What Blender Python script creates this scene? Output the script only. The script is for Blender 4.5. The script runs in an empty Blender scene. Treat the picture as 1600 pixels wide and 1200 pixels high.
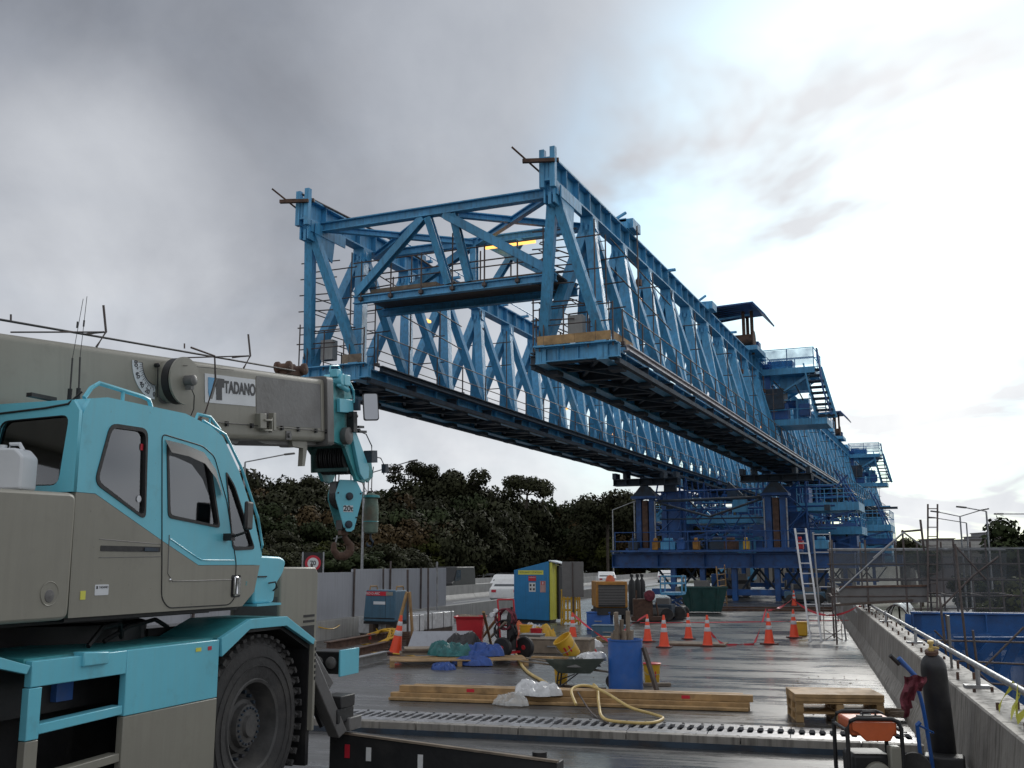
import bpy, math, random
from mathutils import Vector, Matrix, noise as mnoise
random.seed(7)
R = math.radians
V = Vector
scene = bpy.context.scene
col = scene.collection

# ------------------------------------------------------------------ camera
FPX = 1600.0                       # focal length in pixels of a 1600 px wide picture
EYE = V((0, 0, 2.2))
YAW = R(23.47)
PITCH = math.atan(280 / 1600)
FWD = V((-math.sin(YAW) * math.cos(PITCH), math.cos(YAW) * math.cos(PITCH), math.sin(PITCH)))
RGT = V((math.cos(YAW), math.sin(YAW), 0))
UPV = RGT.cross(FWD)
cam_data = bpy.data.cameras.new('camera')
cam = bpy.data.objects.new('camera', cam_data)
col.objects.link(cam)
cam.matrix_world = Matrix.Translation(EYE) @ Matrix((RGT, UPV, -FWD)).transposed().to_4x4()
cam_data.sensor_width = 36
cam_data.lens = 36 * FPX / 1600
cam_data.clip_start = 0.1
cam_data.clip_end = 6000
scene.camera = cam

# survey helpers: turn a sighting into a point on the ground, on a plane Y = const, or at a distance
def ray(x, y):
    return FWD + RGT * ((x - 800) / FPX) - UPV * ((y - 600) / FPX)
def gp(x, y, z=0.0):
    d = ray(x, y)
    return EYE + d * ((z - EYE.z) / d.z)
def aty(x, y, Y):
    d = ray(x, y)
    return EYE + d * (Y / d.y)
def atd(x, y, dep):
    return EYE + ray(x, y) * dep

# ------------------------------------------------------------------ light
SUN_AZ_DIR = ray(1400, 120).normalized()
SUN_EL = math.asin(SUN_AZ_DIR.z)
scene.view_settings.view_transform = 'Standard'
scene.view_settings.look = 'None'
scene.view_settings.exposure = 0.47
scene.view_settings.gamma = 1.0
scene.view_settings.use_curve_mapping = False

world = bpy.data.worlds.new('World')
scene.world = world
world.use_nodes = True
wn, wl = world.node_tree.nodes, world.node_tree.links
wn.clear()
def N(t, **k):
    n = wn.new(t)
    for a, b in k.items():
        setattr(n, a, b)
    return n
def wmath(op, a, b=None, c=None, clamp=False):
    n = N('ShaderNodeMath', operation=op, use_clamp=clamp)
    for i, s in enumerate((a, b, c)):
        if s is None: continue
        if isinstance(s, (int, float)): n.inputs[i].default_value = s
        else: wl.new(s, n.inputs[i])
    return n.outputs[0]
def wramp(fac, stops, interp='LINEAR'):
    n = N('ShaderNodeValToRGB'); n.color_ramp.interpolation = interp
    e = n.color_ramp.elements
    while len(e) < len(stops): e.new(0.5)
    for el, (p, c) in zip(e, stops):
        el.position = p; el.color = (c[0], c[1], c[2], 1) if hasattr(c, '__len__') else (c, c, c, 1)
    wl.new(fac, n.inputs[0]); return n.outputs[0]
sky = N('ShaderNodeTexSky', sky_type='NISHITA'); sky.sun_disc = False
sky.sun_elevation = SUN_EL
sky.sun_rotation = math.atan2(SUN_AZ_DIR.x, SUN_AZ_DIR.y)
tc = N('ShaderNodeTexCoord')
sep = N('ShaderNodeSeparateXYZ'); wl.new(tc.outputs['Generated'], sep.inputs[0])
zc = wmath('MAXIMUM', sep.outputs[2], 0.0)
zz = wmath('ADD', zc, 0.22)
# clouds lie on a layer: project the direction onto a plane
px = wmath('DIVIDE', sep.outputs[0], zz); py = wmath('DIVIDE', sep.outputs[1], zz)
cmb = N('ShaderNodeCombineXYZ'); wl.new(px, cmb.inputs[0]); wl.new(py, cmb.inputs[1])
def wnoise(vec, scale, detail, rough, dist=0.0, off=(0, 0, 0)):
    mp = N('ShaderNodeMapping'); mp.inputs['Location'].default_value = off
    wl.new(vec, mp.inputs[0])
    n = N('ShaderNodeTexNoise'); n.inputs['Scale'].default_value = scale; n.inputs['Detail'].default_value = detail
    n.inputs['Roughness'].default_value = rough; n.inputs['Distortion'].default_value = dist
    wl.new(mp.outputs[0], n.inputs['Vector']); return n.outputs['Fac']
n_big = wnoise(cmb.outputs[0], 0.55, 4, 0.5, 0.3, (3.1, 0.4, 0))
n_mid = wnoise(cmb.outputs[0], 1.7, 7, 0.58, 0.25, (1.3, 5.2, 0))
n_3d = wnoise(tc.outputs['Generated'], 5.0, 6, 0.55, 0.2, (0.7, 1.9, 3.3))
# the sun stands behind the cloud: brightness grows towards it; a dark bank of cloud stands to the upper left
def lobe(d, stops):
    n = N('ShaderNodeVectorMath', operation='DOT_PRODUCT'); wl.new(tc.outputs['Generated'], n.inputs[0]); n.inputs[1].default_value = d.normalized()
    return wramp(n.outputs['Value'], stops, 'EASE')
glow = lobe(SUN_AZ_DIR, [(0.0, 0.0), (0.72, 0.0), (0.84, 0.14), (0.93, 0.55), (0.985, 1.0), (1.0, 1.0)])
bank = lobe(ray(290, 200), [(0.0, 0.0), (0.74, 0.0), (0.86, 0.45), (0.94, 0.95), (1.0, 1.0)])
rift = lobe(ray(40, 400), [(0.0, 0.0), (0.975, 0.0), (0.996, 1.0), (1.0, 1.0)])
low = wramp(zc, [(0.0, 1.0), (0.10, 0.85), (0.20, 0.45), (0.32, 0.08), (0.45, 0.0)])
nlow = wmath('SUBTRACT', 1.0, low)
var = wmath('ADD', wmath('MULTIPLY', wmath('SUBTRACT', n_mid, 0.5), 0.75), wmath('MULTIPLY', wmath('SUBTRACT', n_big, 0.5), 0.55))
var2 = wmath('MULTIPLY', wmath('SUBTRACT', n_3d, 0.5), 1.0)
b = wmath('SUBTRACT', 0.60, wmath('MULTIPLY', bank, wmath('ADD', 0.09, wmath('MULTIPLY', nlow, 0.26))))
b = wmath('ADD', b, wmath('MULTIPLY', glow, 0.32))
b = wmath('ADD', b, wmath('MULTIPLY', low, 0.10))
b = wmath('ADD', b, wmath('MULTIPLY', rift, 0.22))
b = wmath('ADD', b, wmath('MULTIPLY', var, wmath('SUBTRACT', 0.44, wmath('ADD', wmath('MULTIPLY', bank, 0.24), wmath('MULTIPLY', glow, 0.24)))))
b = wmath('ADD', b, wmath('MULTIPLY', var2, wmath('ADD', 0.34, wmath('MULTIPLY', low, 0.95))), clamp=True)
cloud = wramp(b, [(0.0, (0.15, 0.16, 0.185)), (0.2, (0.215, 0.23, 0.265)), (0.40, (0.385, 0.405, 0.45)),
                  (0.62, (0.60, 0.625, 0.67)), (0.85, (0.84, 0.86, 0.89)), (1.0, (1.0, 1.01, 1.02))])
cs = N('ShaderNodeVectorMath', operation='SCALE'); wl.new(cloud, cs.inputs[0]); cs.inputs['Scale'].default_value = 7.3
# breaks in the cloud
n_hole = wnoise(cmb.outputs[0], 1.5, 5, 0.55, 0.4, (2.3, 2.9, 0))
hole = wramp(n_hole, [(0.0, 0), (0.42, 0), (0.56, 1.0), (1.0, 1.0)])
near_sun = lobe(ray(1380, 430), [(0.0, 0.05), (0.93, 0.05), (0.975, 1.0), (1.0, 1.0)])
hole = wmath('MULTIPLY', wmath('MULTIPLY', hole, near_sun), 0.7)
skyb = N('ShaderNodeVectorMath', operation='MULTIPLY'); wl.new(sky.outputs[0], skyb.inputs[0]); skyb.inputs[1].default_value = (0.46, 0.68, 0.84)
mix = N('ShaderNodeMix', data_type='RGBA'); wl.new(hole, mix.inputs['Factor']); wl.new(cs.outputs[0], mix.inputs['A']); wl.new(skyb.outputs[0], mix.inputs['B'])
bg = N('ShaderNodeBackground'); bg.inputs['Strength'].default_value = 0.10
wl.new(mix.outputs['Result'], bg.inputs['Color'])
wo = N('ShaderNodeOutputWorld'); wl.new(bg.outputs[0], wo.inputs[0])

sun_d = bpy.data.lights.new('sun', 'SUN'); sun = bpy.data.objects.new('sun', sun_d); col.objects.link(sun)
sun_d.energy = 0.7; sun_d.angle = R(18); sun_d.color = (1.0, 0.96, 0.9)
sun.rotation_euler = SUN_AZ_DIR.to_track_quat('Z', 'Y').to_euler()
sun.location = (0, 0, 60)

# ------------------------------------------------------------------ materials
MATS = {}
def mat(name, c, rough=0.6, metal=0.0, var=0.25, scale=3.0, bump=0.15, dirt=None, dirt_amt=0.0, streak=False, spec=0.5,
        emit=None, alpha=None, trans=0.0, coord='Object', bscale=None, fleck=None, fleck_amt=0.0):
    if name in MATS: return MATS[name]
    m = bpy.data.materials.new(name); m.use_nodes = True
    nt = m.node_tree; n, l = nt.nodes, nt.links
    p = n['Principled BSDF']
    p.inputs['Roughness'].default_value = rough; p.inputs['Metallic'].default_value = metal
    p.inputs['Specular IOR Level'].default_value = spec
    t = n.new('ShaderNodeTexCoord')
    vec = t.outputs[coord]
    ns = n.new('ShaderNodeTexNoise'); ns.inputs['Scale'].default_value = scale; ns.inputs['Detail'].default_value = 7
    ns.inputs['Roughness'].default_value = 0.6; l.new(vec, ns.inputs['Vector'])
    rp = n.new('ShaderNodeValToRGB'); e = rp.color_ramp.elements
    e[0].position = 0.3; e[1].position = 0.72
    e[0].color = (*[max(0, x * (1 - var)) for x in c], 1); e[1].color = (*[min(1, x * (1 + var)) for x in c], 1)
    l.new(ns.outputs['Fac'], rp.inputs[0]); out = rp.outputs[0]
    if dirt is not None:
        mp = n.new('ShaderNodeMapping'); l.new(vec, mp.inputs[0])
        if streak: mp.inputs['Scale'].default_value = (9, 9, 0.55)
        else: mp.inputs['Scale'].default_value = (2.2, 2.2, 2.2)
        n2 = n.new('ShaderNodeTexNoise'); n2.inputs['Scale'].default_value = 1.3; n2.inputs['Detail'].default_value = 8
        n2.inputs['Roughness'].default_value = 0.65; l.new(mp.outputs[0], n2.inputs['Vector'])
        r2 = n.new('ShaderNodeValToRGB'); r2.color_ramp.elements[0].position = 0.48; r2.color_ramp.elements[1].position = 0.72
        l.new(n2.outputs['Fac'], r2.inputs[0])
        mu = n.new('ShaderNodeMath'); mu.operation = 'MULTIPLY'; l.new(r2.outputs[0], mu.inputs[0]); mu.inputs[1].default_value = dirt_amt
        mx = n.new('ShaderNodeMix'); mx.data_type = 'RGBA'; l.new(mu.outputs[0], mx.inputs['Factor'])
        l.new(out, mx.inputs['A']); mx.inputs['B'].default_value = (*dirt, 1); out = mx.outputs['Result']
        ra = n.new('ShaderNodeMapRange'); l.new(mu.outputs[0], ra.inputs[0]); ra.inputs[3].default_value = rough; ra.inputs[4].default_value = min(1, rough + 0.3)
        l.new(ra.outputs[0], p.inputs['Roughness'])
    if fleck is not None:
        # chips, rust spots and smears: two scales of noise, cut hard
        for sc_, lo_, hi_, am in ((14.0, 0.66, 0.70, fleck_amt), (3.1, 0.56, 0.74, fleck_amt * 0.45)):
            n4 = n.new('ShaderNodeTexNoise'); n4.inputs['Scale'].default_value = sc_; n4.inputs['Detail'].default_value = 9
            n4.inputs['Roughness'].default_value = 0.7; l.new(vec, n4.inputs['Vector'])
            r4 = n.new('ShaderNodeMapRange'); r4.inputs[1].default_value = lo_; r4.inputs[2].default_value = hi_; r4.inputs[4].default_value = am
            l.new(n4.outputs['Fac'], r4.inputs[0])
            m4 = n.new('ShaderNodeMix'); m4.data_type = 'RGBA'; l.new(r4.outputs[0], m4.inputs['Factor']); l.new(out, m4.inputs['A'])
            m4.inputs['B'].default_value = (*fleck, 1); out = m4.outputs['Result']
    l.new(out, p.inputs['Base Color'])
    if bump:
        n3 = n.new('ShaderNodeTexNoise'); n3.inputs['Scale'].default_value = bscale or scale * 6; n3.inputs['Detail'].default_value = 5
        l.new(vec, n3.inputs['Vector'])
        bp = n.new('ShaderNodeBump'); bp.inputs['Strength'].default_value = bump; bp.inputs['Distance'].default_value = 0.02
        l.new(n3.outputs['Fac'], bp.inputs['Height']); l.new(bp.outputs[0], p.inputs['Normal'])
    if emit: p.inputs['Emission Color'].default_value = (*emit[0], 1); p.inputs['Emission Strength'].default_value = emit[1]
    if alpha is not None: p.inputs['Alpha'].default_value = alpha
    if trans: p.inputs['Transmission Weight'].default_value = trans
    MATS[name] = m; return m

GRIME = (0.05, 0.045, 0.04)
M = dict(
    gblue=mat('gantry_blue_paint', (0.085, 0.345, 0.59), 0.40, var=0.30, scale=0.8, dirt=(0.06, 0.10, 0.16), dirt_amt=0.6, streak=True, fleck=(0.10, 0.05, 0.03), fleck_amt=0.8),
    gblue2=mat('deep_blue_paint', (0.018, 0.09, 0.28), 0.45, var=0.35, scale=1.0, dirt=(0.05, 0.04, 0.04), dirt_amt=0.6, fleck=(0.10, 0.05, 0.03), fleck_amt=0.8),
    gdark=mat('grimy_steel', (0.03, 0.05, 0.075), 0.6, var=0.4, dirt=(0.07, 0.045, 0.03), dirt_amt=0.6),
    rust=mat('rusty_steel', (0.11, 0.06, 0.04), 0.75, var=0.45, scale=6, dirt=(0.04, 0.03, 0.03), dirt_amt=0.6),
    galv=mat('galvanised_tube', (0.36, 0.37, 0.38), 0.45, metal=0.7, var=0.25, scale=5, dirt=(0.16, 0.10, 0.06), dirt_amt=0.5),
    tube=mat('weathered_scaffold_tube', (0.12, 0.10, 0.095), 0.6, metal=0.4, var=0.35, scale=5, dirt=(0.12, 0.06, 0.035), dirt_amt=0.5),
    rail=mat('bright_rail_steel', (0.42, 0.40, 0.42), 0.32, metal=0.6, var=0.25, dirt=(0.12, 0.07, 0.07), dirt_amt=0.6),
    wood=mat('raw_timber', (0.40, 0.25, 0.11), 0.6, var=0.35, scale=4, dirt=(0.11, 0.07, 0.04), dirt_amt=0.65),
    wood_g=mat('weathered_timber', (0.24, 0.19, 0.14), 0.75, var=0.35, scale=4, dirt=(0.08, 0.06, 0.05), dirt_amt=0.7),
    wood_d=mat('dark_wet_timber', (0.085, 0.06, 0.045), 0.5, var=0.4, scale=4),
    teal=mat('teal_paint', (0.165, 0.58, 0.71), 0.28, var=0.08, scale=1.0, bump=0.02, fleck=(0.10, 0.11, 0.10), fleck_amt=0.55, dirt=(0.24, 0.46, 0.50), dirt_amt=0.22, streak=True),
    teal_d=mat('grimy_teal_paint', (0.06, 0.34, 0.37), 0.42, var=0.22, scale=3, dirt=(0.05, 0.08, 0.07), dirt_amt=0.75),
    cgrey=mat('crane_grey_paint', (0.275, 0.262, 0.215), 0.38, var=0.09, scale=1.0, bump=0.02, fleck=(0.09, 0.08, 0.07), fleck_amt=0.5, dirt=(0.20, 0.19, 0.165), dirt_amt=0.35, streak=True),
    cgrey2=mat('darker_grey_paint', (0.15, 0.145, 0.14), 0.42, var=0.12, dirt=(0.10, 0.09, 0.08), dirt_amt=0.5),
    black=mat('black_parts', (0.016, 0.016, 0.017), 0.5, var=0.35, dirt=(0.05, 0.045, 0.04), dirt_amt=0.4),
    tyre=mat('muddy_rubber', (0.045, 0.043, 0.042), 0.82, var=0.3, scale=5, bump=0.35, dirt=(0.10, 0.092, 0.082), dirt_amt=0.6),
    conc=mat('old_concrete', (0.27, 0.25, 0.22), 0.6, var=0.25, scale=1.8, bump=0.35, dirt=(0.075, 0.065, 0.055), dirt_amt=0.95, streak=True, fleck=(0.10, 0.085, 0.07), fleck_amt=0.6),
    conc_l=mat('pale_concrete', (0.40, 0.39, 0.37), 0.65, var=0.15, scale=1.5, bump=0.25, dirt=(0.2, 0.19, 0.17), dirt_amt=0.5, streak=True),
    panel=mat('grey_wind_panel', (0.35, 0.36, 0.39), 0.55, var=0.08, scale=0.8, bump=0.05, dirt=(0.25, 0.25, 0.26), dirt_amt=0.5, streak=True),
    steel=mat('wet_joint_steel', (0.35, 0.35, 0.36), 0.3, metal=0.5, var=0.3, scale=8, dirt=(0.1, 0.09, 0.08), dirt_amt=0.6),
    white=mat('white_paint', (0.75, 0.75, 0.74), 0.4, var=0.06, dirt=(0.4, 0.38, 0.35), dirt_amt=0.4),
    plastic_w=mat('white_plastic', (0.68, 0.70, 0.72), 0.35, var=0.06, bump=0.03),
    orange=mat('cone_orange', (0.88, 0.075, 0.02), 0.45, var=0.12, bump=0.03, dirt=(0.3, 0.08, 0.05), dirt_amt=0.35),
    red=mat('red_plastic', (0.50, 0.02, 0.03), 0.4, var=0.15, bump=0.05, dirt=(0.2, 0.03, 0.03), dirt_amt=0.4),
    pink=mat('barrier_tape', (0.65, 0.06, 0.08), 0.5, var=0.2),
    yellow=mat('yellow_plastic', (0.68, 0.40, 0.03), 0.4, var=0.12, bump=0.05, dirt=(0.25, 0.17, 0.06), dirt_amt=0.5),
    yellow_h=mat('yellow_hose', (0.62, 0.45, 0.16), 0.5, var=0.18, dirt=(0.3, 0.22, 0.1), dirt_amt=0.4),
    yel=mat('pale_yellow', (0.72, 0.70, 0.10), 0.4, var=0.08),
    blue=mat('blue_plastic', (0.025, 0.12, 0.42), 0.38, var=0.2, bump=0.05, dirt=(0.10, 0.13, 0.2), dirt_amt=0.55),
    booth=mat('booth_blue', (0.02, 0.22, 0.48), 0.45, var=0.1, bump=0.05, dirt=(0.03, 0.14, 0.3), dirt_amt=0.5, streak=True),
    machine=mat('slate_blue_paint', (0.07, 0.15, 0.22), 0.4, var=0.12, dirt=(0.05, 0.06, 0.07), dirt_amt=0.4, streak=True),
    green=mat('green_paint', (0.015, 0.07, 0.065), 0.5, var=0.3, dirt=GRIME, dirt_amt=0.4),
    barrow=mat('muddy_green_steel', (0.08, 0.10, 0.085), 0.6, var=0.3, dirt=(0.2, 0.19, 0.17), dirt_amt=0.5),
    road=mat('asphalt', (0.10, 0.10, 0.105), 0.45, var=0.15, scale=0.4, bump=0.1, dirt=(0.16, 0.16, 0.16), dirt_amt=0.5),
    chrome=mat('chrome', (0.7, 0.7, 0.72), 0.12, metal=1.0, var=0.05, bump=0.0),
    mirror=mat('mirror_glass', (0.35, 0.36, 0.38), 0.05, metal=1.0, var=0.05, bump=0.0),
    lamp_o=mat('lit_orange_lamp', (1.0, 0.5, 0.15), 0.4, emit=((1.0, 0.45, 0.10), 1.6), bump=0),
    text_k=mat('black_lettering', (0.03, 0.03, 0.035), 0.5, var=0.05, bump=0),
    text_b=mat('sign_blue', (0.10, 0.36, 0.62), 0.4, var=0.05, bump=0),
    text_r=mat('sign_red', (0.55, 0.02, 0.04), 0.4, var=0.08, bump=0),
    bark=mat('bark', (0.08, 0.065, 0.05), 0.85, var=0.3),
    sheet_w=mat('crumpled_plastic_sheet', (0.62, 0.62, 0.62), 0.22, var=0.2, scale=8, bump=0.6, bscale=14),
    tarp_b=mat('blue_tarpaulin', (0.02, 0.07, 0.28), 0.4, var=0.3, scale=5, bump=0.6, bscale=10),
    tarp_g=mat('green_tarpaulin', (0.015, 0.13, 0.13), 0.4, var=0.35, scale=5, bump=0.6, bscale=10),
    tarp_k=mat('dark_tarpaulin', (0.03, 0.028, 0.03), 0.5, var=0.35, scale=5, bump=0.6, bscale=10),
    cloth=mat('maroon_cloth', (0.17, 0.035, 0.05), 0.85, var=0.5, scale=9, bump=0.4),
    scoop=mat('faded_orange_paint', (0.62, 0.13, 0.04), 0.35, var=0.18, dirt=(0.3, 0.1, 0.06), dirt_amt=0.5),
)

def glass_mat(name, tint, alpha, rough=0.04):
    m = bpy.data.materials.new(name); m.use_nodes = True
    n, l = m.node_tree.nodes, m.node_tree.links
    n.remove(n['Principled BSDF'])
    out = n['Material Output']
    tr = n.new('ShaderNodeBsdfTransparent'); tr.inputs[0].default_value = (*tint, 1)
    gl = n.new('ShaderNodeBsdfGlossy'); gl.inputs['Roughness'].default_value = rough; gl.inputs[0].default_value = (0.9, 0.92, 0.95, 1)
    fr = n.new('ShaderNodeFresnel'); fr.inputs[0].default_value = 1.5
    ma = n.new('ShaderNodeMath'); ma.operation = 'ADD'; ma.use_clamp = True; l.new(fr.outputs[0], ma.inputs[0]); ma.inputs[1].default_value = alpha
    mx = n.new('ShaderNodeMixShader'); l.new(ma.outputs[0], mx.inputs[0]); l.new(tr.outputs[0], mx.inputs[1]); l.new(gl.outputs[0], mx.inputs[2])
    l.new(mx.outputs[0], out.inputs[0]); MATS[name] = m; return m
M['smoke'] = mat('smoked_visor', (0.05, 0.055, 0.06), 0.55, alpha=0.8, bump=0)
M['glass'] = glass_mat('tinted_cab_glass', (0.66, 0.68, 0.68), 0.16)
M['glass_rear'] = glass_mat('dark_rear_glass', (0.22, 0.22, 0.23), 0.10)

def net_mat(name, c, cover, rough=0.8, sc=30):
    """debris netting: real cover broken up by noise, so what stands behind shows through"""
    m = bpy.data.materials.new(name); m.use_nodes = True
    n, l = m.node_tree.nodes, m.node_tree.links
    p = n['Principled BSDF']; p.inputs['Base Color'].default_value = (*c, 1); p.inputs['Roughness'].default_value = rough
    t = n.new('ShaderNodeTexCoord'); ns = n.new('ShaderNodeTexNoise'); ns.inputs['Scale'].default_value = 1.5; ns.inputs['Detail'].default_value = 6
    l.new(t.outputs['Object'], ns.inputs['Vector'])
    mr = n.new('ShaderNodeMapRange'); mr.inputs[1].default_value = 0.3; mr.inputs[2].default_value = 0.7
    mr.inputs[3].default_value = cover - 0.15; mr.inputs[4].default_value = cover + 0.15; l.new(ns.outputs['Fac'], mr.inputs[0])
    l.new(mr.outputs[0], p.inputs['Alpha']); MATS[name] = m; return m
M['net'] = net_mat('grey_debris_net', (0.10, 0.11, 0.12), 0.40)
M['net_b'] = net_mat('blue_shade_net', (0.02, 0.12, 0.36), 0.84)
M['net_c'] = net_mat('thin_blue_net', (0.02, 0.12, 0.36), 0.34)
M['amber'] = mat('dirty_amber_paint', (0.42, 0.19, 0.03), 0.5, var=.3, dirt=(.1, .06, .03), dirt_amt=.6)
M['film'] = net_mat('clear_plastic_film', (0.7, 0.7, 0.68), 0.45, 0.2)

def leaf_mat(name, c):
    m = bpy.data.materials.new(name); m.use_nodes = True
    n, l = m.node_tree.nodes, m.node_tree.links; p = n['Principled BSDF']; p.inputs['Roughness'].default_value = 0.7
    p.inputs['Specular IOR Level'].default_value = 0.08
    t = n.new('ShaderNodeTexCoord'); ns = n.new('ShaderNodeTexNoise'); ns.inputs['Scale'].default_value = 0.55; ns.inputs['Detail'].default_value = 6
    l.new(t.outputs['Object'], ns.inputs['Vector'])
    oi = n.new('ShaderNodeObjectInfo')
    rp = n.new('ShaderNodeValToRGB'); e = rp.color_ramp.elements
    e[0].position = 0.32; e[0].color = (*[x * 0.62 for x in c], 1); e[1].position = 0.7; e[1].color = (*[x * 1.35 for x in c], 1)
    l.new(ns.outputs['Fac'], rp.inputs[0])
    hs = n.new('ShaderNodeHueSaturation'); mr = n.new('ShaderNodeMapRange'); mr.inputs[3].default_value = 0.7; mr.inputs[4].default_value = 1.35
    l.new(oi.outputs['Random'], mr.inputs[0]); l.new(mr.outputs[0], hs.inputs['Value']); l.new(rp.outputs[0], hs.inputs['Color'])
    l.new(hs.outputs[0], p.inputs['Base Color']); MATS[name] = m; return m
M['leaf'] = leaf_mat('dark_bush_leaves', (0.040, 0.042, 0.022))
M['leaf_o'] = leaf_mat('rusty_tipped_leaves', (0.066, 0.046, 0.022))
M['leaf_y'] = leaf_mat('olive_leaves', (0.060, 0.066, 0.018))
M['leaf_g'] = leaf_mat('green_leaves', (0.042, 0.054, 0.024))

# ------------------------------------------------------------------ mesh helpers
def chain_matrix(o):
    m = Matrix.Identity(4)
    while o is not None:
        m = Matrix.LocRotScale(o.location, o.rotation_euler.to_quaternion(), o.scale) @ m
        o = o.parent
    return m
class MB:
    def __init__(s): s.v = []; s.f = []
    def add(s, vs, fs):
        b = len(s.v); s.v += [tuple(x) for x in vs]; s.f += [tuple(b + i for i in f) for f in fs]; return s
    def box(s, c, d, rz=0.0, rot=None):
        c = V(c); hx, hy, hz = d[0] / 2, d[1] / 2, d[2] / 2
        m = rot if rot is not None else Matrix.Rotation(rz, 3, 'Z')
        vs = [c + m @ V((x * hx, y * hy, z * hz)) for z in (-1, 1) for y in (-1, 1) for x in (-1, 1)]
        return s.add(vs, [(0, 2, 3, 1), (4, 5, 7, 6), (0, 1, 5, 4), (2, 6, 7, 3), (0, 4, 6, 2), (1, 3, 7, 5)])
    def frame(s, p, q, up=(0, 0, 1)):
        p, q = V(p), V(q); d = (q - p).normalized(); u = V(up)
        if abs(d.dot(u.normalized())) > 0.98: u = V((0, 1, 0)) if abs(d.y) < 0.9 else V((1, 0, 0))
        x = d.cross(u).normalized(); z = x.cross(d).normalized(); return p, q, d, x, z
    def beam(s, p, q, w, h, up=(0, 0, 1)):
        p, q, d, x, z = s.frame(p, q, up)
        vs = [b + x * (i * w / 2) + z * (j * h / 2) for b in (p, q) for i, j in ((-1, -1), (1, -1), (1, 1), (-1, 1))]
        return s.add(vs, [(0, 1, 2, 3), (7, 6, 5, 4), (0, 4, 5, 1), (1, 5, 6, 2), (2, 6, 7, 3), (3, 7, 4, 0)])
    def ibeam(s, p, q, w, h, t=0.04, up=(0, 0, 1), stiff=0.0):
        p, q, d, x, z = s.frame(p, q, up)
        for k in (-1, 1): s.beam(p + z * k * (h / 2 - t / 2), q + z * k * (h / 2 - t / 2), w, t, up)
        s.beam(p, q, t, h - 2 * t - 0.002, up)
        if stiff:
            L = (q - p).length; n = max(1, int(L / stiff))
            for i in range(n + 1):
                c = p + d * (0.03 + (L - 0.06) * i / n)
                for sg in (-1, 1):
                    a = c + x * sg * (t / 2 + (w - t) / 4 - 0.002)
                    s.beam(a - d * 0.012, a + d * 0.012, (w - t) / 2 - 0.012, h - 2 * t - 0.004, up)
        return s
    def tube(s, p, q, r, n=8, r2=None, cap=True):
        p, q, d, x, z = s.frame(p, q); r2 = r if r2 is None else r2
        vs = [b + (x * math.cos(a) + z * math.sin(a)) * rr for b, rr in ((p, r), (q, r2)) for a in [2 * math.pi * i / n for i in range(n)]]
        fs = [(i, (i + 1) % n, n + (i + 1) % n, n + i) for i in range(n)]
        if cap: fs += [tuple(range(n))[::-1], tuple(range(n, 2 * n))]
        return s.add(vs, fs)
    def path(s, pts, r, n=6):
        pts = [V(p) for p in pts]; rings = []; vs = []
        for i, p in enumerate(pts):
            d = (pts[min(i + 1, len(pts) - 1)] - pts[max(i - 1, 0)]).normalized()
            u = V((0, 0, 1)) if abs(d.z) < 0.9 else V((1, 0, 0))
            x = d.cross(u).normalized(); z = x.cross(d)
            vs += [p + (x * math.cos(a) + z * math.sin(a)) * r for a in [2 * math.pi * k / n for k in range(n)]]
        fs = [(i * n + k, i * n + (k + 1) % n, (i + 1) * n + (k + 1) % n, (i + 1) * n + k) for i in range(len(pts) - 1) for k in range(n)]
        fs += [tuple(range(n))[::-1], tuple((len(pts) - 1) * n + k for k in range(n))]
        return s.add(vs, fs)
    def lathe(s, c, prof, n=24, axis='Z', a0=0.0, closed=False, cap0=True):
        """prof = [(radius, height)]"""
        c = V(c); vs = []
        for r, h in prof:
            for i in range(n):
                a = a0 + 2 * math.pi * i / n; u, w = math.cos(a) * r, math.sin(a) * r
                vs.append(c + (V((u, w, h)) if axis == 'Z' else V((h, u, w)) if axis == 'X' else V((u, h, w))))
        fs = [(k * n + i, k * n + (i + 1) % n, (k + 1) * n + (i + 1) % n, (k + 1) * n + i) for k in range(len(prof) - 1) for i in range(n)]
        K = len(prof) - 1
        if closed: fs += [(K * n + i, K * n + (i + 1) % n, (i + 1) % n, i) for i in range(n)]
        if cap0 and not closed and prof[0][0] > 1e-4: fs.append(tuple(range(n))[::-1])
        if not closed and prof[-1][0] > 1e-4: fs.append(tuple((len(prof) - 1) * n + i for i in range(n)))
        return s.add(vs, fs)
    def prism(s, poly, fn0, fn1):
        """poly = 2D outline; fn0/fn1 map it onto the two end faces"""
        n = len(poly)
        vs = [fn0(*p) for p in poly] + [fn1(*p) for p in poly]
        fs = [tuple(range(n)), tuple(range(2 * n - 1, n - 1, -1))] + [(i, n + i, n + (i + 1) % n, (i + 1) % n) for i in range(n)]
        return s.add(vs, fs)
    def ring(s, outer, inner, fn0, fn1):
        """frame between two outlines with the same number of points"""
        n = len(outer)
        vs = [fn0(*p) for p in outer] + [fn0(*p) for p in inner] + [fn1(*p) for p in outer] + [fn1(*p) for p in inner]
        fs = []
        for i in range(n):
            j = (i + 1) % n
            fs += [(i, j, n + j, n + i), (2 * n + j, 2 * n + i, 3 * n + i, 3 * n + j), (j, i, 2 * n + i, 2 * n + j), (n + i, n + j, 3 * n + j, 3 * n + i)]
        return s.add(vs, fs)
    def mesh(s, name, material, smooth=True, M4=None, fix=True):
        me = bpy.data.meshes.new(name)
        vs = s.v if M4 is None else [tuple(M4 @ V(p)) for p in s.v]
        me.from_pydata(vs, [], s.f)
        if fix:
            import bmesh
            bm = bmesh.new(); bm.from_mesh(me); bmesh.ops.recalc_face_normals(bm, faces=bm.faces); bm.to_mesh(me); bm.free()
        me.materials.append(material)
        if smooth:
            me.polygons.foreach_set('use_smooth', [True] * len(me.polygons)); me.set_sharp_from_angle(angle=R(38))
        me.update(); return me
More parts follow.
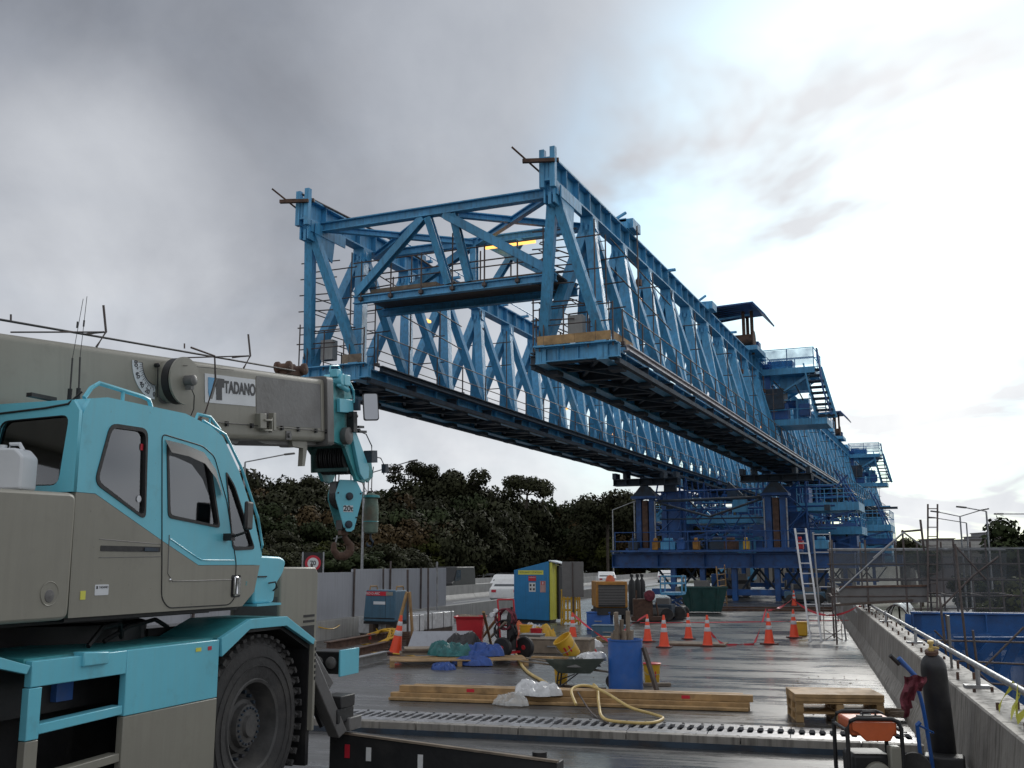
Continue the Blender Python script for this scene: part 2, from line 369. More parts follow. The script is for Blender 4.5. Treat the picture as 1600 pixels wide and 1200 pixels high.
    def build(s, name, material, parent=None, world=False, smooth=True, bevel=0.0, fix=True, label=None):
        M4 = chain_matrix(parent).inverted() if (world and parent is not None) else None
        me = s.mesh(name, material, smooth, M4, fix)
        o = bpy.data.objects.new(name, me); col.objects.link(o); o.parent = parent
        if bevel:
            b = o.modifiers.new('bevel', 'BEVEL'); b.width = bevel; b.segments = 2; b.limit_method = 'ANGLE'; b.angle_limit = R(35)
            b.harden_normals = False
        if label: o['label'] = label
        return o
def inst(me, name, parent, loc=(0, 0, 0), rot=(0, 0, 0), sc=(1, 1, 1)):
    o = bpy.data.objects.new(name, me); col.objects.link(o); o.parent = parent; o.location = loc; o.rotation_euler = rot; o.scale = sc
    return o
def tag(o, label=None, cat=None, group=None, kind=None):
    if label: o['label'] = label
    if cat: o['category'] = cat
    if group: o['group'] = group
    if kind: o['kind'] = kind
    return o
def thing(name, label, cat, loc=(0, 0, 0), rz=0.0, group=None):
    o = bpy.data.objects.new(name, None); o.empty_display_size = 0.2; col.objects.link(o)
    o.location = loc; o.rotation_euler = (0, 0, rz); return tag(o, label, cat, group)
def copy_tree(src, parent=None):
    c = src.copy(); col.objects.link(c); c.parent = parent
    for ch in src.children: copy_tree(ch, c)
    return c
def copy_thing(src, loc, rz, label, group=None, sc=None):
    c = copy_tree(src); c.location = loc; c.rotation_euler = (0, 0, rz); c['label'] = label
    if group: c['group'] = group
    if sc: c.scale = (sc, sc, sc)
    return c
def text_mesh(txt, size, material, name, parent, M4, extrude=0.002, bold=0.0, align='CENTER'):
    cu = bpy.data.curves.new(name, 'FONT'); cu.body = txt; cu.size = size; cu.align_x = align; cu.align_y = 'CENTER'; cu.extrude = extrude; cu.offset = bold
    to = bpy.data.objects.new(name, cu); col.objects.link(to)
    dg = bpy.context.evaluated_depsgraph_get(); me = bpy.data.meshes.new_from_object(to.evaluated_get(dg))
    bpy.data.objects.remove(to); bpy.data.curves.remove(cu)
    me.name = name; me.materials.clear(); me.materials.append(material); me.transform(M4)
    o = bpy.data.objects.new(name, me); col.objects.link(o); o.parent = parent; return o
def face_matrix(origin, xdir, zdir=(0, 0, 1)):
    """local x along xdir, local y up along zdir, at origin"""
    x = V(xdir).normalized(); y = V(zdir).normalized(); z = x.cross(y).normalized(); y = z.cross(x)
    return Matrix.Translation(V(origin)) @ Matrix((x, y, z)).transposed().to_4x4()
def rrect(x0, z0, x1, z1, r, n=4):
    pts = []
    for cx, cz, a in ((x1 - r, z1 - r, 0), (x0 + r, z1 - r, 90), (x0 + r, z0 + r, 180), (x1 - r, z0 + r, 270)):
        for i in range(n + 1): pts.append((cx + r * math.cos(R(a + 90 * i / n)), cz + r * math.sin(R(a + 90 * i / n))))
    return pts
def round_poly(poly, r, n=4):
    """round the corners of a 2D outline"""
    out = []; L = len(poly)
    for i in range(L):
        a, b, c = V(poly[i - 1]), V(poly[i]), V(poly[(i + 1) % L])
        rr = min(r, (a - b).length * 0.45, (c - b).length * 0.45)
        p, q = b + (a - b).normalized() * rr, b + (c - b).normalized() * rr
        for k in range(n + 1):
            t = k / n; out.append(tuple(p * (1 - t) ** 2 + b * 2 * t * (1 - t) + q * t * t))
    return out
def inset(poly, d):
    c = V((sum(p[0] for p in poly) / len(poly), sum(p[1] for p in poly) / len(poly)))
    out = []
    for p in poly:
        v = V(p) - c; out.append(tuple(c + v * (1 - d / max(v.length, 1e-3))))
    return out

# deck frame: the viaduct runs 7.8 degrees left of the gantry's axis (w across, v along)
DV = V((-0.136, 0.991, 0)).normalized(); DW = V((DV.y, -DV.x, 0)); D0 = V((1.3, 0, 0))
DECK_RZ = math.atan2(-DV.x, DV.y)
def dk(w, v, z=0.0): return D0 + DW * w + DV * v + V((0, 0, z))

# ================================================================== SETTING
# ---- wet deck material: transverse brooming, puddles, dark damp patches
def deck_material():
    m = bpy.data.materials.new('wet_broomed_concrete'); m.use_nodes = True
    n, l = m.node_tree.nodes, m.node_tree.links; p = n['Principled BSDF']
    t = n.new('ShaderNodeTexCoord')
    def noise(scale, sc=(1, 1, 1), detail=6, rough=0.6, dist=0.0):
        mp = n.new('ShaderNodeMapping'); mp.inputs['Scale'].default_value = sc; l.new(t.outputs['Object'], mp.inputs[0])
        k = n.new('ShaderNodeTexNoise'); k.inputs['Scale'].default_value = scale; k.inputs['Detail'].default_value = detail
        k.inputs['Roughness'].default_value = rough; k.inputs['Distortion'].default_value = dist; l.new(mp.outputs[0], k.inputs['Vector']); return k.outputs['Fac']
    def ramp(f, a, b, c0, c1):
        r = n.new('ShaderNodeValToRGB'); r.color_ramp.elements[0].position = a; r.color_ramp.elements[1].position = b
        r.color_ramp.elements[0].color = (*c0, 1); r.color_ramp.elements[1].color = (*c1, 1); l.new(f, r.inputs[0]); return r.outputs[0]
    def mul(a, b, op='MULTIPLY'):
        k = n.new('ShaderNodeMath'); k.operation = op
        for i, s in enumerate((a, b)):
            if isinstance(s, (int, float)): k.inputs[i].default_value = s
            else: l.new(s, k.inputs[i])
        return k.outputs[0]
    patch = noise(0.35, (1, 1.6, 1), 7, 0.62, 0.4)
    fine = noise(7, (1, 1, 1), 6, 0.7)
    band = noise(1.0, (0.25, 3.2, 1), 6, 0.7, 0.15)      # bands across the deck
    colr = ramp(patch, 0.32, 0.68, (0.052, 0.051, 0.050), (0.108, 0.105, 0.101))
    mx = n.new('ShaderNodeMix'); mx.data_type = 'RGBA'; mx.blend_type = 'MULTIPLY'; mx.inputs['Factor'].default_value = 0.75
    l.new(colr, mx.inputs['A']); l.new(ramp(fine, 0.3, 0.7, (0.72, 0.72, 0.72), (1.2, 1.18, 1.15)), mx.inputs['B'])
    mx2 = n.new('ShaderNodeMix'); mx2.data_type = 'RGBA'; mx2.blend_type = 'MULTIPLY'; mx2.inputs['Factor'].default_value = 0.8
    l.new(mx.outputs['Result'], mx2.inputs['A']); l.new(ramp(band, 0.35, 0.65, (0.7, 0.7, 0.7), (1.2, 1.2, 1.2)), mx2.inputs['B'])
    l.new(mx2.outputs['Result'], p.inputs['Base Color'])
    wet = mul(mul(patch, band, 'ADD'), 0.5)
    mr = n.new('ShaderNodeMapRange'); mr.inputs[1].default_value = 0.42; mr.inputs[2].default_value = 0.60
    mr.inputs[3].default_value = 0.19; mr.inputs[4].default_value = 0.44; l.new(wet, mr.inputs[0])
    l.new(mr.outputs[0], p.inputs['Roughness'])
    p.inputs['Specular IOR Level'].default_value = 0.42
    tine = noise(1.0, (0.9, 22, 1), 3, 0.6)
    h = mul(mul(tine, 0.55), mul(fine, 0.45), 'ADD')
    bp = n.new('ShaderNodeBump'); bp.inputs['Distance'].default_value = 0.012; l.new(h, bp.inputs['Height'])
    mb = n.new('ShaderNodeMapRange'); mb.inputs[1].default_value = 0.42; mb.inputs[2].default_value = 0.58; mb.inputs[3].default_value = 0.3; mb.inputs[4].default_value = 0.9
    l.new(wet, mb.inputs[0]); l.new(mb.outputs[0], bp.inputs['Strength'])
    l.new(bp.outputs[0], p.inputs['Normal'])
    return m
DECKM = deck_material()

def deck_box(w0, w1, v0, v1, z0, z1):
    b = MB(); b.box(((w0 + w1) / 2, (v0 + v1) / 2, (z0 + z1) / 2), (w1 - w0, v1 - v0, z1 - z0)); return b
def on_deck(o):
    o.location = D0; o.rotation_euler = (0, 0, DECK_RZ); return o
def deck_struct(name, b, m):
    o = b.build(name, m, smooth=False); on_deck(o); return tag(o, kind='structure')

JV0, JV1, KV = 14.07, 15.16, 13.9          # expansion joint and its kerb (v along the deck)
deck_struct('viaduct_deck', deck_box(-15.3, 0.62, JV1, 118, -1.2, 0.0), DECKM)
nd = MB(); nd.prism([(-9, -1.2), (KV - .01, -1.2), (KV - .01, -.12), (11.2, -.004), (-9, -.004)], lambda y, z: (-15.3, y, z), lambda y, z: (0.62, y, z))
deck_struct('near_deck', nd, DECKM)
deck_struct('joint_channel', deck_box(-15.3, 0.62, KV - 0.01, JV1, -1.2, -0.05), M['gdark'])

# terrain: one sheet to the horizon below the viaduct, hill on the left
g = MB(); g.add([(-3500, -400, -7.5), (3500, -400, -7.5), (3500, 5000, -7.5), (-3500, 5000, -7.5)], [(0, 1, 2, 3)])
tag(g.build('ground', mat('rough_grass_ground', (0.07, 0.075, 0.045), 0.8, var=0.35, scale=0.15, dirt=(0.13, 0.11, 0.08), dirt_amt=0.5, coord='Object'), smooth=False), kind='structure')
g = deck_box(-62, -15.35, -30, 300, -7.4, -0.06)
deck_struct('motorway_embankment', g, mat('verge_grass', (0.05, 0.06, 0.03), 0.8, var=0.3, scale=0.3))
deck_struct('motorway', deck_box(-44, -16.2, -28, 178, -0.055, -0.045), M['road'])
g = MB()
for w in (-17.2, -24.6, -30.6, -42.5):
    g.box((w, 75, -0.038), (0.14, 200, 0.008))
for w in (-20.9, -36.5, -33.2):
    for k in range(13): g.box((w, -10 + k * 14, -0.038), (0.12, 5, 0.008))
deck_struct('lane_markings', g, mat('worn_road_paint', (0.62, 0.62, 0.6), 0.4, var=0.2))
hill = MB(); nx, ny = 44, 30
def hill_z(w, v):
    t = max(0.0, (-w - 46) / 80); t = min(1.0, t)
    return -0.3 + 11.5 * t * t * (3 - 2 * t) + 1.3 * mnoise.noise(V((w * 0.03, v * 0.03, 0)))* t
vs = []
for j in range(ny):
    for i in range(nx):
        w = -46 - i * 7.0; v = -20 + j * 17.0
        vs.append((w, v, hill_z(w, v)))
hill.add(vs, [(j * nx + i, j * nx + i + 1, (j + 1) * nx + i + 1, (j + 1) * nx + i) for j in range(ny - 1) for i in range(nx - 1)])
deck_struct('hillside', hill, mat('hillside_scrub', (0.030, 0.035, 0.018), 0.9, var=0.4, scale=0.2))
# lower road right of the viaduct
g = MB()
pr = [(10, -20), (12, 60), (16, 120), (26, 220), (44, 420)]
vs = []
for w, v in pr: vs += [(w, v, -7.44), (w + 11, v, -7.44)]
g.add(vs, [(2 * i, 2 * i + 1, 2 * i + 3, 2 * i + 2) for i in range(len(pr) - 1)])
deck_struct('lower_road', g, mat('pale_wet_road', (0.15, 0.15, 0.155), 0.7, var=0.12, scale=0.3, bump=0.05))

# ---- expansion joint: finger plates, each module its own plate
MATS['joint'] = None
def finger_plate(w0, w1, v0, v1, out, pitch=0.13, depth=0.22):
    """comb-edged plate; out=+1 fingers point away, -1 towards the camera"""
    n = max(1, round((w1 - w0) / pitch)); p = (w1 - w0) / n; poly = []
    a, b_, = (v0, v1) if out > 0 else (v1, v0)
    base = b_ - out * depth
    poly.append((w0, a)); poly.append((w1, a))
    for i in range(n):
        x = w1 - i * p
        poly += [(x - 0.002, base), (x - p * 0.18, base), (x - p * 0.30, b_), (x - p * 0.62, b_), (x - p * 0.74, base)]
    poly.append((w0, base))
    bb = MB(); bb.prism(poly, lambda x, y: (x, y, -0.03), lambda x, y: (x, y, 0.012)); return bb
jt = tag(thing('expansion_joint', 'steel finger expansion joint running across the wet deck in front of the timber', 'expansion joint', D0, DECK_RZ))
kk = 0
for i in range(15):
    w0 = -15.2 + i * 1.05
    for (a, b_, o) in ((14.08, 14.72, 1), (15.15, 14.75, -1)):
        lo, hi = min(a, b_), max(a, b_)
        fp = finger_plate(w0 + 0.006, w0 + 1.044, lo, hi, o)
        fo = fp.build('finger_plate', M['steel'], jt, smooth=False)
        bo = MB()
        for q in range(4): bo.lathe((w0 + 0.14 + q * 0.26, lo + 0.09 if o > 0 else hi - 0.09, 0.012), [(0.022, 0), (0.022, 0.008), (0.012, 0.012)], 8)
        bo.build('bolt_heads', M['black'], fo)
for i in range(11):
    w0 = -15.2 + i * 1.45
    MB().box((w0 + 0.72, 13.98, -0.045 ), (1.435, 0.15, 0.17)).build('kerb_block', M['conc'], jt, bevel=0.008)

# ---- right parapet, precast lengths
rp = thing('concrete_parapet', 'sloping concrete barrier along the right edge of the deck, stained by rain', 'barrier', D0, DECK_RZ)
prof = [(0.0, 0.0), (0.02, 0.09), (0.13, 0.30), (0.20, 0.90), (0.215, 0.915), (0.60, 0.915), (0.61, 0.90), (0.61, -0.9), (0.56, -0.9), (0.56, -0.02), (0.0, -0.02)]
seg = 6.0
for i in range(13):
    v0 = -4 + i * seg
    MB().prism([(w + 0.0, z) for w, z in prof], lambda w, z, a=v0 + 0.012: (w, a, z), lambda w, z, a=v0 + seg - 0.012: (w, a, z)).build('barrier_length', M['conc'], rp, smooth=False)
st = MB()
random.seed(11)
for i in range(24):
    v = 8 + i * 1.25 + random.uniform(-.06, .06)
    for w in (0.32, 0.50):
        st.tube((w, v + (w - .3) * .5, 0.91), (w, v + (w - .3) * .5, .96 + random.uniform(-.02, .05)), 0.016, 6)
tag(st.build('anchor_bolts', M['rust'], rp), kind='stuff')
for i in range(5):
    v = 12.2 + i * 6.3
    MB().box((0.40, v, 0.93), (0.24, 0.16, 0.03)).tube((0.42, v, 0.93), (0.42, v, 1.16), 0.024, 8).build('rail_post', M['galv'], rp)
tag_ = MB().tube((0.42, 7.5, 1.16), (0.42, 37.5, 1.05), 0.03, 10)
for i in range(5): tag_.lathe((0.42, 9.5 + i * 6, 1.15 - .004 * i * 6), [(0.03, -.06), (0.045, -.05), (0.045, .05), (0.03, .06)], 10, 'Y')
tag_.build('handrail', M['galv'], rp)
tp = MB()
def ribbon(b, pts, wd):
    pts = [V(p) for p in pts]; vs = []
    for i, p in enumerate(pts):
        a = i * 1.3; vs += [p + V((math.sin(a) * 0.3, 0, math.cos(a))) * wd / 2, p - V((math.sin(a) * 0.3, 0, math.cos(a))) * wd / 2]
    b.add(vs, [(2 * i, 2 * i + 1, 2 * i + 3, 2 * i + 2) for i in range(len(pts) - 1)])
ribbon(tp, [(0.30, 10.3, 0.94), (0.34, 10.25, 1.05), (0.42, 10.2, 1.17), (0.44, 10.05, 1.1), (0.35, 9.9, 1.0), (0.3, 9.75, 0.95)], 0.07)
ribbon(tp, [(0.40, 9.9, 1.18), (0.36, 9.8, 1.05), (0.30, 9.5, 0.96), (0.36, 9.3, 1.08), (0.43, 9.1, 1.17)], 0.08)
ribbon(tp, [(0.43, 9.1, 1.17), (0.47, 9.0, 1.05), (0.5, 8.9, 0.95), (0.4, 8.75, 0.94)], 0.07)
to = on_deck(tp.build('yellow_tape', M['yel'])); tag(to, 'torn yellow tape knotted round the handrail on the right barrier', 'tape')

# ---- left parapet and wind panels
lp = thing('low_parapet', 'low pale concrete upstand along the left edge of the deck', 'barrier', D0, DECK_RZ)
for i in range(16):
    v0 = -6 + i * 6.0
    MB().box((-14.9, v0 + 3, 0.27), (0.34, 5.97, 0.56)).build('barrier_length', M['conc_l'], lp, smooth=False)
PN, PV0 = 7, 18.4
wp = thing('wind_panels', 'row of smooth grey screen panels standing on the low left parapet behind the blue welder', 'screen', D0, DECK_RZ)
for i in range(PN):
    v0 = PV0 + i * 2.95
    z1 = 1.93 + (0.09 if i >= PN - 3 else 0.0)
    MB().box((-14.9, v0 + 1.46, 0.56 + (z1 - 0.56) / 2), (0.07, 2.92, z1 - 0.57)).build('panel', M['panel'], wp, bevel=0.006)
    MB().beam((-14.83, v0 + 0.03, 0.56), (-14.83, v0 + 0.03, z1 + (0.25 if i % 2 else 0.02)), 0.05, 0.05).build('panel_post', M['tube'], wp)

# ---- motorway barriers
for nm, w, lab, hh in (('median_barrier', -22.5, 'pale concrete median barrier of the motorway nearest the viaduct', 0.85), ('median_barrier', -32.0, 'far concrete barrier between the motorway carriageways', 0.8)):
    t = thing(nm, lab, 'barrier', D0, DECK_RZ)
    base = MB().prism([(-.3, 0), (-.26, .08), (-.1, .3), (-.07, hh), (.07, hh), (.1, .3), (.26, .08), (.3, 0)], lambda x, z: (x, 0.02, z), lambda x, z: (x, 5.98, z)).mesh('barrier_length', M['conc_l'], False)
    for i in range(29): inst(base, 'barrier_length', t, (w, 0 + i * 6, -0.04))
gr = thing('guard_rail', 'steel guard rail along the foot of the wooded hillside', 'guard rail', D0, DECK_RZ)
MB().box((-44.6, 170, 0.62), (0.06, 340, 0.3)).build('rail', M['galv'], gr)
post = MB().box((0, 0, 0.35), (0.12, 0.12, 0.8)).mesh('post', M['galv'], False)
for i in range(85): inst(post, 'post', gr, (-44.72, i * 4.0, 0))

# ---- far road bridge, right
br = thing('road_bridge', 'long pale concrete road bridge crossing far away on the right', 'bridge', aty(1430, 880, 250))
def W_(b, name, m, parent, **k): return b.build(name, m, parent, world=True, **k)
A = atd(1180, 852, 250); B = atd(1640, 851, 262)
dz = lambda p, z: V((p.x, p.y, z))
W_(MB().beam(dz(A, 6.0), dz(B, 6.0), 9, 1.3), 'deck', M['conc_l'], br)
W_(MB().beam(dz(A, 4.6), dz(B, 4.6), 6, 1.5), 'girder', M['conc'], br)
dAB = (dz(B, 0) - dz(A, 0)); side = V((dAB.y, -dAB.x, 0)).normalized()
W_(MB().beam(dz(A, 7.6) + side * 4.4, dz(B, 7.6) + side * 4.4, 0.1, 0.12), 'railing', M['galv'], br)
W_(MB().beam(dz(A, 7.1) + side * 4.4, dz(B, 7.1) + side * 4.4, 0.12, 0.8), 'upstand', M['conc_l'], br)
for i in range(5):
    p = A.lerp(B, 0.1 + i * 0.2); W_(MB().beam(dz(p, -7.5), dz(p, 3.84), 1.4, 5, up=side), 'pier', M['conc'], br)
# ---- buildings beyond
bmat = mat('distant_brown_brick', (0.16, 0.14, 0.14), 0.8, var=0.15, scale=0.2); bmat2 = mat('distant_grey_cladding', (0.22, 0.22, 0.24), 0.7, var=0.1, scale=0.2)
wmat = mat('far_window_glass', (0.05, 0.06, 0.07), 0.15, bump=0)
def building(x0, x1, ytop, dep, label, m, storeys, cols):
    a, b_ = atd(x0, ytop, dep), atd(x1, ytop, dep); zt = a.z
    L = (b_ - a).length; c = (a + b_) / 2; rz = math.atan2(b_.y - a.y, b_.x - a.x)
    t = thing('building', label, 'building', (c.x, c.y, -7.5), rz)
    MB().box((0, 8, (zt + 7.5) / 2), (L, 16, zt + 7.5)).build('wall', m, t, smooth=False)
    MB().box((0, 8, zt + 7.6), (L + .6, 16.6, .3)).build('roof', M['cgrey2'], t, smooth=False)
    wm = MB().box((0, 0, 0), (L / cols * 0.6, 0.12, 1.5)).mesh('window', wmat, False)
    for s in range(storeys):
        for c_ in range(cols): inst(wm, 'window', t, (-L / 2 + (c_ + .5) * L / cols, -0.03, zt + 7.5 - 2.0 - s * 3.2))
building(1466, 1491, 842, 330, 'flat brown block peeping over the far bridge, leftmost of the distant buildings', bmat, 3, 5)
building(1517, 1546, 843, 340, 'low long brown building beyond the far bridge, middle of the distant row', bmat, 3, 6)
building(1538, 1566, 838, 345, 'stepped grey building with a taller centre beyond the bridge', bmat2, 3, 5)
building(1549, 1562, 832, 352, 'narrow grey tower block just above the stepped building on the skyline', bmat2, 4, 3)
building(1576, 1592, 834, 335, 'brown building half hidden by the tree at the right edge', bmat, 4, 3)

# ---- trees
def crown_mesh(name, seed, m, rx=4.6, rz=3.8, nb=16, quads=3600, leaf=0.42, flat=0.0, zc=None):
    rnd = random.Random(seed); vs = []; fs = []; ns_ = []
    zc = rz * 1.05 if zc is None else zc
    blobs = []
    for i in range(nb):
        a = rnd.uniform(0, 6.283); rr = rx * math.sqrt(rnd.random()) * 0.78; z = zc + rz * rnd.uniform(-0.72, 0.75) * (1 - 0.35 * (rr / rx))
        blobs.append((V((math.cos(a) * rr, math.sin(a) * rr, z)), rnd.uniform(0.26, 0.46) * rx * (0.85 if flat else 1)))
    tot = sum(b[1] ** 2 for b in blobs)
    for c, r in blobs:
        n = int(quads * r * r / tot)
        for _ in range(n):
            d = V((rnd.gauss(0, 1), rnd.gauss(0, 1), rnd.gauss(0, 1))).normalized()
            k = rnd.random() ** 0.35 * (1.12 if rnd.random() < .12 else 1.0)
            p = c + V((d.x, d.y, d.z * (0.6 if flat else 0.78))) * r * k
            nrm = (d + V((rnd.gauss(0, .6), rnd.gauss(0, .6), rnd.gauss(0, .6) + .3))).normalized()
            x = nrm.cross(V((rnd.random() - .5, rnd.random() - .5, rnd.random() - .5))).normalized(); y = nrm.cross(x)
            s = leaf * rnd.uniform(0.45, 1.0); b = len(vs)
            ns_ += [(d + nrm * .14 + V((0, 0, .15))).normalized()] * 4
            vs += [p - x * s - y * s * .3, p - y * s * .7 + nrm * s * .12, p + x * s + y * s * .2, p + y * s * .7 - nrm * s * .1]
            fs.append((b, b + 1, b + 2, b + 3))
    me = bpy.data.meshes.new(name); me.from_pydata([tuple(v) for v in vs], [], fs); me.materials.append(m); me.update()
    me.polygons.foreach_set('use_smooth', [True] * len(me.polygons)); me.normals_split_custom_set_from_vertices([tuple(v) for v in ns_])
    return me, blobs
def trunk_mesh(seed, blobs, h0, r=0.28, every=2):
    rnd = random.Random(seed); b = MB(); top = V((rnd.uniform(-.4, .4), rnd.uniform(-.4, .4), h0))
    b.tube((0, 0, -1.0), top, r, 7, r * 0.6)
    for c, rr in blobs[::every]: b.tube(top - V((0, 0, rnd.uniform(0, h0 * .3))), c, r * 0.42, 5, r * 0.12)
    return b.mesh('trunk', M['bark'])
KINDS = []
for seed, m, rx, rz, nb, q, fl in ((1, 'leaf', 4.6, 3.6, 17, 6500, 0), (2, 'leaf', 5.4, 3.2, 20, 7500, 0), (3, 'leaf_o', 4.4, 3.2, 16, 6000, 0),
                                  (4, 'leaf_g', 4.2, 4.0, 16, 6500, 0), (5, 'leaf_y', 3.6, 3.0, 13, 5000, 0), (6, 'leaf', 5.6, 2.6, 13, 4200, 1)):
    me, bl = crown_mesh('crown', seed, M[m], rx, rz, nb, q, 0.31, fl)
    KINDS.append((me, trunk_mesh(seed, bl, rz * 0.7), rx, rz))
def tree(kind, loc, sc, rz, label, group=None, lift=0.0, scz=None):
    me, tr, rx, rzz = KINDS[kind]
    t = thing('tree', label, 'tree', loc, rz, group); t.scale = (sc, sc, scz or sc)
    inst(me, 'crown', t, (0, 0, lift)); inst(tr, 'trunk', t, (0, 0, lift))
    if lift: MB().tube((0, 0, -1), (0, 0, lift), 0.26, 7, 0.22).build('lower_trunk', M['bark'], t)
    return t
SIL = [(240, 742), (330, 742), (380, 740), (430, 738), (470, 752), (500, 744), (530, 756), (560, 760), (600, 758), (640, 752), (700, 748), (740, 752), (765, 768), (800, 765), (850, 770), (885, 782),
       (905, 787), (930, 774), (960, 768), (1000, 774), (1060, 782), (1120, 780), (1180, 790), (1260, 805)]
def sil(x):
    for (a, ya), (b_, yb) in zip(SIL, SIL[1:]):
        if a <= x <= b_: return ya + (yb - ya) * (x - a) / (b_ - a)
    return SIL[0][1] if x < SIL[0][0] else SIL[-1][1]
rnd = random.Random(5)
def wv(P): q = P - D0; return q.dot(DW), q.dot(DV)
rows = [(178, 0, 40, (0, 1, 0, 1, 3)), (160, 14, 38, (0, 2, 1, 3, 0)), (143, 36, 36, (2, 0, 3, 1, 0)), (130, 60, 36, (0, 3, 2, 1, 0)), (118, 86, 34, (3, 0, 4, 2, 0)), (108, 112, 34, (0, 3, 2, 0, 4))]
kword = {0: 'dark evergreen', 1: 'broad dark evergreen', 2: 'rusty brown', 3: 'deep green', 4: 'olive'}
rword = ['on the ridge', 'just below the ridge', 'high on the slope', 'halfway down the slope', 'low on the slope', 'at the foot of the slope']
marks = [(230, 'the cab window'), (330, 'the front of the cab roof'), (392, 'the left street lamp'), (430, 'the crane nose'), (468, 'the grey crane cabinet'), (505, 'the 70 sign'), (545, 'the hook block'), (580, 'the hook ball'), (620, 'the blue welder'), (660, 'the battens'),
         (700, 'the end of the grey panels'), (745, 'the red bin'), (785, 'the red cart'), (830, 'the blue booth'), (870, 'the yellow booth side'), (905, 'the grey board'), (950, 'the compressor'), (1000, 'the gas cylinders'), (1040, 'the left gantry leg'), (1090, 'the green skip'), (1150, 'the far ladder'), (1400, 'the right gantry leg')]
def mark(x): return next(n for m_, n in marks if x <= m_ + 18)
treelabels = {}
for ri, (dep0, dy, step, kinds) in enumerate(rows):
    x = 200 + rnd.uniform(0, 20)
    while x < 1290:
        yt = sil(x) + dy + rnd.uniform(-5, 9)
        if x > 760: yt = min(yt, sil(x) + dy * (.9 if x < 900 else .62) + rnd.uniform(-3, 4))
        dep = dep0 + rnd.uniform(-4, 4)
        for _ in range(60):
            P = atd(x, yt, dep); w, v = wv(P)
            if w < -46 or (v > 176 + ri * -1.5 and w < -12): break
            dep += 3
        k = rnd.choice(kinds)
        gz = hill_z(w, v) if w < -46 else -0.3
        if x > 860 and ri > 3 and rnd.random() < .4: x += step; continue
        H_ = P.z - gz - 0.3; rzk = KINDS[k][3]; rxk = KINDS[k][2]
        scz = max(.5, H_ / (2.0 * rzk)); sc = min(max(scz * .9, .75), 1.25) * rnd.uniform(.9, 1.15)
        scz = min(scz, sc * 1.45); lift = max(0, (H_ - scz * 2 * rzk)) / scz
        lab = f"{kword[k]} tree {rword[ri]} above {mark(x)}"
        n_ = treelabels.get(lab, 0); treelabels[lab] = n_ + 1
        if n_ > 1: lab = f"{kword[k]} tree {rword[ri]}, rightmost of three above {mark(x)}"
        elif n_: lab = f"{kword[k]} tree {rword[ri]}, right twin above {mark(x)}"
        tree(k, (P.x, P.y, gz), sc, rnd.uniform(0, 6.28), lab, 'trees of the bush covering the hillside', lift, scz)
        x += step * rnd.uniform(0.8, 1.2)
def lone(kind, x, ytop, dep, sc, label, lift, rz=0.3, zbase=None):
    P = atd(x, ytop, dep); w, v = wv(P); gz = hill_z(w, v) if zbase is None else zbase
    full = 2.0 * KINDS[kind][3] * sc; lf = (P.z - gz - full) / sc
    tree(kind, (P.x, P.y, gz), sc, rz, label, None, lf)
lone(5, 650, 722, 172, 0.86, 'tall thin-crowned tree with sky showing through, left of the big round tree on the ridge', 4, 1.2)
lone(0, 712, 727, 170, 1.3, 'big round dark tree standing highest on the ridge', 4, 2.0)
lone(5, 822, 742, 168, 0.9, 'small wind-bent tree poking above the ridge between two round crowns', 3, 0.4)
lone(0, 480, 741, 172, 0.95, 'dark rounded tree on the ridge just right of the tall street lamp', 3, 0.9)
lone(4, 512, 846, 112, 0.62, 'bright olive bush behind the crane hook', 0, 0.9, zbase=-0.2)
lone(1, 948, 768, 165, 1.05, 'wide rounded tree on the ridge left of the gantry leg', 3, 0.9)
# right-hand trees on the lower ground
lone(3, 1603, 800, 92, 1.12, 'leafy green tree at the right edge of the picture', 3, 0.4, zbase=-7.5)
for x, yt, dp, k, lab in ((1560, 880, 120, 3, 'green bush beside the lower road under the right-hand tree'), (1595, 905, 70, 4, 'olive bush at the far right below the scaffold net'),
                          (1522, 893, 150, 0, 'dark bush beside the bend of the lower road'), (1405, 838, 240, 0, 'distant dark tree left of the far bridge, nearest the gantry'), (1436, 851, 235, 3, 'distant low green tree in front of the far bridge')):
    lone(k, x, yt, dp, 0.85 if dp < 200 else 1.1, lab, 0, dp * .1, zbase=-7.5)

# ---- street lamps
def lamp(x, ytop, dep, xa, ya, label, zb, r=0.09, double=None):
    top = atd(x, ytop, dep); tip = atd(xa, ya, dep)
    t = thing('street_lamp', label, 'street lamp', (top.x, top.y, zb), 0, None)
    W_(MB().tube((top.x, top.y, zb), top, r * 1.3, 10, r * 0.8), 'pole', M['galv'], t)
    for q in ([tip] + ([atd(*double, dep)] if double else [])):
        W_(MB().tube(top, q, 0.05, 8), 'arm', M['galv'], t)
        d = (q - top); d.z *= .6; d.normalize()
        hd = W_(MB().beam(q - d * 0.1, q + d * 0.75, 0.26, 0.14), 'lamp_head', M['cgrey2'], t, bevel=0.04)
        W_(MB().beam(q + d * 0.2 - V((0, 0, .09)), q + d * 0.65 - V((0, 0, .09)), 0.2, 0.05), 'lens', M['plastic_w'], hd) if False else None
    return t
lamp(383, 722, 80, 446, 710, 'tall street lamp left of the crane jib, its arm reaching right', -0.05)
lamp(569, 742, 92, 640, 721, 'street lamp behind the hanging hook ball, arm reaching right', -0.05, 0.1)
lamp(957, 797, 150, 990, 784, 'taller of the two street lamps left of the gantry leg', -0.05)
lamp(949, 824, 215, 982, 812, 'shorter, farther street lamp left of the gantry leg', -0.05)
lamp(1541, 799, 87, 1508, 793, 'street lamp on the right with arm pointing left, highest over the scaffold', -7.45)
lamp(1510, 817, 112, 1460, 809, 'street lamp with a long arm reaching left to the tall ladder', -7.45)
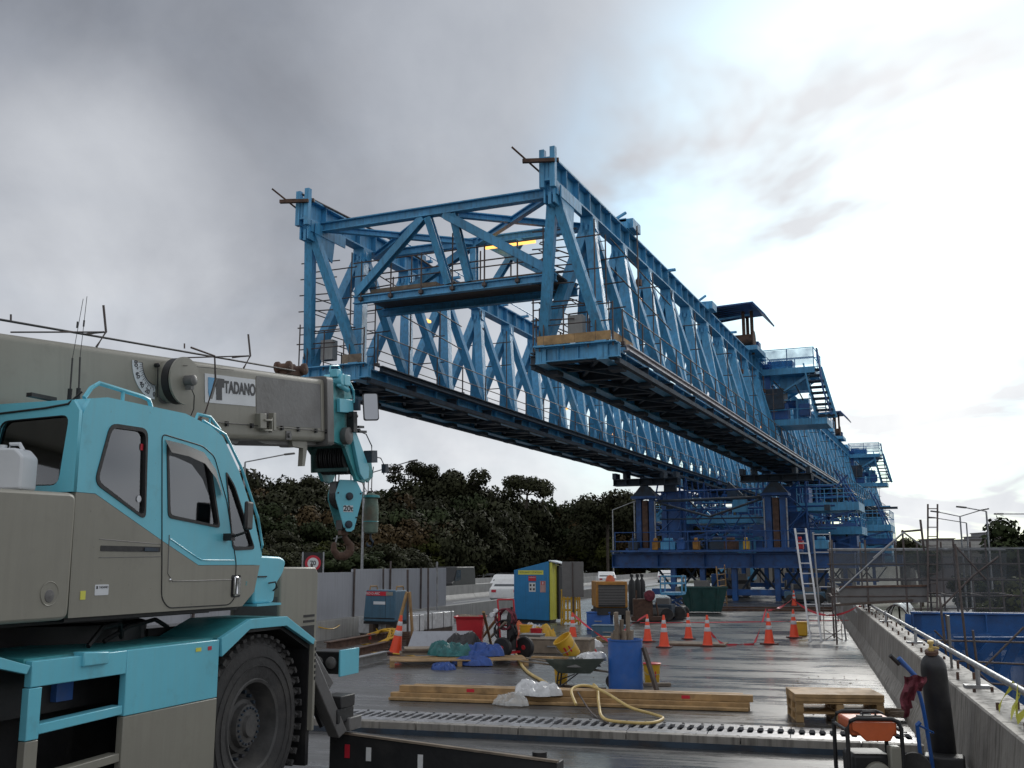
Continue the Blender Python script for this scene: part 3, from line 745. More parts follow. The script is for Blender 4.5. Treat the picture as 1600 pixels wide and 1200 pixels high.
lamp(1500, 807, 100, 1466, 800, 'street lamp with two arms spread in a V over the far bridge', -7.45, double=(1533, 797))
lamp(1612, 803, 95, 1566, 803, 'street lamp at the right edge whose arm reaches in from outside', -7.45)

# ---- 70 sign
P = gp(489, 915, 0.0); P = atd(489, 880, 60)
sg = thing('speed_sign', 'round red and white speed sign reading 70 on a dark square board behind the screens', 'road sign', (P.x, P.y, -0.04))
to_cam = (V((0, 0, P.z)) - P).normalized(); sx = V((0, 0, 1)).cross(to_cam).normalized()
MF = face_matrix(P, sx, (0, 0, 1)); MFl = chain_matrix(sg).inverted() @ MF
def flat(b, name, m, parent, z0, z1, outline, M4):
    bb = MB(); bb.prism(outline, lambda x, y: V((x, y, z0)), lambda x, y: V((x, y, z1)))
    bb.v = [tuple(M4 @ V(p)) for p in bb.v]; return bb.build(name, m, parent, smooth=False)
circ = lambda r, n=32, cx=0, cy=0: [(cx + r * math.cos(2 * math.pi * i / n), cy + r * math.sin(2 * math.pi * i / n)) for i in range(n)]
bd = flat(None, 'board', M['black'], sg, -0.03, 0.0, rrect(-0.52, -0.85, 0.52, 0.62, 0.05), MFl)
flat(None, 'red_ring', M['text_r'], bd, 0.002, 0.010, circ(0.46), MFl)
flat(None, 'white_disc', M['white'], bd, 0.012, 0.018, circ(0.32), MFl)
text_mesh('70', 0.36, M['text_k'], 'lettering', bd, MFl @ Matrix.Translation((0, -0.0, 0.030)), 0.003, 0.006)
for s in (-1, 1):
    b = MB(); b.box((s * 0.60, -0.5, -0.05), (0.09, 2.3, 0.09)); b.v = [tuple(MFl @ V(p)) for p in b.v]; b.build('post', M['galv'], sg)
b = MB(); b.box((0, -1.45, -0.05), (0.09, 1.9, 0.09)); b.v = [tuple(MFl @ V(p)) for p in b.v]; b.build('post', M['galv'], sg)

# ================================================================== LAUNCHING GANTRY (one thing, many parts)
gy = thing('launching_gantry', 'huge blue twin-truss launching gantry standing on steel legs above the viaduct deck', 'gantry', (-14.1, 62, 0))
GO = V((14.1, -62, 0))                                  # world -> gantry
def GB(b, name, m, parent=gy, **k):
    b.v = [tuple(V(p) + GO) for p in b.v]; return b.build(name, m, parent, **k)
PAN, YA, ZT, ZB = 3.1, 26.0, 12.72, 8.42
GIRD = ((-10.0, 38), (-18.25, 37))
HW = 0.95
# members share four meshes
def diag_mesh(dx, dy, w, h):
    """from apex (0,0,0) down to a bottom node; box section with end plates"""
    q = V((dx, dy, ZB - ZT)); b = MB(); d = q.normalized()
    b.beam(V((0, 0, 0)) + d * 0.35, q - d * 0.12, w, h, up=(1, 0, 0))
    b.beam(V((0, 0, 0)) + d * 0.05, V((0, 0, 0)) + d * 0.42, w * 0.55, h * 1.25, up=(1, 0, 0))
    b.beam(q - d * 0.45, q - d * 0.02, w * 1.12, h * 1.14, up=(1, 0, 0))
    return b.mesh('diagonal', M['gblue'], False)
mem = {}
for sx_ in (-1, 1):
    mem[(sx_, 1)] = diag_mesh(sx_ * HW, PAN / 2, 0.25, 0.28)
    mem[(sx_, -1)] = diag_mesh(sx_ * HW, -PAN / 2, 0.34, 0.32)
node_b = MB().box((0, 0, 0.0), (0.42, 0.5, 0.34)).box((0, 0, -0.28), (0.10, 0.62, 0.36)).box((0.14, 0, -.22), (.05, .7, .42)).box((-0.14, 0, -.22), (.05, .7, .42))
node_m = node_b.mesh('apex_node', M['gblue'], False)
foot_m = MB().box((0, 0, 0.02), (0.34, 0.8, 0.05)).box((0, 0, 0.16), (0.06, 0.7, 0.26)).mesh('foot_gusset', M['gblue'], False)
splice_m = MB().box((0, 0, 0.0), (0.5, 0.85, 0.24)).box((0, 0, .2), (.3, .5, .2)).mesh('chord_splice', M['gblue'], False)
rnd = random.Random(3)
ub_m = MB().ibeam((-1.35, 0, 0), (1.35, 0, 0), 0.22, 0.28, 0.03).mesh('underside_beam', M['gdark'], False)
us_m = MB().ibeam((-.80, 0, 0), (.80, 0, 0), 0.16, 0.2, 0.03).mesh('underside_strut', M['gdark'], False)
ua_m = MB().beam((-.8, .1, 8.0), (.8, PAN - .1, 8.0), 0.1, 0.1).mesh('underside_brace', M['gdark'], False)
uc_m = MB().beam((.8, .1, 8.115), (-.8, PAN - .1, 8.115), 0.1, 0.1).mesh('underside_brace', M['gdark'], False)
cl_m = MB().box((0, 0, 0), (0.42, 0.5, 0.12)).mesh('clamp_plate', M['gdark'], False)
for X, n in GIRD:
    Y1 = YA + n * PAN
    for k in range(n):
        y = YA + k * PAN
        inst(mem[(1, 1)], 'diagonal', gy, V((X, y, ZT)) + GO); inst(mem[(-1, 1)], 'diagonal', gy, V((X, y, ZT)) + GO)
        if k < n - 1:
            inst(mem[(1, -1)], 'diagonal', gy, V((X, y + PAN, ZT)) + GO); inst(mem[(-1, -1)], 'diagonal', gy, V((X, y + PAN, ZT)) + GO)
        inst(node_m, 'apex_node', gy, V((X, y, ZT - 0.08)) + GO)
        for s in (-1, 1): inst(foot_m, 'foot_gusset', gy, V((X + s * HW, y + PAN / 2, ZB + 0.0)) + GO)
        if k % 4 == 2: inst(splice_m, 'chord_splice', gy, V((X, y + 0.6, ZT + 0.90)) + GO)
    # top chord in lengths
    L = PAN * 4
    y = YA - 0.5
    while y < Y1:
        ye = min(y + L, Y1); GB(MB().ibeam((X, y + 0.01, ZT + 0.44), (X, ye - 0.01, ZT + 0.44), 0.42, 0.70, 0.05, stiff=1.03), 'top_chord', M['gblue'], smooth=False); y = ye
    # bottom chords, cross beams, bracing, grating
    for s in (-1, 1):
        y = YA + 1.3
        while y < Y1:
            ye = min(y + L, Y1); GB(MB().ibeam((X + s * HW, y + 0.01, 8.17), (X + s * HW, ye - 0.01, 8.17), 0.34, 0.46, 0.04, stiff=1.55), 'bottom_chord', M['gblue'], smooth=False); y = ye
    for k in range(n):
        y = YA + PAN / 2 + k * PAN
        inst(ub_m, 'underside_beam', gy, V((X, y, 8.10)) + GO)
        inst(us_m, 'underside_strut', gy, V((X, y + PAN / 2, 8.10)) + GO)
        if k < n - 1: inst(ua_m, 'underside_brace', gy, V((X, y, 0)) + GO); inst(uc_m, 'underside_brace', gy, V((X, y, 0)) + GO)
        for s in (-1, 1): inst(cl_m, 'clamp_plate', gy, V((X + s * 1.0, y + 1.0, 7.86)) + GO)
    GB(MB().box((X, (YA + 1.4 + Y1) / 2, 8.455), (1.5, Y1 - YA - 1.4, 0.03)), 'walkway_grating', M['gdark'], smooth=False)
    # runway rail bracketed on both sides, and lower running pipe
    for s in (-1, 1):
        y = YA + 2.0
        while y < Y1:
            ye = min(y + L * 1.5, Y1)
            GB(MB().ibeam((X + s * 1.46, y + .01, 8.36), (X + s * 1.46, ye - .01, 8.36), 0.2, 0.20, 0.035), 'runway_rail', M['rail'] if s == 1 and X > -12 else M['gdark'], smooth=False)
            y = ye
        GB(MB().beam((X + s * 1.30, YA + 1.6, 7.93), (X + s * 1.30, Y1, 7.93), 0.16, 0.14), 'lower_runner', M['gdark'], smooth=False)
        # handrail
        hr = MB(); npost = int((Y1 - YA - 2) / 2.07)
        for i in range(npost):
            y = YA + 2 + i * 2.07; hr.tube((X + s * 1.36, y, 8.45), (X + s * 1.36, y, 9.52), 0.026, 5)
            if i % 3 == 0: hr.box((X + s * 1.36, y, 8.5), (.12, .12, .1))
        for z in (8.98, 9.50): hr.tube((X + s * 1.36, YA + 2, z), (X + s * 1.36, YA + 2 + (npost - 1) * 2.07, z), 0.02, 5)
        GB(hr, 'handrail', M['tube'])
    # top chord handline, upstands
    tl = MB()
    for i in range(int((Y1 - YA) / 2.4)):
        y = YA + 5 + i * 2.4
        if X < -12 or i % 5 == 3: tl.beam((X - 0.35, y, ZT + 0.84), (X + 0.42, y, ZT + 0.84), 0.14, 0.09)
        if X < -12: tl.beam((X + .35, y, ZT + .9), (X + .35, y, ZT + 1.02), .03, .03)
    if X < -12: tl.tube((X + 0.37, YA + 5, ZT + 1.0), (X + 0.37, Y1 - 2, ZT + 1.0), 0.025, 6)
    GB(tl, 'chord_brackets', M['gblue'], smooth=False)
    # hanging power-cable and chain hoists under the top chord
    for i, yy in enumerate((33.6, 38.2, 45.1, 52.0, 58.5)):
        hb = MB().tube((X + .25, yy, ZT + 0.02), (X + .25, yy, ZT - 0.75), 0.02, 5).box((X + .25, yy, ZT - 0.85), (0.18, 0.18, 0.22)).tube((X + .25, yy - .25, ZT + .02), (X + .25, yy - .02, ZT - .7), 0.012, 4)
        GB(hb, 'chain_hoist', M['rust'])
    # tube scaffold inside the truss: cross tubes and ledgers
    sf = MB()
    for i in range(int((Y1 - YA) / PAN / 2)):
        y = YA + 1.2 + i * PAN * 2
        for z in (9.6, 10.6, 11.6): sf.tube((X - 0.9, y, z), (X + 1.0, y, z), 0.022, 5)
        for s in (-.8, .8): sf.tube((X + s, y, 8.46), (X + s, y, 12.1), 0.024, 5)
    for z in (9.55, 10.5): sf.tube((X - .95, YA + 1.5, z), (X - .95, Y1 - 2, z + .1), 0.02, 5)
    GB(sf, 'tube_scaffold', M['tube'])
    # little lit lamps strung along the inside
    for i, (yy, zz_) in enumerate(((33.2, 11.2), (41, 9.6), (48, 9.9), (56, 9.5), (66, 9.7), (78, 9.6))):
        la = GB(MB().box((X + 0.35, yy, zz_ + .0), (0.10, 0.46, 0.09)), 'strip_lamp', M['lamp_o'], bevel=0.01)
    # front end: deep end plate, twin upright brackets, rusty clamp with rods
    for s in (-0.16, 0.16): GB(MB().beam((X + s, YA - 0.42, ZT - .1), (X + s, YA - 0.42, ZT + 1.02 + (0.06 if s > 0 else 0)), 0.15, 0.17), 'end_upright', M['gblue'], smooth=False)
    GB(MB().prism([(-.5, -.3), (1.2, -.3), (1.2, 0.05), (-.5, 0.05)], lambda y, z: (X + 0.24, YA + y + .4, ZT + z), lambda y, z: (X + 0.28, YA + y + .4, ZT + z))
       .prism([(-.1, -.3), (1.0, -.3), (0.9, -1.0), (0.2, -0.7)], lambda y, z: (X + 0.22, YA + y, ZT + z), lambda y, z: (X + 0.26, YA + y, ZT + z)), 'node_plate', M['gblue'], smooth=False)
    cb = MB().beam((X - 0.62, YA - .50, ZT + 0.76), (X + 0.25, YA - .2, ZT + 0.76), 0.13, 0.10).beam((X - 0.62, YA - .8, ZT + 0.64), (X + 0.25, YA - .52, ZT + 0.64), 0.12, 0.10)
    GB(cb, 'clamp_beam', M['rust'], smooth=False)
    GB(MB().tube((X - .95, YA - 0.8, ZT + 1.12), (X + 0.0, YA + 0.4, ZT + 0.15), 0.028, 6), 'tie_rod', M['rust'])
    # front platform: beam, timber toe boards, white box, ladder cage
    GB(MB().ibeam((X - 1.05, YA + 1.42, 8.2), (X + 1.45, YA + 1.42, 8.2), 0.2, 0.42, 0.03, stiff=.6), 'front_beam', M['gblue'], smooth=False)
    GB(MB().beam((X - 1.0, YA + 1.25, 8.42), (X + 1.4, YA + 1.25, 8.42), 0.22, 0.035), 'front_flange', M['gblue'], smooth=False)
    tbm = M['wood'] if X > -12 else M['wood_g']
    for j, (xa, xb_) in enumerate(((-1.0, 0.15), (0.16, 1.25)) if X > -12 else ((0.55, 1.25),)): GB(MB().beam((X + xa, YA + 1.2, 8.60), (X + xb_, YA + 1.2, 8.60), 0.04, 0.27), 'toe_board', tbm, smooth=False)
    if X > -12: GB(MB().beam((X + 1.29, YA + 1.25, 8.60), (X + 1.29, YA + 3.2, 8.60), 0.04, 0.25), 'toe_board', tbm, smooth=False)
    GB(MB().box((X + (0.05 if X > -12 else -.3), YA + 1.7, 9.05), (0.46, 0.3, 0.66)), 'switch_box', M['conc_l'], smooth=False, bevel=.01)
    fr_ = MB()
    for xx in (-1.15, -0.95, -.2, .55, 1.3): fr_.tube((X + xx, YA + 1.25, 8.3), (X + xx, YA + 1.25, 9.6 if xx > -1 else 9.9), 0.024, 5)
    for z in (9.05, 9.55): fr_.tube((X - 1.15, YA + 1.25, z), (X + 1.3, YA + 1.25, z), 0.02, 5)
    # ladder-like tubes from the front post into the truss
    for i in range(6): fr_.tube((X - 1.15, YA + 1.1 + .02 * i, 9.2 + i * 0.55), (X + 0.05 + (.1 * (i % 2)), YA + 1.5, 9.25 + i * .55), 0.022, 5)
    for i in range(5): fr_.tube((X - 1.1, YA + 1.6, 9.3 + i * .55), (X - .1, YA + 3.2, 8.95 + i * .55), 0.02, 5)
    fr_.tube((X - .1, YA + 3.3, 8.5), (X - .1, YA + 3.3, 12.3), .024, 5).tube((X + .45, YA + 3.3, 8.5), (X + .45, YA + 3.3, 12.3), .024, 5)
    for i in range(12): fr_.tube((X - .1, YA + 3.3, 8.8 + i * .3), (X + .45, YA + 3.3, 8.8 + i * .3), .014, 4)
    for z in (9.9, 10.7, 11.5): fr_.tube((X + 1.1, YA + 3.2, z), (X - .9, YA + 3.6, z + .05), .024, 5)
    fr_.tube((X + 1.1, YA + 4.6, 9.5), (X + 1.1, YA + 4.6, 12.9), .026, 5)
    for z in (10.5, 11.4): fr_.tube((X + 1.1, YA + 1.8, z + .25), (X + 1.1, YA + 8.6, z - .2), .022, 5)
    GB(fr_, 'end_scaffold', M['tube'])

# ---- portal frame that ties the two girders at the front end
XL, XR = -18.25, -10.0; XM = (XL + XR) / 2
def mem_(p, q, w=0.26, h=0.28, name='portal_brace', m='gblue', up=(0, 1, 0)): return GB(MB().ibeam(p, q, w, h, 0.035, up=up), name, M[m], smooth=False)
yF, yB, zU, zL = YA + 0.35, YA + 3.6, ZT + 0.02, 10.45
mem_((XL + .2, yF, zU), (XR - .2, yF, zU), .26, .30, 'portal_beam', up=(0, 0, 1))
mem_((XL + .2, yB, zU), (XR - .2, yB, zU), .22, .26, 'portal_beam', up=(0, 0, 1))
for a, b_ in (((XL, yF), (XM, yB)), ((XL, yB), (XM, yF)), ((XM, yF), (XR, yB)), ((XM, yB), (XR, yF))):
    mem_((a[0] + (.3 if a[0] == XL else .12), a[1] + (.1 if a[1] == yF else -.1), zU - .01 if a[1] == yF else zU - .06), (b_[0] - (.3 if b_[0] == XR else .12), b_[1] + (.1 if b_[1] == yF else -.1), zU - .03), .18, .2, up=(0, 0, 1))
yW0, yW1 = YA + 1.1, YA + 2.9
for yy, up_, s in ((yW0, yF, 1), (yW1, yB, 2)):
    mem_((XM - .25, up_, zU - .15), (XL + 1.1, yy, zL + .2), .24, .24)
    mem_((XM + .45, up_, zU - .15), (XR - .45, yy, zL + .15), .26, .26)
    mem_((XM - .1, up_, zU - .15), (XM + .25, yy, zL + .2), .22, .22)
    mem_((XM + .75, up_, zU - .15), (XM + .95, yy, zL + .2), .22, .22) if s == 1 else mem_((XM + 1.6, up_, zU - .15), (XM + 0.7, yy, zL + .2), .2, .2)
    mem_((XL + 1.0, yy, zL), (XR - .35, yy, zL), .2, .24, 'walkway_beam', up=(0, 0, 1))
GB(MB().beam((XL + 1.1, (yW0 + yW1) / 2, zL + .16), (XR - .4, (yW0 + yW1) / 2, zL + .16), yW1 - yW0 + .1, 0.05), 'portal_walkway', M['wood_d'], smooth=False)
for xa, xb_ in ((XL + 1.4, XM - .1), (XM + 1.3, XR - 1.0)):
    GB(MB().beam((xa, yW1 - .25, zL + .32), (xb_, yW1 - .25, zL + .34), 0.04, 0.26), 'toe_board', M['wood_g'], smooth=False)
GB(MB().beam((XL + 1.5, yW0 + .3, zL + .27), (XM - .3, yW0 + .34, zL + .29), 0.3, 0.16), 'plank_stack', M['wood_g'], smooth=False)
hr = MB()
for yy in (yW0 - .1, yW1 + .1):
    for i in range(7): x = XL + 1.3 + i * 1.08; hr.tube((x, yy, zL - .1), (x, yy, zL + 1.25 + (.5 if i in (3,) else 0)), .026, 5).box((x, yy, zL + .0), (.12, .12, .1))
    for z in (.75, 1.2): hr.tube((XL + 1.0, yy, zL + z), (XR - .2, yy, zL + z), .024, 5)
hr.tube((XR - 1.6, yW1, zL + 1.7), (XR - .3, yW1 - .6, zL + 1.0), .024, 5).tube((XR - 2.2, yW1, zL + 1.4), (XR - .7, yW1, zL + .75), .024, 5)
GB(hr, 'portal_handrail', M['tube'])
GB(MB().beam((XM + .55, yW1 + .2, zU - .42), (XM + 2.3, yW1 + .2, zU - .42), .1, .09), 'strip_lamp', M['lamp_o'])
GB(MB().path([(XL - .1, YA - .4, ZT + .95), (XL + 1.2, YA + 3, ZT + .3), (XL + 2.2, YA + 6, ZT - .6)], .04, 5), 'tie_rope', M['tube'])

# ---- work platform with rails
def platform(x0, x1, y0, y1, z, name='side_platform', m='gblue', rail=True, depth=.35, legs=None):
    p = GB(MB().box(((x0 + x1) / 2, (y0 + y1) / 2, z - depth / 2), (x1 - x0, y1 - y0, depth)), name, M[m], smooth=False)
    if rail:
        b = MB(); nx_ = max(2, int((x1 - x0) / 1.1) + 1); ny_ = max(2, int((y1 - y0) / 1.3) + 1)
        for i in range(nx_):
            x = x0 + .04 + (x1 - x0 - .08) * i / (nx_ - 1)
            for y in (y0 + .04, y1 - .04): b.tube((x, y, z), (x, y, z + 1.1), .03, 5)
        for i in range(1, ny_ - 1):
            y = y0 + (y1 - y0) * i / (ny_ - 1)
            for x in (x0 + .04, x1 - .04): b.tube((x, y, z), (x, y, z + 1.1), .03, 5)
        for zz_ in (.55, 1.1):
            for y in (y0 + .04, y1 - .04): b.tube((x0, y, z + zz_), (x1, y, z + zz_), .026, 5)
            for x in (x0 + .04, x1 - .04): b.tube((x, y0, z + zz_), (x, y1, z + zz_), .026, 5)
        b.v = [tuple(V(q) + GO) for q in b.v]; b.build('platform_rail', M['gblue'], p)
    return p
# ---- winch trolley on the right girder with canopy, drum, stair tower
def trolley(Y, sc=1.0):
    zt = ZT + .8
    rf = GB(MB().prism([(-1.9, 0.10), (1.0, 0.20), (1.6, -0.50), (1.55, -.56), (.95, .12), (-1.9, .02)], lambda x, z: (-10.4 + x, Y - 1.5, zt + 2.3 + z), lambda x, z: (-10.4 + x, Y + 1.8, zt + 2.3 + z)), 'canopy_roof', M['gblue2'], smooth=False)
    rb = MB()
    for i in range(8): rb.beam((-12.4, Y - 1.3 + i * .43, zt + 2.22), (-9.4, Y - 1.3 + i * .43, zt + 2.5), .05, .06)
    rb.v = [tuple(V(q) + GO) for q in rb.v]; rb.build('roof_ribs', M['gdark'], rf, smooth=False)
    for x, y in ((-10.2, Y), (-9.75, Y), (-10.2, Y + 1.2)): GB(MB().beam((x, y, zt - .1), (x, y, zt + 2.35), .16, .16), 'canopy_post', M['rust'], smooth=False)
    GB(MB().beam((-12.0, Y, zt + 2.0), (-9.7, Y, zt + 2.15), .1, .1), 'canopy_strut', M['gblue'], smooth=False)
    GB(MB().box((-10.1, Y + .4, zt + .12), (1.5, 2.6, .25)), 'trolley_base', M['gblue'], smooth=False)
    GB(MB().lathe((-10.9, Y, zt + .75), [(.48, 0), (.48, .06), (.3, .06), (.3, 1.2), (.48, 1.2), (.48, 1.26)], 20, 'X'), 'winch_drum', M['rust'])
    GB(MB().box((-10.0, Y + 1.4, zt + .55), (.8, .7, .6)).tube((-10.3, Y + .9, zt + .5), (-9.7, Y + .9, zt + .5), .16, 10), 'winch_motor', M['gblue2'], bevel=.03)
def stair_tower(Y, zt=13.6):
    platform(-9.9, -6.9, Y, Y + 3.2, zt - .5, 'upper_platform')
    GB(MB().box((-8.8, Y + 1.2, zt - .2), (1.2, 1.0, .55)), 'power_unit', M['gblue'], smooth=False, bevel=.03)
    platform(-9.6, -6.4, Y + .2, Y + 2.6, zt - 3.4, 'lower_platform')
    for s in (0, 1): GB(MB().beam((-9.3, Y + .3 + s * 2.2, zt - 2.2), (-7.2, Y + .3 + s * 2.2, zt - .9), .14, .16), 'platform_knee', M['gblue'], smooth=False)
    GB(MB().box((-9.0, Y + .8, zt - 2.9), (.9, .8, .9)).tube((-9.4, Y + 1.4, zt - 2.4), (-8.2, Y + 1.4, zt - 2.4), .22, 10), 'hydraulic_pump', M['gblue2'], smooth=False)
    st_ = GB(MB().prism([(-.16, 0), (.16, 0), (.16 , -3.2), (-.16, -3.2)], lambda x, z: (-6.95 - z * .17 * 1.0 - .55 + x * .25, Y - .05, zt - .3 + z), lambda x, z: (-6.95 - z * .17 - .55 + x * .25, Y + 0.05, zt - .3 + z)), 'stair_string', M['gblue'], smooth=False)
    GB(MB().beam((-6.75, Y + .1, zt + .5), (-6.5, Y + .1, zt - 1.9), .45, .08, up=(1, 0, 0)).beam((-6.5, Y + .1, zt - 1.9), (-6.1, Y + .1, zt - 3.3), .4, .08, up=(1, 0, 0)), 'stair_side_panel', M['gblue2'], smooth=False)
    for i in range(9): GB(MB().box((-7.1 + i * .085, Y + .45, zt - .65 - i * .33), (.9, .7, .06)), 'stair_tread', M['gdark'], smooth=False)
    for (x_, y_, z_, a_, b_, c_, m_) in ((-9.4, Y + 2.2, zt - .1, .8, .8, .8, 'gblue2'), (-8.2, Y + 1.6, zt - 1.2, 1.6, 1.2, .9, 'gblue'), (-9.2, Y + 1.0, zt - 2.2, 1.0, 1.6, 1.2, 'gdark'), (-8.0, Y + 2.2, zt - 2.6, .9, .6, 1.2, 'gblue'), (-9.6, Y + .6, zt - 1.2, .3, .3, 2.2, 'gblue2'), (-7.6, Y + .5, zt - 2.9, .6, .5, .7, 'gblue2')):
        GB(MB().box((x_, y_, z_), (a_, b_, c_)), 'machinery', M[m_], bevel=.03)
    GB(MB().prism([(-9.85, 0.1), (-6.95, .1), (-6.95, 1.05), (-9.85, 1.05)], lambda x, z: (x, Y + .0, zt - .5 + z), lambda x, z: (x, Y + .012, zt - .5 + z)), 'mesh_guard', M['net_c'], smooth=False)
    GB(MB().path([(-9.2, Y, zt - 1.2), (-8.6, Y - .1, zt - 1.9), (-8.0, Y, zt - 1.5), (-7.6, Y, zt - 2.4)], .04, 5), 'hose', M['black'])
    for s in (-.46, .46): GB(MB().beam((-7.1 + s, Y + .45, zt - .5), (-6.42 + s, Y + .45, zt - 3.4), .06, .2), 'stair_string', M['gblue'], smooth=False)
trolley(55.5); stair_tower(58.5); trolley(99.0); stair_tower(108.0, 13.5)
for yy in (33.0, 45.3, 58.0):
    GB(MB().box((-9.85, yy, ZT + 1.0), (.5, .9, .34)).tube((-10.3, yy - .4, ZT + 1.2), (-10.0, yy, ZT + 1.55), .06, 6), 'roller_bracket', M['gblue'], smooth=False)
for yy in (70, 78, 88, 93, 120, 131):
    GB(MB().box((-10.0, yy, ZT + .95), (.8, 1.2, .3)).tube((-9.7, yy, ZT + 1.1), (-9.7, yy, ZT + 1.9), .03, 5).tube((-9.7, yy + 1.4, ZT + 1.0), (-9.7, yy + 1.4, ZT + 1.9), .03, 5).tube((-9.7, yy, ZT + 1.9), (-9.7, yy + 1.4, ZT + 1.9), .03, 5), 'chord_fitting', M['gblue'], smooth=False)

# ---- supports
def support(Y, zbeam, full=True):
    zb0, zb1 = zbeam
    GB(MB().ibeam((-20.0, Y, (zb0 + zb1) / 2), (-5.6, Y, (zb0 + zb1) / 2), .8, zb1 - zb0, .07, stiff=2.4), 'cross_beam', M['gblue2'], smooth=False)
    GB(MB().ibeam((-20.0, Y + 1.6, (zb0 + zb1) / 2), (-5.6, Y + 1.6, (zb0 + zb1) / 2), .8, zb1 - zb0, .07, stiff=2.4), 'cross_beam', M['gblue2'], smooth=False)
    for X in (-18.0, -10.0):
        for s in (-.42, .42):
            GB(MB().ibeam((X + s, Y + .5, zb1 + .01), (X + s, Y + .5, 6.15), .34, .42, .04, up=(0, 1, 0)), 'leg', M['gblue2'], smooth=False)
        GB(MB().box((X, Y + .5, (zb1 + 6.1) / 2), (.34, .5, 6.1 - zb1 - .1)), 'jack_ram', M['rust'], smooth=False)
        for s in (-.66, .66): GB(MB().tube((X + s, Y + .2, zb1 + .3), (X + s, Y + .2, 6.0), .045, 6), 'leg_pipe', M['galv'])
        GB(MB().box((X, Y + .5, 6.24), (1.6, 1.1, .16)), 'leg_cap', M['gblue2'], smooth=False)
        GB(MB().prism([(-.75, 0), (.75, 0), (.22, .62), (-.22, .62)], lambda x, z: (X + x, Y + .1, 6.33 + z), lambda x, z: (X + x, Y + .9, 6.33 + z)), 'pivot_saddle', M['gdark'], smooth=False)
        GB(MB().ibeam((X - 2.0, Y + .5, 7.22), (X + 2.2, Y + .5, 7.22), .8, .42, .05, stiff=.7), 'head_beam', M['gdark'], smooth=False)
        for s in (-1.9, -1.2, 1.2, 2.0): GB(MB().box((X + s, Y + .5, 7.62), (.24, .9, .36)), 'roller_box', M['gdark'], smooth=False)
        GB(MB().box((X, Y + .5, zb1 + .16), (2.2, 1.7, .3)), 'leg_base', M['gblue2'], smooth=False)
    # ties between the legs
    b = MB().tube((-17.2, Y + .5, 6.0), (-10.8, Y + .5, 6.1), .09, 8).tube((-17.2, Y + .5, 5.9), (-14.0, Y + .5, 5.0), .07, 8).tube((-14, Y + .5, 5.0), (-10.8, Y + .5, 6.0), .07, 8)
    b.tube((-17.2, Y + .9, 4.9), (-10.8, Y + .9, 4.9), .05, 6)
    GB(b, 'leg_tie', M['gdark'])
    p = GB(MB().box((-14.2, Y - .35, zb1 + .12), (11.4, 1.2, .12)), 'support_walkway', M['gblue2'], smooth=False)
    hb = MB()
    for i in range(11):
        x = -19.6 + i * 1.14; hb.tube((x, Y - .9, zb1 + .15), (x, Y - .9, zb1 + 1.3), .03, 5)
    for z in (.7, 1.25): hb.tube((-19.6, Y - .9, zb1 + z), (-8.2, Y - .9, zb1 + z), .028, 5)
    hb.v = [tuple(V(q) + GO) for q in hb.v]; hb.build('platform_rail', M['gblue2'], p)
    for x, w_, m in ((-16.4, .9, 'gblue'), (-15.6, .5, 'gblue2'), (-14.7, .34, 'amber'), (-13.4, .9, 'gdark'), (-12.6, .8, 'rust'), (-11.7, .3, 'yellow'), (-17.2, .36, 'amber'), (-8.6, .34, 'red'), (-18.6, .6, 'gdark'), (-7.4, .8, 'gblue')):
        GB(MB().box((x, Y - .2, zb1 + .45), (w_, .6, .5)).tube((x - w_ * .3, Y - .3, zb1 + .8), (x + w_ * .3, Y - .3, zb1 + .8), .12, 8), 'site_gear', M[m], bevel=.03)
    for x in (-16.2, -14.4, -12.5, -10.0, -8.4):                     # trestles standing on the deck
        GB(MB().ibeam((x, Y, 0.02), (x, Y, zb0 - .01), .3, .35, .03, up=(0, 1, 0)), 'trestle_leg', M['gblue2'], smooth=False)
        GB(MB().tube((x, Y + .8, .3), (x + 1.2, Y + .8, zb0 - .05), .07, 6).tube((x, Y + .8, .3), (x - 1.2, Y + .8, zb0 - .05), .07, 6), 'trestle_brace', M['gdark'])
    GB(MB().box((-12.8, Y + .3, .5), (9.6, .5, .35)), 'trestle_sill', M['gblue2'], smooth=False)
support(62.0, (1.92, 2.80))
support(84.0, (1.9, 3.0))
support(112.0, (1.9, 3.0))
# mid-level working platforms and lattice under the girders behind the first support
for (x0, x1, y0, y1, z) in ((-9.3, -5.6, 66, 70, 5.9), (-9.5, -6.0, 72, 76, 4.6), (-8.9, -5.0, 86, 91, 5.2), (-9.2, -5.4, 94, 99, 4.3), (-16.8, -12.2, 68, 72, 5.3), (-17.0, -11.8, 76, 79, 4.4), (-20.4, -16.6, 71, 76, 5.6)):
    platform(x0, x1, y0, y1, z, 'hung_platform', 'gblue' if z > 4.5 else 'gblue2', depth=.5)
    hb = MB()
    for x in (x0 + .3, x1 - .3):
        for y in (y0 + .3, y1 - .3): hb.tube((x, y, z), (x * .75 + .25 * (-10 if x > -14 else -18), y, 7.9), .06, 6)
    hb.beam((x0 + .2, y0 + .2, z - .5), (x1 - .2, y0 + .2, z - 1.4), .12, .12).beam((x1 - .2, y0 + .2, z - .5), (x0 + .2, y0 + .2, z - 1.4), .12, .12).beam((x0 + .2, y0 + .2, z - 1.4), (x1 - .2, y0 + .2, z - 1.4), .16, .16)
    GB(hb, 'platform_hanger', M['gblue2'])
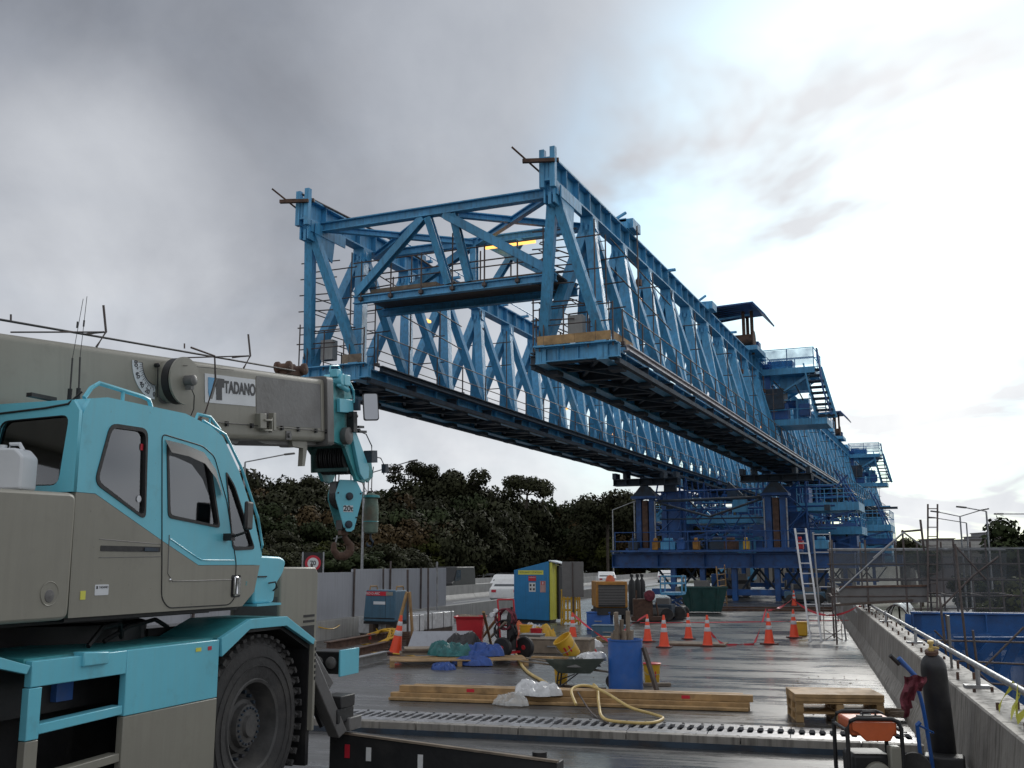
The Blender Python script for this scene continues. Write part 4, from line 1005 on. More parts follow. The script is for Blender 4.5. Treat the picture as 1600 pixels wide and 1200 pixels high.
for (x, y, z, sx, sy, sz, m) in ((-14.6, 74, 3.6, 3.2, 1.6, 1.3, 'gblue'), (-13.0, 70, 3.3, 1.4, 1.2, 1.5, 'gblue'), (-16.6, 80, 4.9, 3.0, 1.5, 1.5, 'gblue2'), (-8.0, 78, 3.4, 2.4, 2, 2.6, 'gblue2'), (-9.0, 90, 3.8, 3.0, 2, 2.8, 'gblue'),
                                 (-7.2, 102, 3.8, 2.6, 3, 3.0, 'gblue'), (-9.8, 70, 4.9, 1.7, 2.0, 4.4, 'gblue2'), (-18.2, 71, 5.0, 1.7, 2.0, 4.2, 'gblue2'), (-14.2, 90, 6.6, 7.0, 1.6, 1.2, 'gblue2'), (-9.2, 122, 5.2, 3, 5, 4, 'gblue')):
    GB(MB().box((x, y, z), (sx, sy, sz)).box((x, y - sy / 2 - .05, z + sz * .38), (sx * 1.06, .1, sz * .14)).box((x, y - sy / 2 - .05, z - sz * .38), (sx * 1.06, .1, sz * .14)).box((x - sx * .3, y - sy / 2 - .08, z), (.14, .12, sz)).box((x + sx * .3, y - sy / 2 - .08, z), (.14, .12, sz)), 'support_box', M[m], smooth=False)
lt = MB(); rnd = random.Random(9)
for X in (-18, -10.0):
    for y in (66, 73, 80, 88, 96, 104):
        for s in (-1.3, 1.3):
            lt.tube((X + s, y, 3.0), (X + s, y, 7.9), .07, 6)
            lt.tube((X + s, y, 3.2), (X - s, y, 5.4), .05, 5); lt.tube((X - s, y, 5.4), (X + s, y, 7.6), .05, 5)
for y in (66, 76, 90, 104):
    for z in (4.2, 5.6, 6.8): lt.tube((-19, y, z), (-7, y, z + .1), .06, 5)
    for i in range(5): lt.tube((-17 + i * 1.8, y, 4.2), (-16.1 + i * 1.8, y, 5.6), .045, 5); lt.tube((-16.1 + i * 1.8, y, 5.6), (-15.2 + i * 1.8, y, 4.2), .045, 5)
GB(lt, 'support_lattice', M['gblue2'])
for mi, mt_ in enumerate(('gblue2', 'gdark', 'gblue')):
    cl_ = MB()
    for k in range(75):
        x = rnd.choice((rnd.uniform(-19.5, -16.2), rnd.uniform(-16, -12), rnd.uniform(-11.8, -6.5))); y = rnd.uniform(64, 104); z = rnd.uniform(3.1, 7.6)
        L_ = rnd.uniform(.5, 2.2); d_ = rnd.choice((V((1, 0, 0)), V((0, 1, 0)), V((0, 0, 1)), V((.7, 0, .7)), V((-.7, 0, .7))))
        if rnd.random() < .6: cl_.beam((x, y, z), V((x, y, z)) + d_ * L_, rnd.uniform(.08, .22), rnd.uniform(.08, .2))
        else: cl_.box((x, y, z), (rnd.uniform(.2, .9), rnd.uniform(.2, .8), rnd.uniform(.2, .8)))
    o_ = GB(cl_, 'support_fittings', M[mt_], smooth=False); o_['kind'] = 'stuff'
GB(MB().path([aty(920, 722, 50) + V((0, 0, 0)), aty(950, 735, 56), aty(975, 739, 62)], .03, 5), 'hanging_cable', M['tube'])

for o in col.objects:
    if o.parent is not None and o.name.split('.')[0] in ('support_lattice', 'chord_brackets', 'handrail', 'tube_scaffold', 'end_scaffold', 'platform_rail', 'roof_ribs', 'portal_handrail', 'platform_hanger', 'bolt_heads'):
        if not (o.name.startswith('handrail') and o.parent.name.startswith('concrete')): o['kind'] = 'stuff'

# ================================================================== MOBILE CRANE (local x = towards the viewer's side, y = forward)
cr = thing('mobile_crane', 'teal and grey rough-terrain mobile crane with its boom reaching right, filling the left foreground', 'crane', (-5.77, 7.76, 0.0), R(4.42))
def plate(name, outer, holes, x0, thick, m, parent=cr, bevel=0.0, smooth=False, label=None):
    """sheet in the (y, z) plane at local x0 (outer face), cut with real openings"""
    cu = bpy.data.curves.new(name, 'CURVE'); cu.dimensions = '2D'; cu.fill_mode = 'BOTH'; cu.extrude = thick / 2
    for loop in [outer] + list(holes):
        sp = cu.splines.new('POLY'); sp.points.add(len(loop) - 1); sp.use_cyclic_u = True
        for pt, (a, b_) in zip(sp.points, loop): pt.co = (a, b_, 0, 1)
    to = bpy.data.objects.new(name, cu); col.objects.link(to)
    me = bpy.data.meshes.new_from_object(to.evaluated_get(bpy.context.evaluated_depsgraph_get()))
    bpy.data.objects.remove(to); bpy.data.curves.remove(cu)
    me.name = name; me.materials.clear(); me.materials.append(m)
    me.transform(Matrix(((0, 0, 1, x0 - thick / 2), (1, 0, 0, 0), (0, 1, 0, 0), (0, 0, 0, 1))))
    o = bpy.data.objects.new(name, me); col.objects.link(o); o.parent = parent
    if label: o['label'] = label
    return o
def slab(name, poly, x0, x1, m, parent=cr, bevel=0.0, smooth=True):
    return MB().prism(poly, lambda y, z: (x0, y, z), lambda y, z: (x1, y, z)).build(name, m, parent, bevel=bevel, smooth=smooth)
def outline_tube(name, poly, x, r, m, parent=cr, closed=True):
    pts = [(x, a, b_) for a, b_ in poly]; 
    if closed: pts = pts + pts[:2]
    return MB().path(pts, r, 5).build(name, m, parent)

# ---- chassis and running gear
MB().box((-1.3, -1.6, 0.86), (1.1, 7.6, 0.62)).box((-1.3, -1.9, 1.35), (1.9, 2.4, 0.36)).build('chassis_frame', M['black'], cr)
MB().lathe((-1.3, -1.2, 1.42), [(0.75, 0), (0.75, .3), (.68, .32), (.68, .5)], 28).build('slew_ring', M['black'], cr)
M['rimg'] = mat('muddy_rim', (0.07, 0.068, 0.066), .65, var=.35, scale=6, dirt=(.13, .12, .105), dirt_amt=.6)
def wheel(x, y, name='wheel', side=1):
    w = thing(name, None, None); del_ = w; w.parent = cr; w.location = (x, y, 0.78)
    Rr, W_t = 0.78, 0.42
    pr = [(0.40, -.03), (0.46, -.012), (0.56, 0.0), (0.66, -0.01), (0.72, -.035), (0.765, -0.07), (0.775, -.12), (.775, -.30), (.765, -.35), (.70, -.40), (.5, -.42), (.40, -.39)]
    b = MB(); b.lathe((0, 0, 0), [(r, h * side) for r, h in pr], 64, 'X', closed=True); b.build('tyre', M['tyre'], w)
    tb = MB()
    for i in range(44):
        a = 2 * math.pi * i / 44
        for k, xx in ((0, -.085), (1, -.335)):
            aa = a + k * math.pi / 44; c = V((xx * side, math.cos(aa) * 0.778, math.sin(aa) * 0.778))
            rot = Matrix.Rotation(aa, 3, 'X') @ Matrix.Rotation(R(18 if k else -18), 3, 'Y')
            rot = Matrix.Rotation(aa, 3, 'X')
            tb.box(c, (0.17, 0.028, 0.055), rot=rot)
        aa = a; c = V((-.045 * side, math.cos(aa) * 0.742, math.sin(aa) * 0.742)); tb.box(c, (.05, .05, .035), rot=Matrix.Rotation(aa, 3, 'X') @ Matrix.Rotation(R(35) * side, 3, 'Y'))
    tag(tb.build('tread_blocks', M['tyre'], w, smooth=False), kind='stuff')
    b = MB(); b.lathe((0, 0, 0), [(h0, x0 * side) for h0, x0 in ((0.415, -.035), (0.40, -.015), (0.375, -.025), (0.36, -.11), (0.335, -.20), (0.245, -.215), (0.225, -.14), (0.19, -.13), (0.18, -.08), (0.10, -.07), (0.09, -.04), (0.0, -.035))], 48, 'X', cap0=False)
    b.build('rim', M['rimg'], w)
    sw = MB()
    for rr_, hh in ((.70, .004), (.60, .006), (.52, .004)): sw.lathe((0, 0, 0), [(rr_ - .008, -.03 * side), (rr_ - .004, (hh - (.028 if rr_ > .65 else 0.0)) * side), (rr_ + .004, (hh - (.028 if rr_ > .65 else 0.0)) * side), (rr_ + .008, -.03 * side)], 64, 'X', closed=True)
    tag(sw.build('sidewall_ribs', M['tyre'], w), kind='stuff')
    nb_ = MB()
    for i in range(20):
        a = 2 * math.pi * i / 20; c = (-0.20 * side, math.cos(a) * 0.29, math.sin(a) * 0.29); nb_.lathe(c, [(0.018, -.02), (0.018, 0.03), (.010, 0.035)], 6, 'X')
        a = 2 * math.pi * (i + .5) / 20; c = (-0.072 * side, math.cos(a) * 0.155, math.sin(a) * 0.155); nb_.lathe(c, [(0.011, -.01), (0.011, 0.012)], 6, 'X')
    tag(nb_.build('wheel_nuts', M['gdark'], w), kind='stuff')
    return w
wheel(-.07, 0); wheel(-.07, -3.75)
wheel(-2.6, 0, side=-1); wheel(-2.6, -3.75, side=-1)
MB().tube((-.35, 0, .78), (-2.3, 0, .78), .16, 12).tube((-.35, -3.75, .78), (-2.3, -3.75, .78), .16, 12).lathe((-1.3, 0, .78), [(.1, -.3), (.3, -.12), (.3, .12), (.1, .3)], 16, 'X').build('axles', M['black'], cr)

# ---- carrier side: framed opening, teal and grey panels, deck
tz0, tz1 = 1.11, 1.575
def bx(name, c, d, m, **k): return MB().box(c, d).build(name, m, cr, **k)
slab('side_panel', [(-1.83, tz0 + .002), (-0.70, tz0 + .002), (-0.70, tz1), (-1.83, tz1)], -.06, 0, M['teal'], bevel=0.006)
slab('side_panel', [(-1.83, .42), (-0.70, .42), (-0.70, tz0 - .002), (-1.83, tz0 - .002)], -.06, 0, M['cgrey'], bevel=0.006)
slab('frame_rail', [(-2.74, 1.41), (-1.835, 1.41), (-1.835, tz1), (-2.74, tz1)], -.06, 0, M['teal'], bevel=0.006)
slab('frame_post', [(-2.75, 1.08), (-2.64, 1.08), (-2.64, 1.405), (-2.75, 1.405)], -.06, 0, M['teal'], bevel=0.005)
slab('frame_post', [(-2.75, .42), (-2.64, .42), (-2.64, 1.075), (-2.75, 1.075)], -.06, 0, M['cgrey'], bevel=0.005)
slab('cross_bar', [(-2.635, 1.105), (-1.835, 1.125), (-1.835, 1.19), (-2.635, 1.17)], -.11, -.01, M['teal'], bevel=0.006)
slab('cross_bar', [(-2.635, .78), (-1.835, .80), (-1.835, .86), (-2.635, .84)], -.11, -.01, M['cgrey'], bevel=0.006)
slab('step_lug', [(-2.30, 1.50), (-2.05, 1.50), (-2.05, 1.585), (-2.30, 1.60)], -.08, .025, M['teal'], bevel=0.01)
bx('recess_back', (-.62, -2.2, .98), (.04, 1.1, 1.1), M['black'])
bx('tool_box', (-.45, -2.1, 1.31), (.3, .16, .14), M['blue'])
slab('deck_edge', [(-2.75, tz1 - .02), (-.70, tz1 - .02), (-.70, tz1 + .012), (-2.75, tz1 + .012)], -.9, -.065, M['teal_d'])
bx('deck_plate', (-1.55, -1.7, tz1 - .05), (1.6, 2.1, .06), M['black'])
# hatch clutter on the deck
bx('deck_box', (-.75, -1.15, 1.66), (.3, .5, .14), M['black']); MB().path([(-.3, -1.9, 1.6), (-.35, -1.7, 1.72), (-.4, -1.45, 1.74), (-.5, -1.3, 1.62)], .02).path([(-.5, -1.5, 1.6), (-.45, -1.3, 1.7), (-.5, -.9, 1.74), (-.6, -.6, 1.66)], .018).build('hydraulic_hose', M['black'], cr)
# fenders: front over the wheel, rear one mirrored
def fender(name, pts, x0=-.62):
    lo = [(y, z - .0) for y, z in pts]
    b = MB(); n = len(pts)
    outer = pts; inner = [(y + (.02 if i == 0 else -.03 if i == n - 1 else 0), z - (.15 if i in (0,) else .085 if i < n - 1 else .05)) for i, (y, z) in enumerate(pts)]
    poly = outer + inner[::-1]
    b.prism(poly, lambda y, z: (-.035, y, z), lambda y, z: (0.012, y, z))
    o = b.build(name, M['teal'], cr, smooth=False, bevel=.004)
    t = MB()
    for (a, za), (c, zc_) in zip(pts, pts[1:]): t.prism([(a, za), (c, zc_), (c, zc_ - .03), (a, za - .03)], lambda y, z: (x0, y, z - .001), lambda y, z: (-.036, y, z - .001))
    t.build('fender_top', M['teal_d'], o, smooth=False)
    return o
fender('front_fender', [(-0.69, 1.585), (-0.27, 1.72), (0.33, 1.715), (0.86, 1.475)])
fender('rear_fender', [(-4.9, 1.45), (-4.2, 1.72), (-3.35, 1.72), (-2.765, 1.55)])
slab('arch_liner', [(-.68, 1.42), (-.25, 1.60), (.32, 1.60), (.84, 1.38), (.84, .3), (.9, .3), (.9, 1.4), (.35, 1.66), (-.28, 1.66), (-.70, 1.45)], -.66, -.05, M['black'], smooth=False)
bx('arch_back', (-.70, 0.1, 1.0), (.04, 1.7, 1.3), M['black'])
slab('front_strut', [(.862, .62), (.905, .62), (.905, 1.46), (.862, 1.46)], -.07, .0, M['cgrey'], bevel=.004)
hb = MB()
for i in range(6): hb.box((.0035, .885, 1.38 - i * .055), (.004, .018, .03))
hb.build('strut_slots', M['black'], cr, smooth=False)
# front light box with teal side plate and two lamps
hx = thing('light_box', None, None); hx.parent = cr; hx.location = (0, 0, 0)
MB().box((-.36, 1.9, 1.165), (.36, .34, .23)).build('housing', M['black'], hx, bevel=.012)
MB().box((-.165, 1.9, 1.165), (.022, .42, .27)).build('side_plate', M['teal'], hx, bevel=.005)
for xx in (-.44, -.28): MB().lathe((xx, 1.72, 1.165), [(.065, 0), (.06, -.015), (.03, -.03), (0, -.035)], 16, 'Y').build('lamp', M['cgrey2'], hx)
# front steps, jack gear and the outrigger beam with reflectors
st = MB().beam((-.12, .95, 1.25), (.02, 1.35, .52), .16, .12).beam((-.25, 1.0, 1.3), (-.18, 1.35, .9), .14, .3)
st.build('jack_arm', M['cgrey2'], cr, bevel=.01)
MB().box((-.02, 1.42, .83), (.22, .3, .12)).box((.02, 1.4, .70), (.12, .34, .14)).build('jack_bracket', M['black'], cr, bevel=.01)
MB().beam((-.22, 1.12, .98), (.0, 1.12, .98), .1, .06).tube((-.3, 1.2, .9), (.0, 1.5, .55), .05, 8).tube((-.4, 1.25, 1.2), (-.1, 1.3, .6), .06, 8).build('jack_links', M['black'], cr)
ob = thing('outrigger_beam', None, None); ob.parent = cr
bo = MB().prism([(-.15, .50), (2.26, .345), (2.26, -.02), (-.15, .0)], lambda x, z: (x, 1.50, z), lambda x, z: (x, 1.72, z)); bo.build('beam', M['black'], ob, bevel=.006)
MB().beam((-.15, 1.505, .515), (2.27, 1.505, .362), .05, .02).build('beam_lip', M['wood_g'], ob)
for x, m in ((.055, 'text_r'), (.295, 'white'), (.86, 'white')):
    z = .505 - (x + .15) * .064 - .16
    MB().box((x, 1.495, z + .0), (.055, .006, .13)).build('reflector', M[m], ob, smooth=False)
MB().box((-.02, 1.56, .60), (.26, .26, .13)).build('beam_collar', M['cgrey2'], ob, bevel=.01)
MB().lathe((2.05, 1.62, 0), [(.2, 0.0), (.2, .03), (.07, .05), (.07, .42)], 20).build('jack_foot', M['black'], ob)
MB().path([(-.05, 1.48, .68), (.0, 1.44, .75), (.05, 1.46, .70), (.0, 1.5, .66), (-.05, 1.48, .68)], .008).build('lifting_ring', M['galv'], ob)

# ---- grey box ahead of the cab, teal nose
gb = slab('front_cabinet', [(.90, 1.30), (1.55, 1.30), (1.64, 1.42), (1.64, 2.10), (1.58, 2.16), (.95, 2.16), (.90, 2.10)], -1.0, -.42, M['cgrey'], bevel=.015)
for i in range(5): MB().box((-.418, 1.47, 1.66 - i * .055), (.006, .22, .024)).build('vent_slot', M['black'], gb, smooth=False)
MB().box((-.7, .899, 1.62), (.5, .008, .5)).build('access_panel', M['cgrey2'], gb, smooth=False)
ns = slab('nose_cover', round_poly([(-.10, 1.84), (.24, 1.84), (.26, 2.0), (.38, 2.10), (.43, 2.22), (.34, 2.26), (-.10, 2.27)], .05), -.62, -.08, M['teal'], bevel=.02)
MB().path([(-.07, .12, 2.02), (-.03, .17, 2.03), (-.03, .2, 1.98), (-.07, .2, 1.95)], .008).box((-.075, .02, 2.08), (.01, .14, .012)).build('latch', M['black'], ns)
slab('nose_seam', [(-.1, 1.82), (.3, 1.82), (.3, 1.84), (-.1, 1.84)], -.62, -.04, M['teal'])
bx('front_deck', (-1.2, .9, 1.45), (1.6, 1.3, .22), M['black'])

# ---- upper structure: rounded grey engine cover behind the cab
ec = thing('engine_cover', None, None); ec.parent = cr
slab('cover', round_poly([(-5.4, 1.82), (-2.43, 1.82), (-2.43, 2.68), (-5.4, 2.62)], .07), -.86, -.02, M['cgrey'], parent=ec, bevel=.025)
MB().lathe((-.018, -2.62, 2.0), [(.082, 0), (.078, .004), (.066, -.006), (.0, -.012)], 28, 'X').build('lock_recess', M['cgrey'], ec)
MB().lathe((-.02, -2.62, 1.985), [(.045, 0), (.04, .006), (0, .01)], 20, 'X').build('lock', M['cgrey2'], ec)
bx('counterweight', (-1.3, -4.6, 2.25), (2.4, 1.4, .9), M['cgrey'], bevel=.04)
bx('slew_frame', (-1.35, -1.9, 2.1), (.9, 5.6, .5), M['cgrey2'])
bx('slew_floor', (-1.2, -1.6, 1.80), (1.6, 2.6, .06), M['black'])

# ---- cab
cabx, cabw = -.05, -.96
sil_c = [(-2.40, 1.83), (-.32, 1.83), (-.14, 1.95), (-.07, 2.18), (-.055, 2.30), (-.20, 2.62), (-.46, 3.00), (-.72, 3.27), (-.90, 3.34), (-1.25, 3.40), (-2.16, 3.395), (-2.33, 3.36), (-2.40, 3.24), (-2.41, 2.69)]
split = [(-2.41, 2.69), (-2.22, 2.69), (-1.44, 2.37), (-.97, 2.185), (-.07, 2.185)]
upper = split + [(-.055, 2.30), (-.20, 2.62), (-.46, 3.00), (-.72, 3.27), (-.90, 3.34), (-1.25, 3.40), (-2.16, 3.395), (-2.33, 3.36), (-2.40, 3.24)]
lower = [(-2.40, 1.83), (-.32, 1.83), (-.14, 1.95), (-.07, 2.18)] + [(a, b_ - .003) for a, b_ in split[::-1]]
win1 = round_poly([(-2.11, 3.20), (-1.71, 3.21), (-1.67, 2.53), (-2.23, 2.77)], .07)
wdoor = round_poly([(-1.46, 3.13), (-.90, 3.05), (-.71, 2.50), (-1.39, 2.56)], .045)
wq = round_poly([(-.66, 2.98), (-.52, 2.86), (-.17, 2.33), (-.50, 2.32)], .05)
cab = thing('cab', None, None); cab.parent = cr
for nm, xo in (('side_panel', cabx), ('far_side_panel', cabw + .04)):
    plate(nm, upper, [win1, wdoor, wq], xo, .04, M['teal'], cab)
    plate(nm, lower, [], xo, .04, M['cgrey'], cab)
for wnm, poly in (('rear_quarter_window', win1), ('door_window', wdoor), ('front_quarter_window', wq)):
    for xo in (cabx, cabw + .04):
        pn = plate(wnm, inset(poly, -.004), [], xo - .018, .006, M['glass'], cab)
        if xo == cabx: MB().ring(inset(poly, -.012), inset(poly, .022), lambda y, z: (cabx + .007, y, z), lambda y, z: (cabx - .03, y, z)).build('seal', M['black'], pn, smooth=False)
# windscreen, roof and rear wall
def strip(name, pts, m, th=.04, x0=cabx - .041, x1=cabw + .001, parent=cab):
    b = MB()
    poly = list(pts) ; n = len(poly); off = []
    for i, p in enumerate(poly):
        a = V(poly[max(i - 1, 0)]); c = V(poly[min(i + 1, n - 1)]); d = (c - a).normalized(); off.append((p[0] + d.y * th, p[1] - d.x * th))
    b.prism(poly + off[::-1], lambda y, z: (x0, y, z), lambda y, z: (x1 + .04, y, z)); return b.build(name, m, parent, smooth=True)
strip('roof', [(-2.40, 3.24), (-2.33, 3.36), (-2.16, 3.395), (-1.25, 3.40), (-.90, 3.34), (-.72, 3.27)], M['teal'])
strip('windscreen', [(-.72, 3.27), (-.46, 3.00), (-.20, 2.62), (-.055, 2.30)], M['glass'], .008)
strip('front_panel', [(-.055, 2.30), (-.07, 2.18), (-.14, 1.95), (-.32, 1.83)], M['cgrey'])
slab('floor', [(-2.38, 1.80), (-.32, 1.80), (-.32, 1.85), (-2.38, 1.85)], cabw + .05, cabx - .05, M['black'], parent=cab)
def plate_y(name, outer, holes, y0, thick, m, parent, tilt=0.0):
    o = plate(name, outer, holes, 0, thick, m, parent)
    o.data.transform(Matrix.Translation((0, y0, 0)) @ Matrix.Rotation(R(90), 4, 'Z') @ Matrix.Identity(4)); return o
# rear wall: outline in (x, z)
rw = [(cabx, 2.69), (cabx, 3.26), (cabx - .06, 3.34), (cabw + .08, 3.34), (cabw, 3.26), (cabw, 2.69)]
rh = round_poly([(cabx - .085, 3.235), (cabx - .70, 3.215), (cabx - .80, 2.745), (cabx - .14, 2.735)], .07)
mir = lambda poly: [(-a, b_) for a, b_ in poly]
wall = plate_y('rear_wall', mir(rw), [mir(rh)], -2.405, .03, M['teal'], cab)
gl = plate_y('rear_window', mir(inset(rh, -.004)), [], -2.395, .006, M['glass_rear'], cab)
MB().path([(x, -2.425, z) for x, z in rh + rh[:2]], .009, 5).build('seal', M['black'], gl)
MB().path([(cabx - .9, -2.44, 3.24), (cabx - .7, -2.44, 3.27), (cabx - .3, -2.44, 3.29), (cabx - .1, -2.44, 3.31), (cabx - .02, -2.40, 3.40)], .008).build('lamp_cable', M['black'], cab)
# interior: seat, column, console
MB().box((-.52, -1.55, 2.25), (.46, .46, .12)).box((-.52, -1.80, 2.58), (.44, .12, .62)).box((-.52, -1.83, 2.98), (.26, .1, .18)).build('seat', M['black'], cab, bevel=.04)
MB().box((-.5, -.45, 2.25), (.7, .28, .36)).tube((-.5, -.6, 2.35), (-.5, -.9, 2.58), .03, 8).lathe((-.5, -.92, 2.6), [(.17, -.012), (.185, 0), (.17, .012)], 24, 'Y').build('dashboard', M['black'], cab, bevel=.02)
MB().box((-.5, -1.55, 2.02), (.6, .6, .32)).box((-.78, -1.5, 2.3), (.16, .6, .3)).build('console', M['cgrey2'], cab)
MB().add([(-.12, -1.98, 2.70), (-.12, -1.85, 2.78), (-.14, -1.62, 2.58), (-.2, -1.62, 2.52), (-.25, -1.8, 2.62)], [(0, 1, 2, 3, 4)]).build('papers', M['plastic_w'], cab, smooth=False)
# door: seam, handle, recess lines, visor
door = outline_tube('door', round_poly([(-1.53, 3.20), (-1.0, 3.16), (-.83, 3.09), (-.62, 2.72), (-.44, 2.20), (-.44, 1.90), (-.52, 1.85), (-1.33, 1.855), (-1.42, 1.93), (-1.44, 2.2)], .05), cabx + .001, .0055, M['black'], cab)
def dp(name, poly, d0, m, th=.008, parent=door): return plate(name, poly, [], cabx + d0, th, m, parent)
dp('door_skin', round_poly([(-1.36, 2.50), (-.70, 2.44), (-.49, 2.18), (-.49, 2.06), (-1.33, 2.06), (-1.36, 2.12)], .03), .004, M['cgrey'], .004) if False else None
outline_tube('door_crease', [(-1.37, 2.42), (-1.36, 2.12), (-1.30, 2.06), (-.50, 2.06)], cabx + .001, .004, M['cgrey2'], door, False)
outline_tube('door_crease', [(-1.36, 2.39), (-1.0, 2.245), (-.93, 2.225), (-.47, 2.225)], cabx + .001, .006, M['teal'], door, False)
outline_tube('handle', round_poly([(-.475, 2.08), (-.43, 2.08), (-.43, 1.93), (-.475, 1.93)], .015), cabx + .018, .010, M['chrome'], door)
plate('handle_recess', rrect(-.50, 1.91, -.36, 2.10, .02), [], cabx + .003, .003, M['black'], door)
plate('handle_plate', rrect(-.41, 1.93, -.375, 2.08, .015), [], cabx + .012, .01, M['chrome'], door)
MB().lathe((cabx, -1.33, 2.07), [(.012, 0), (.012, .006), (0, .008)], 12, 'X').build('keyhole', M['chrome'], door)
vis = MB(); vp = [(-1.49, 3.16), (-1.25, 3.15), (-.98, 3.11), (-.80, 2.98), (-.70, 2.78)]; vq = [(-1.46, 3.06), (-1.24, 3.05), (-1.02, 3.01), (-.86, 2.90), (-.74, 2.74)]
vs = [(cabx + .004, a, b_) for a, b_ in vp] + [(cabx + .05, a, b_) for a, b_ in vq]; vis.add(vs, [(i, i + 1, 6 + i, 5 + i) for i in range(4)])
vis.build('rain_visor', M['smoke'], cab, fix=False)
plate('air_slot', rrect(-2.13, 2.285, -1.47, 2.325, .006), [], cabx + .003, .004, M['black'], cab)
plate('air_slot_latch', rrect(-1.66, 2.29, -1.5, 2.318, .004), [], cabx + .010, .006, M['gdark'], cab)
outline_tube('panel_seam', [(-2.15, 2.37), (-1.47, 2.345), (-1.45, 2.25), (-2.14, 2.24)], cabx + .0, .003, M['cgrey2'], cab, False)
sk = plate('maker_sticker', rrect(-2.16, 1.975, -2.02, 2.05, .008), [], cabx + .003, .003, M['plastic_w'], cab)
FM = lambda y, z, x=cabx: face_matrix((x, y, z), (0, 1, 0), (0, 0, 1))
text_mesh('TADANO', .022, M['text_k'], 'lettering', sk, FM(-2.073, 2.03, cabx + .004), .0008)
MB().box((cabx + .004, -2.14, 2.03), (.001, .016, .02)).build('sticker_mark', M['text_k'], sk, smooth=False)
dk_ = plate('inspection_sticker', circ(.026, 16, -1.735, 2.68), [], cabx - .012, .002, M['plastic_w'], cab)
text_mesh('z', .07, M['teal_d'], 'painted_mark', cab, FM(-.27, 2.03, cabx + .001), .0008)
plate('window_sticker', rrect(-1.755, 3.05, -1.725, 3.1, .004), [], cabx - .012, .002, M['text_r'], cab)
# roof rails, antennas, guard, mirrors
MB().path([(-.12, -2.32, 3.37), (-.12, -2.26, 3.45), (-.12, -2.18, 3.50), (-.12, -1.70, 3.475), (-.12, -1.62, 3.46), (-.12, -1.58, 3.39)], .017, 8).tube((-.12, -1.92, 3.39), (-.12, -1.92, 3.485), .014, 8).build('roof_rail', M['teal'], cab)
MB().path([(-.10, -1.05, 3.37), (-.10, -1.02, 3.43), (-.10, -.85, 3.43), (-.10, -.70, 3.34), (-.10, -.66, 3.22)], .013, 8).tube((-.1, -.85, 3.3), (-.1, -.85, 3.42), .01, 6).build('roof_rail', M['teal'], cab)
MB().path([(-.075, -.98, 3.38), (-.07, -.66, 3.30), (-.06, -.40, 3.02), (-.055, -.12, 2.60), (-.055, -.03, 2.36), (-.06, -.045, 2.26), (-.1, -.07, 2.24)], .012, 8).path([(-.9, -.98, 3.38), (-.9, -.66, 3.30), (-.9, -.40, 3.02), (-.9, -.12, 2.60), (-.9, -.03, 2.36), (-.9, -.045, 2.26)], .012, 8).tube((-.055, -.20, 2.72), (-.9, -.20, 2.72), .01, 6).build('windscreen_guard', M['teal'], cab)
MB().path([(-.25, -1.35, 3.40), (-.25, -1.0, 3.40), (-.25, -.8, 3.33)], .012).box((-.1, -.83, 3.33), (.04, .05, .05)).build('wiper_cable', M['black'], cab)
for q, x in enumerate((-.42, -.50)):
    MB().tube((x, -2.05, 3.38), (x + .0, -2.05, 3.50), .018, 6).tube((x, -2.05, 3.50), (x - .01, -2.05 + .01 * q, 3.74), .007, 5).tube((x - .01, -2.05 + .01 * q, 3.74), (x - .005, -2.03 + .05 * q, 4.22), .003, 4).tube((x - .008, -2.04 + .02 * q, 3.98), (x - .008, -2.038 + .02 * q, 4.03), .007, 5).build('antenna', M['black'], cab)
MB().box((-.5, -1.7, 3.43), (.1, .2, .04)).build('roof_box', M['black'], cab)
MB().box((-.62, -2.2, 3.42), (.05, .25, .03)).build('roof_clip', M['black'], cab)
MB().path([(-.6, -1.6, 3.42), (-.45, -1.3, 3.44), (-.4, -1.0, 3.41)], .01).build('roof_cables', M['black'], cab)
mr = thing('wing_mirror', None, None); mr.parent = cr
MB().box((.16, -.60, 2.60), (.035, .15, .24), rot=Matrix.Rotation(R(12), 3, 'Z')).build('housing', M['black'], mr, bevel=.02)
MB().path([(cabx, -.62, 2.42), (.05, -.62, 2.43), (.14, -.60, 2.46), (.155, -.60, 2.5)], .012).box((-.01, -.62, 2.42), (.08, .06, .06)).build('bracket', M['black'], mr)
MB().box((-.30, -.55, 2.62), (.22, .02, .2)).build('inner_mirror', M['cgrey2'], cab, bevel=.02)

# ---- boom (pitched 5.5 degrees): local frame along the boom
BP = R(5.5); BO = V((0, -2.27, 3.93))
BM = Matrix.Translation(BO) @ Matrix.Rotation(BP, 4, 'X')     # y' along, z' up; z'=0 is the top edge
boom = thing('boom', None, None); boom.parent = cr; boom.location = BO; boom.rotation_euler = (BP, 0, 0)
def bb(name, b, m, parent=boom, **k): return b.build(name, m, parent, **k)
bsec = lambda x0, x1, z0, z1, r: round_poly([(x0, z0), (x1, z0), (x1, z1), (x0, z1)], r)
bb('base_section', MB().prism(bsec(-1.62, -1.0, -.76, 0, .06), lambda x, z: (x, -4.5, z), lambda x, z: (x, 4.93, z)), M['cgrey'])
bb('collar', MB().prism(bsec(-1.66, -.96, -.81, .04, .06), lambda x, z: (x, 4.94, z), lambda x, z: (x, 5.10, z)), M['cgrey2'], bevel=.008)
for i, (e0, e1) in enumerate(((5.101, 5.14), (5.145, 5.18), (5.185, 5.24))): bb('inner_section', MB().prism(bsec(-1.60 + .03 * i, -1.02 - .03 * i, -.73 + .04 * i, -.03 - .04 * i, .05), lambda x, z: (x, e0, z), lambda x, z: (x, e1, z)), M['cgrey2'] if i != 1 else M['teal_d'])
BX = -1.0
def bplate(name, poly, d0, m, th=.004, parent=boom): return plate(name, poly, [], BX + d0, th, m, parent)
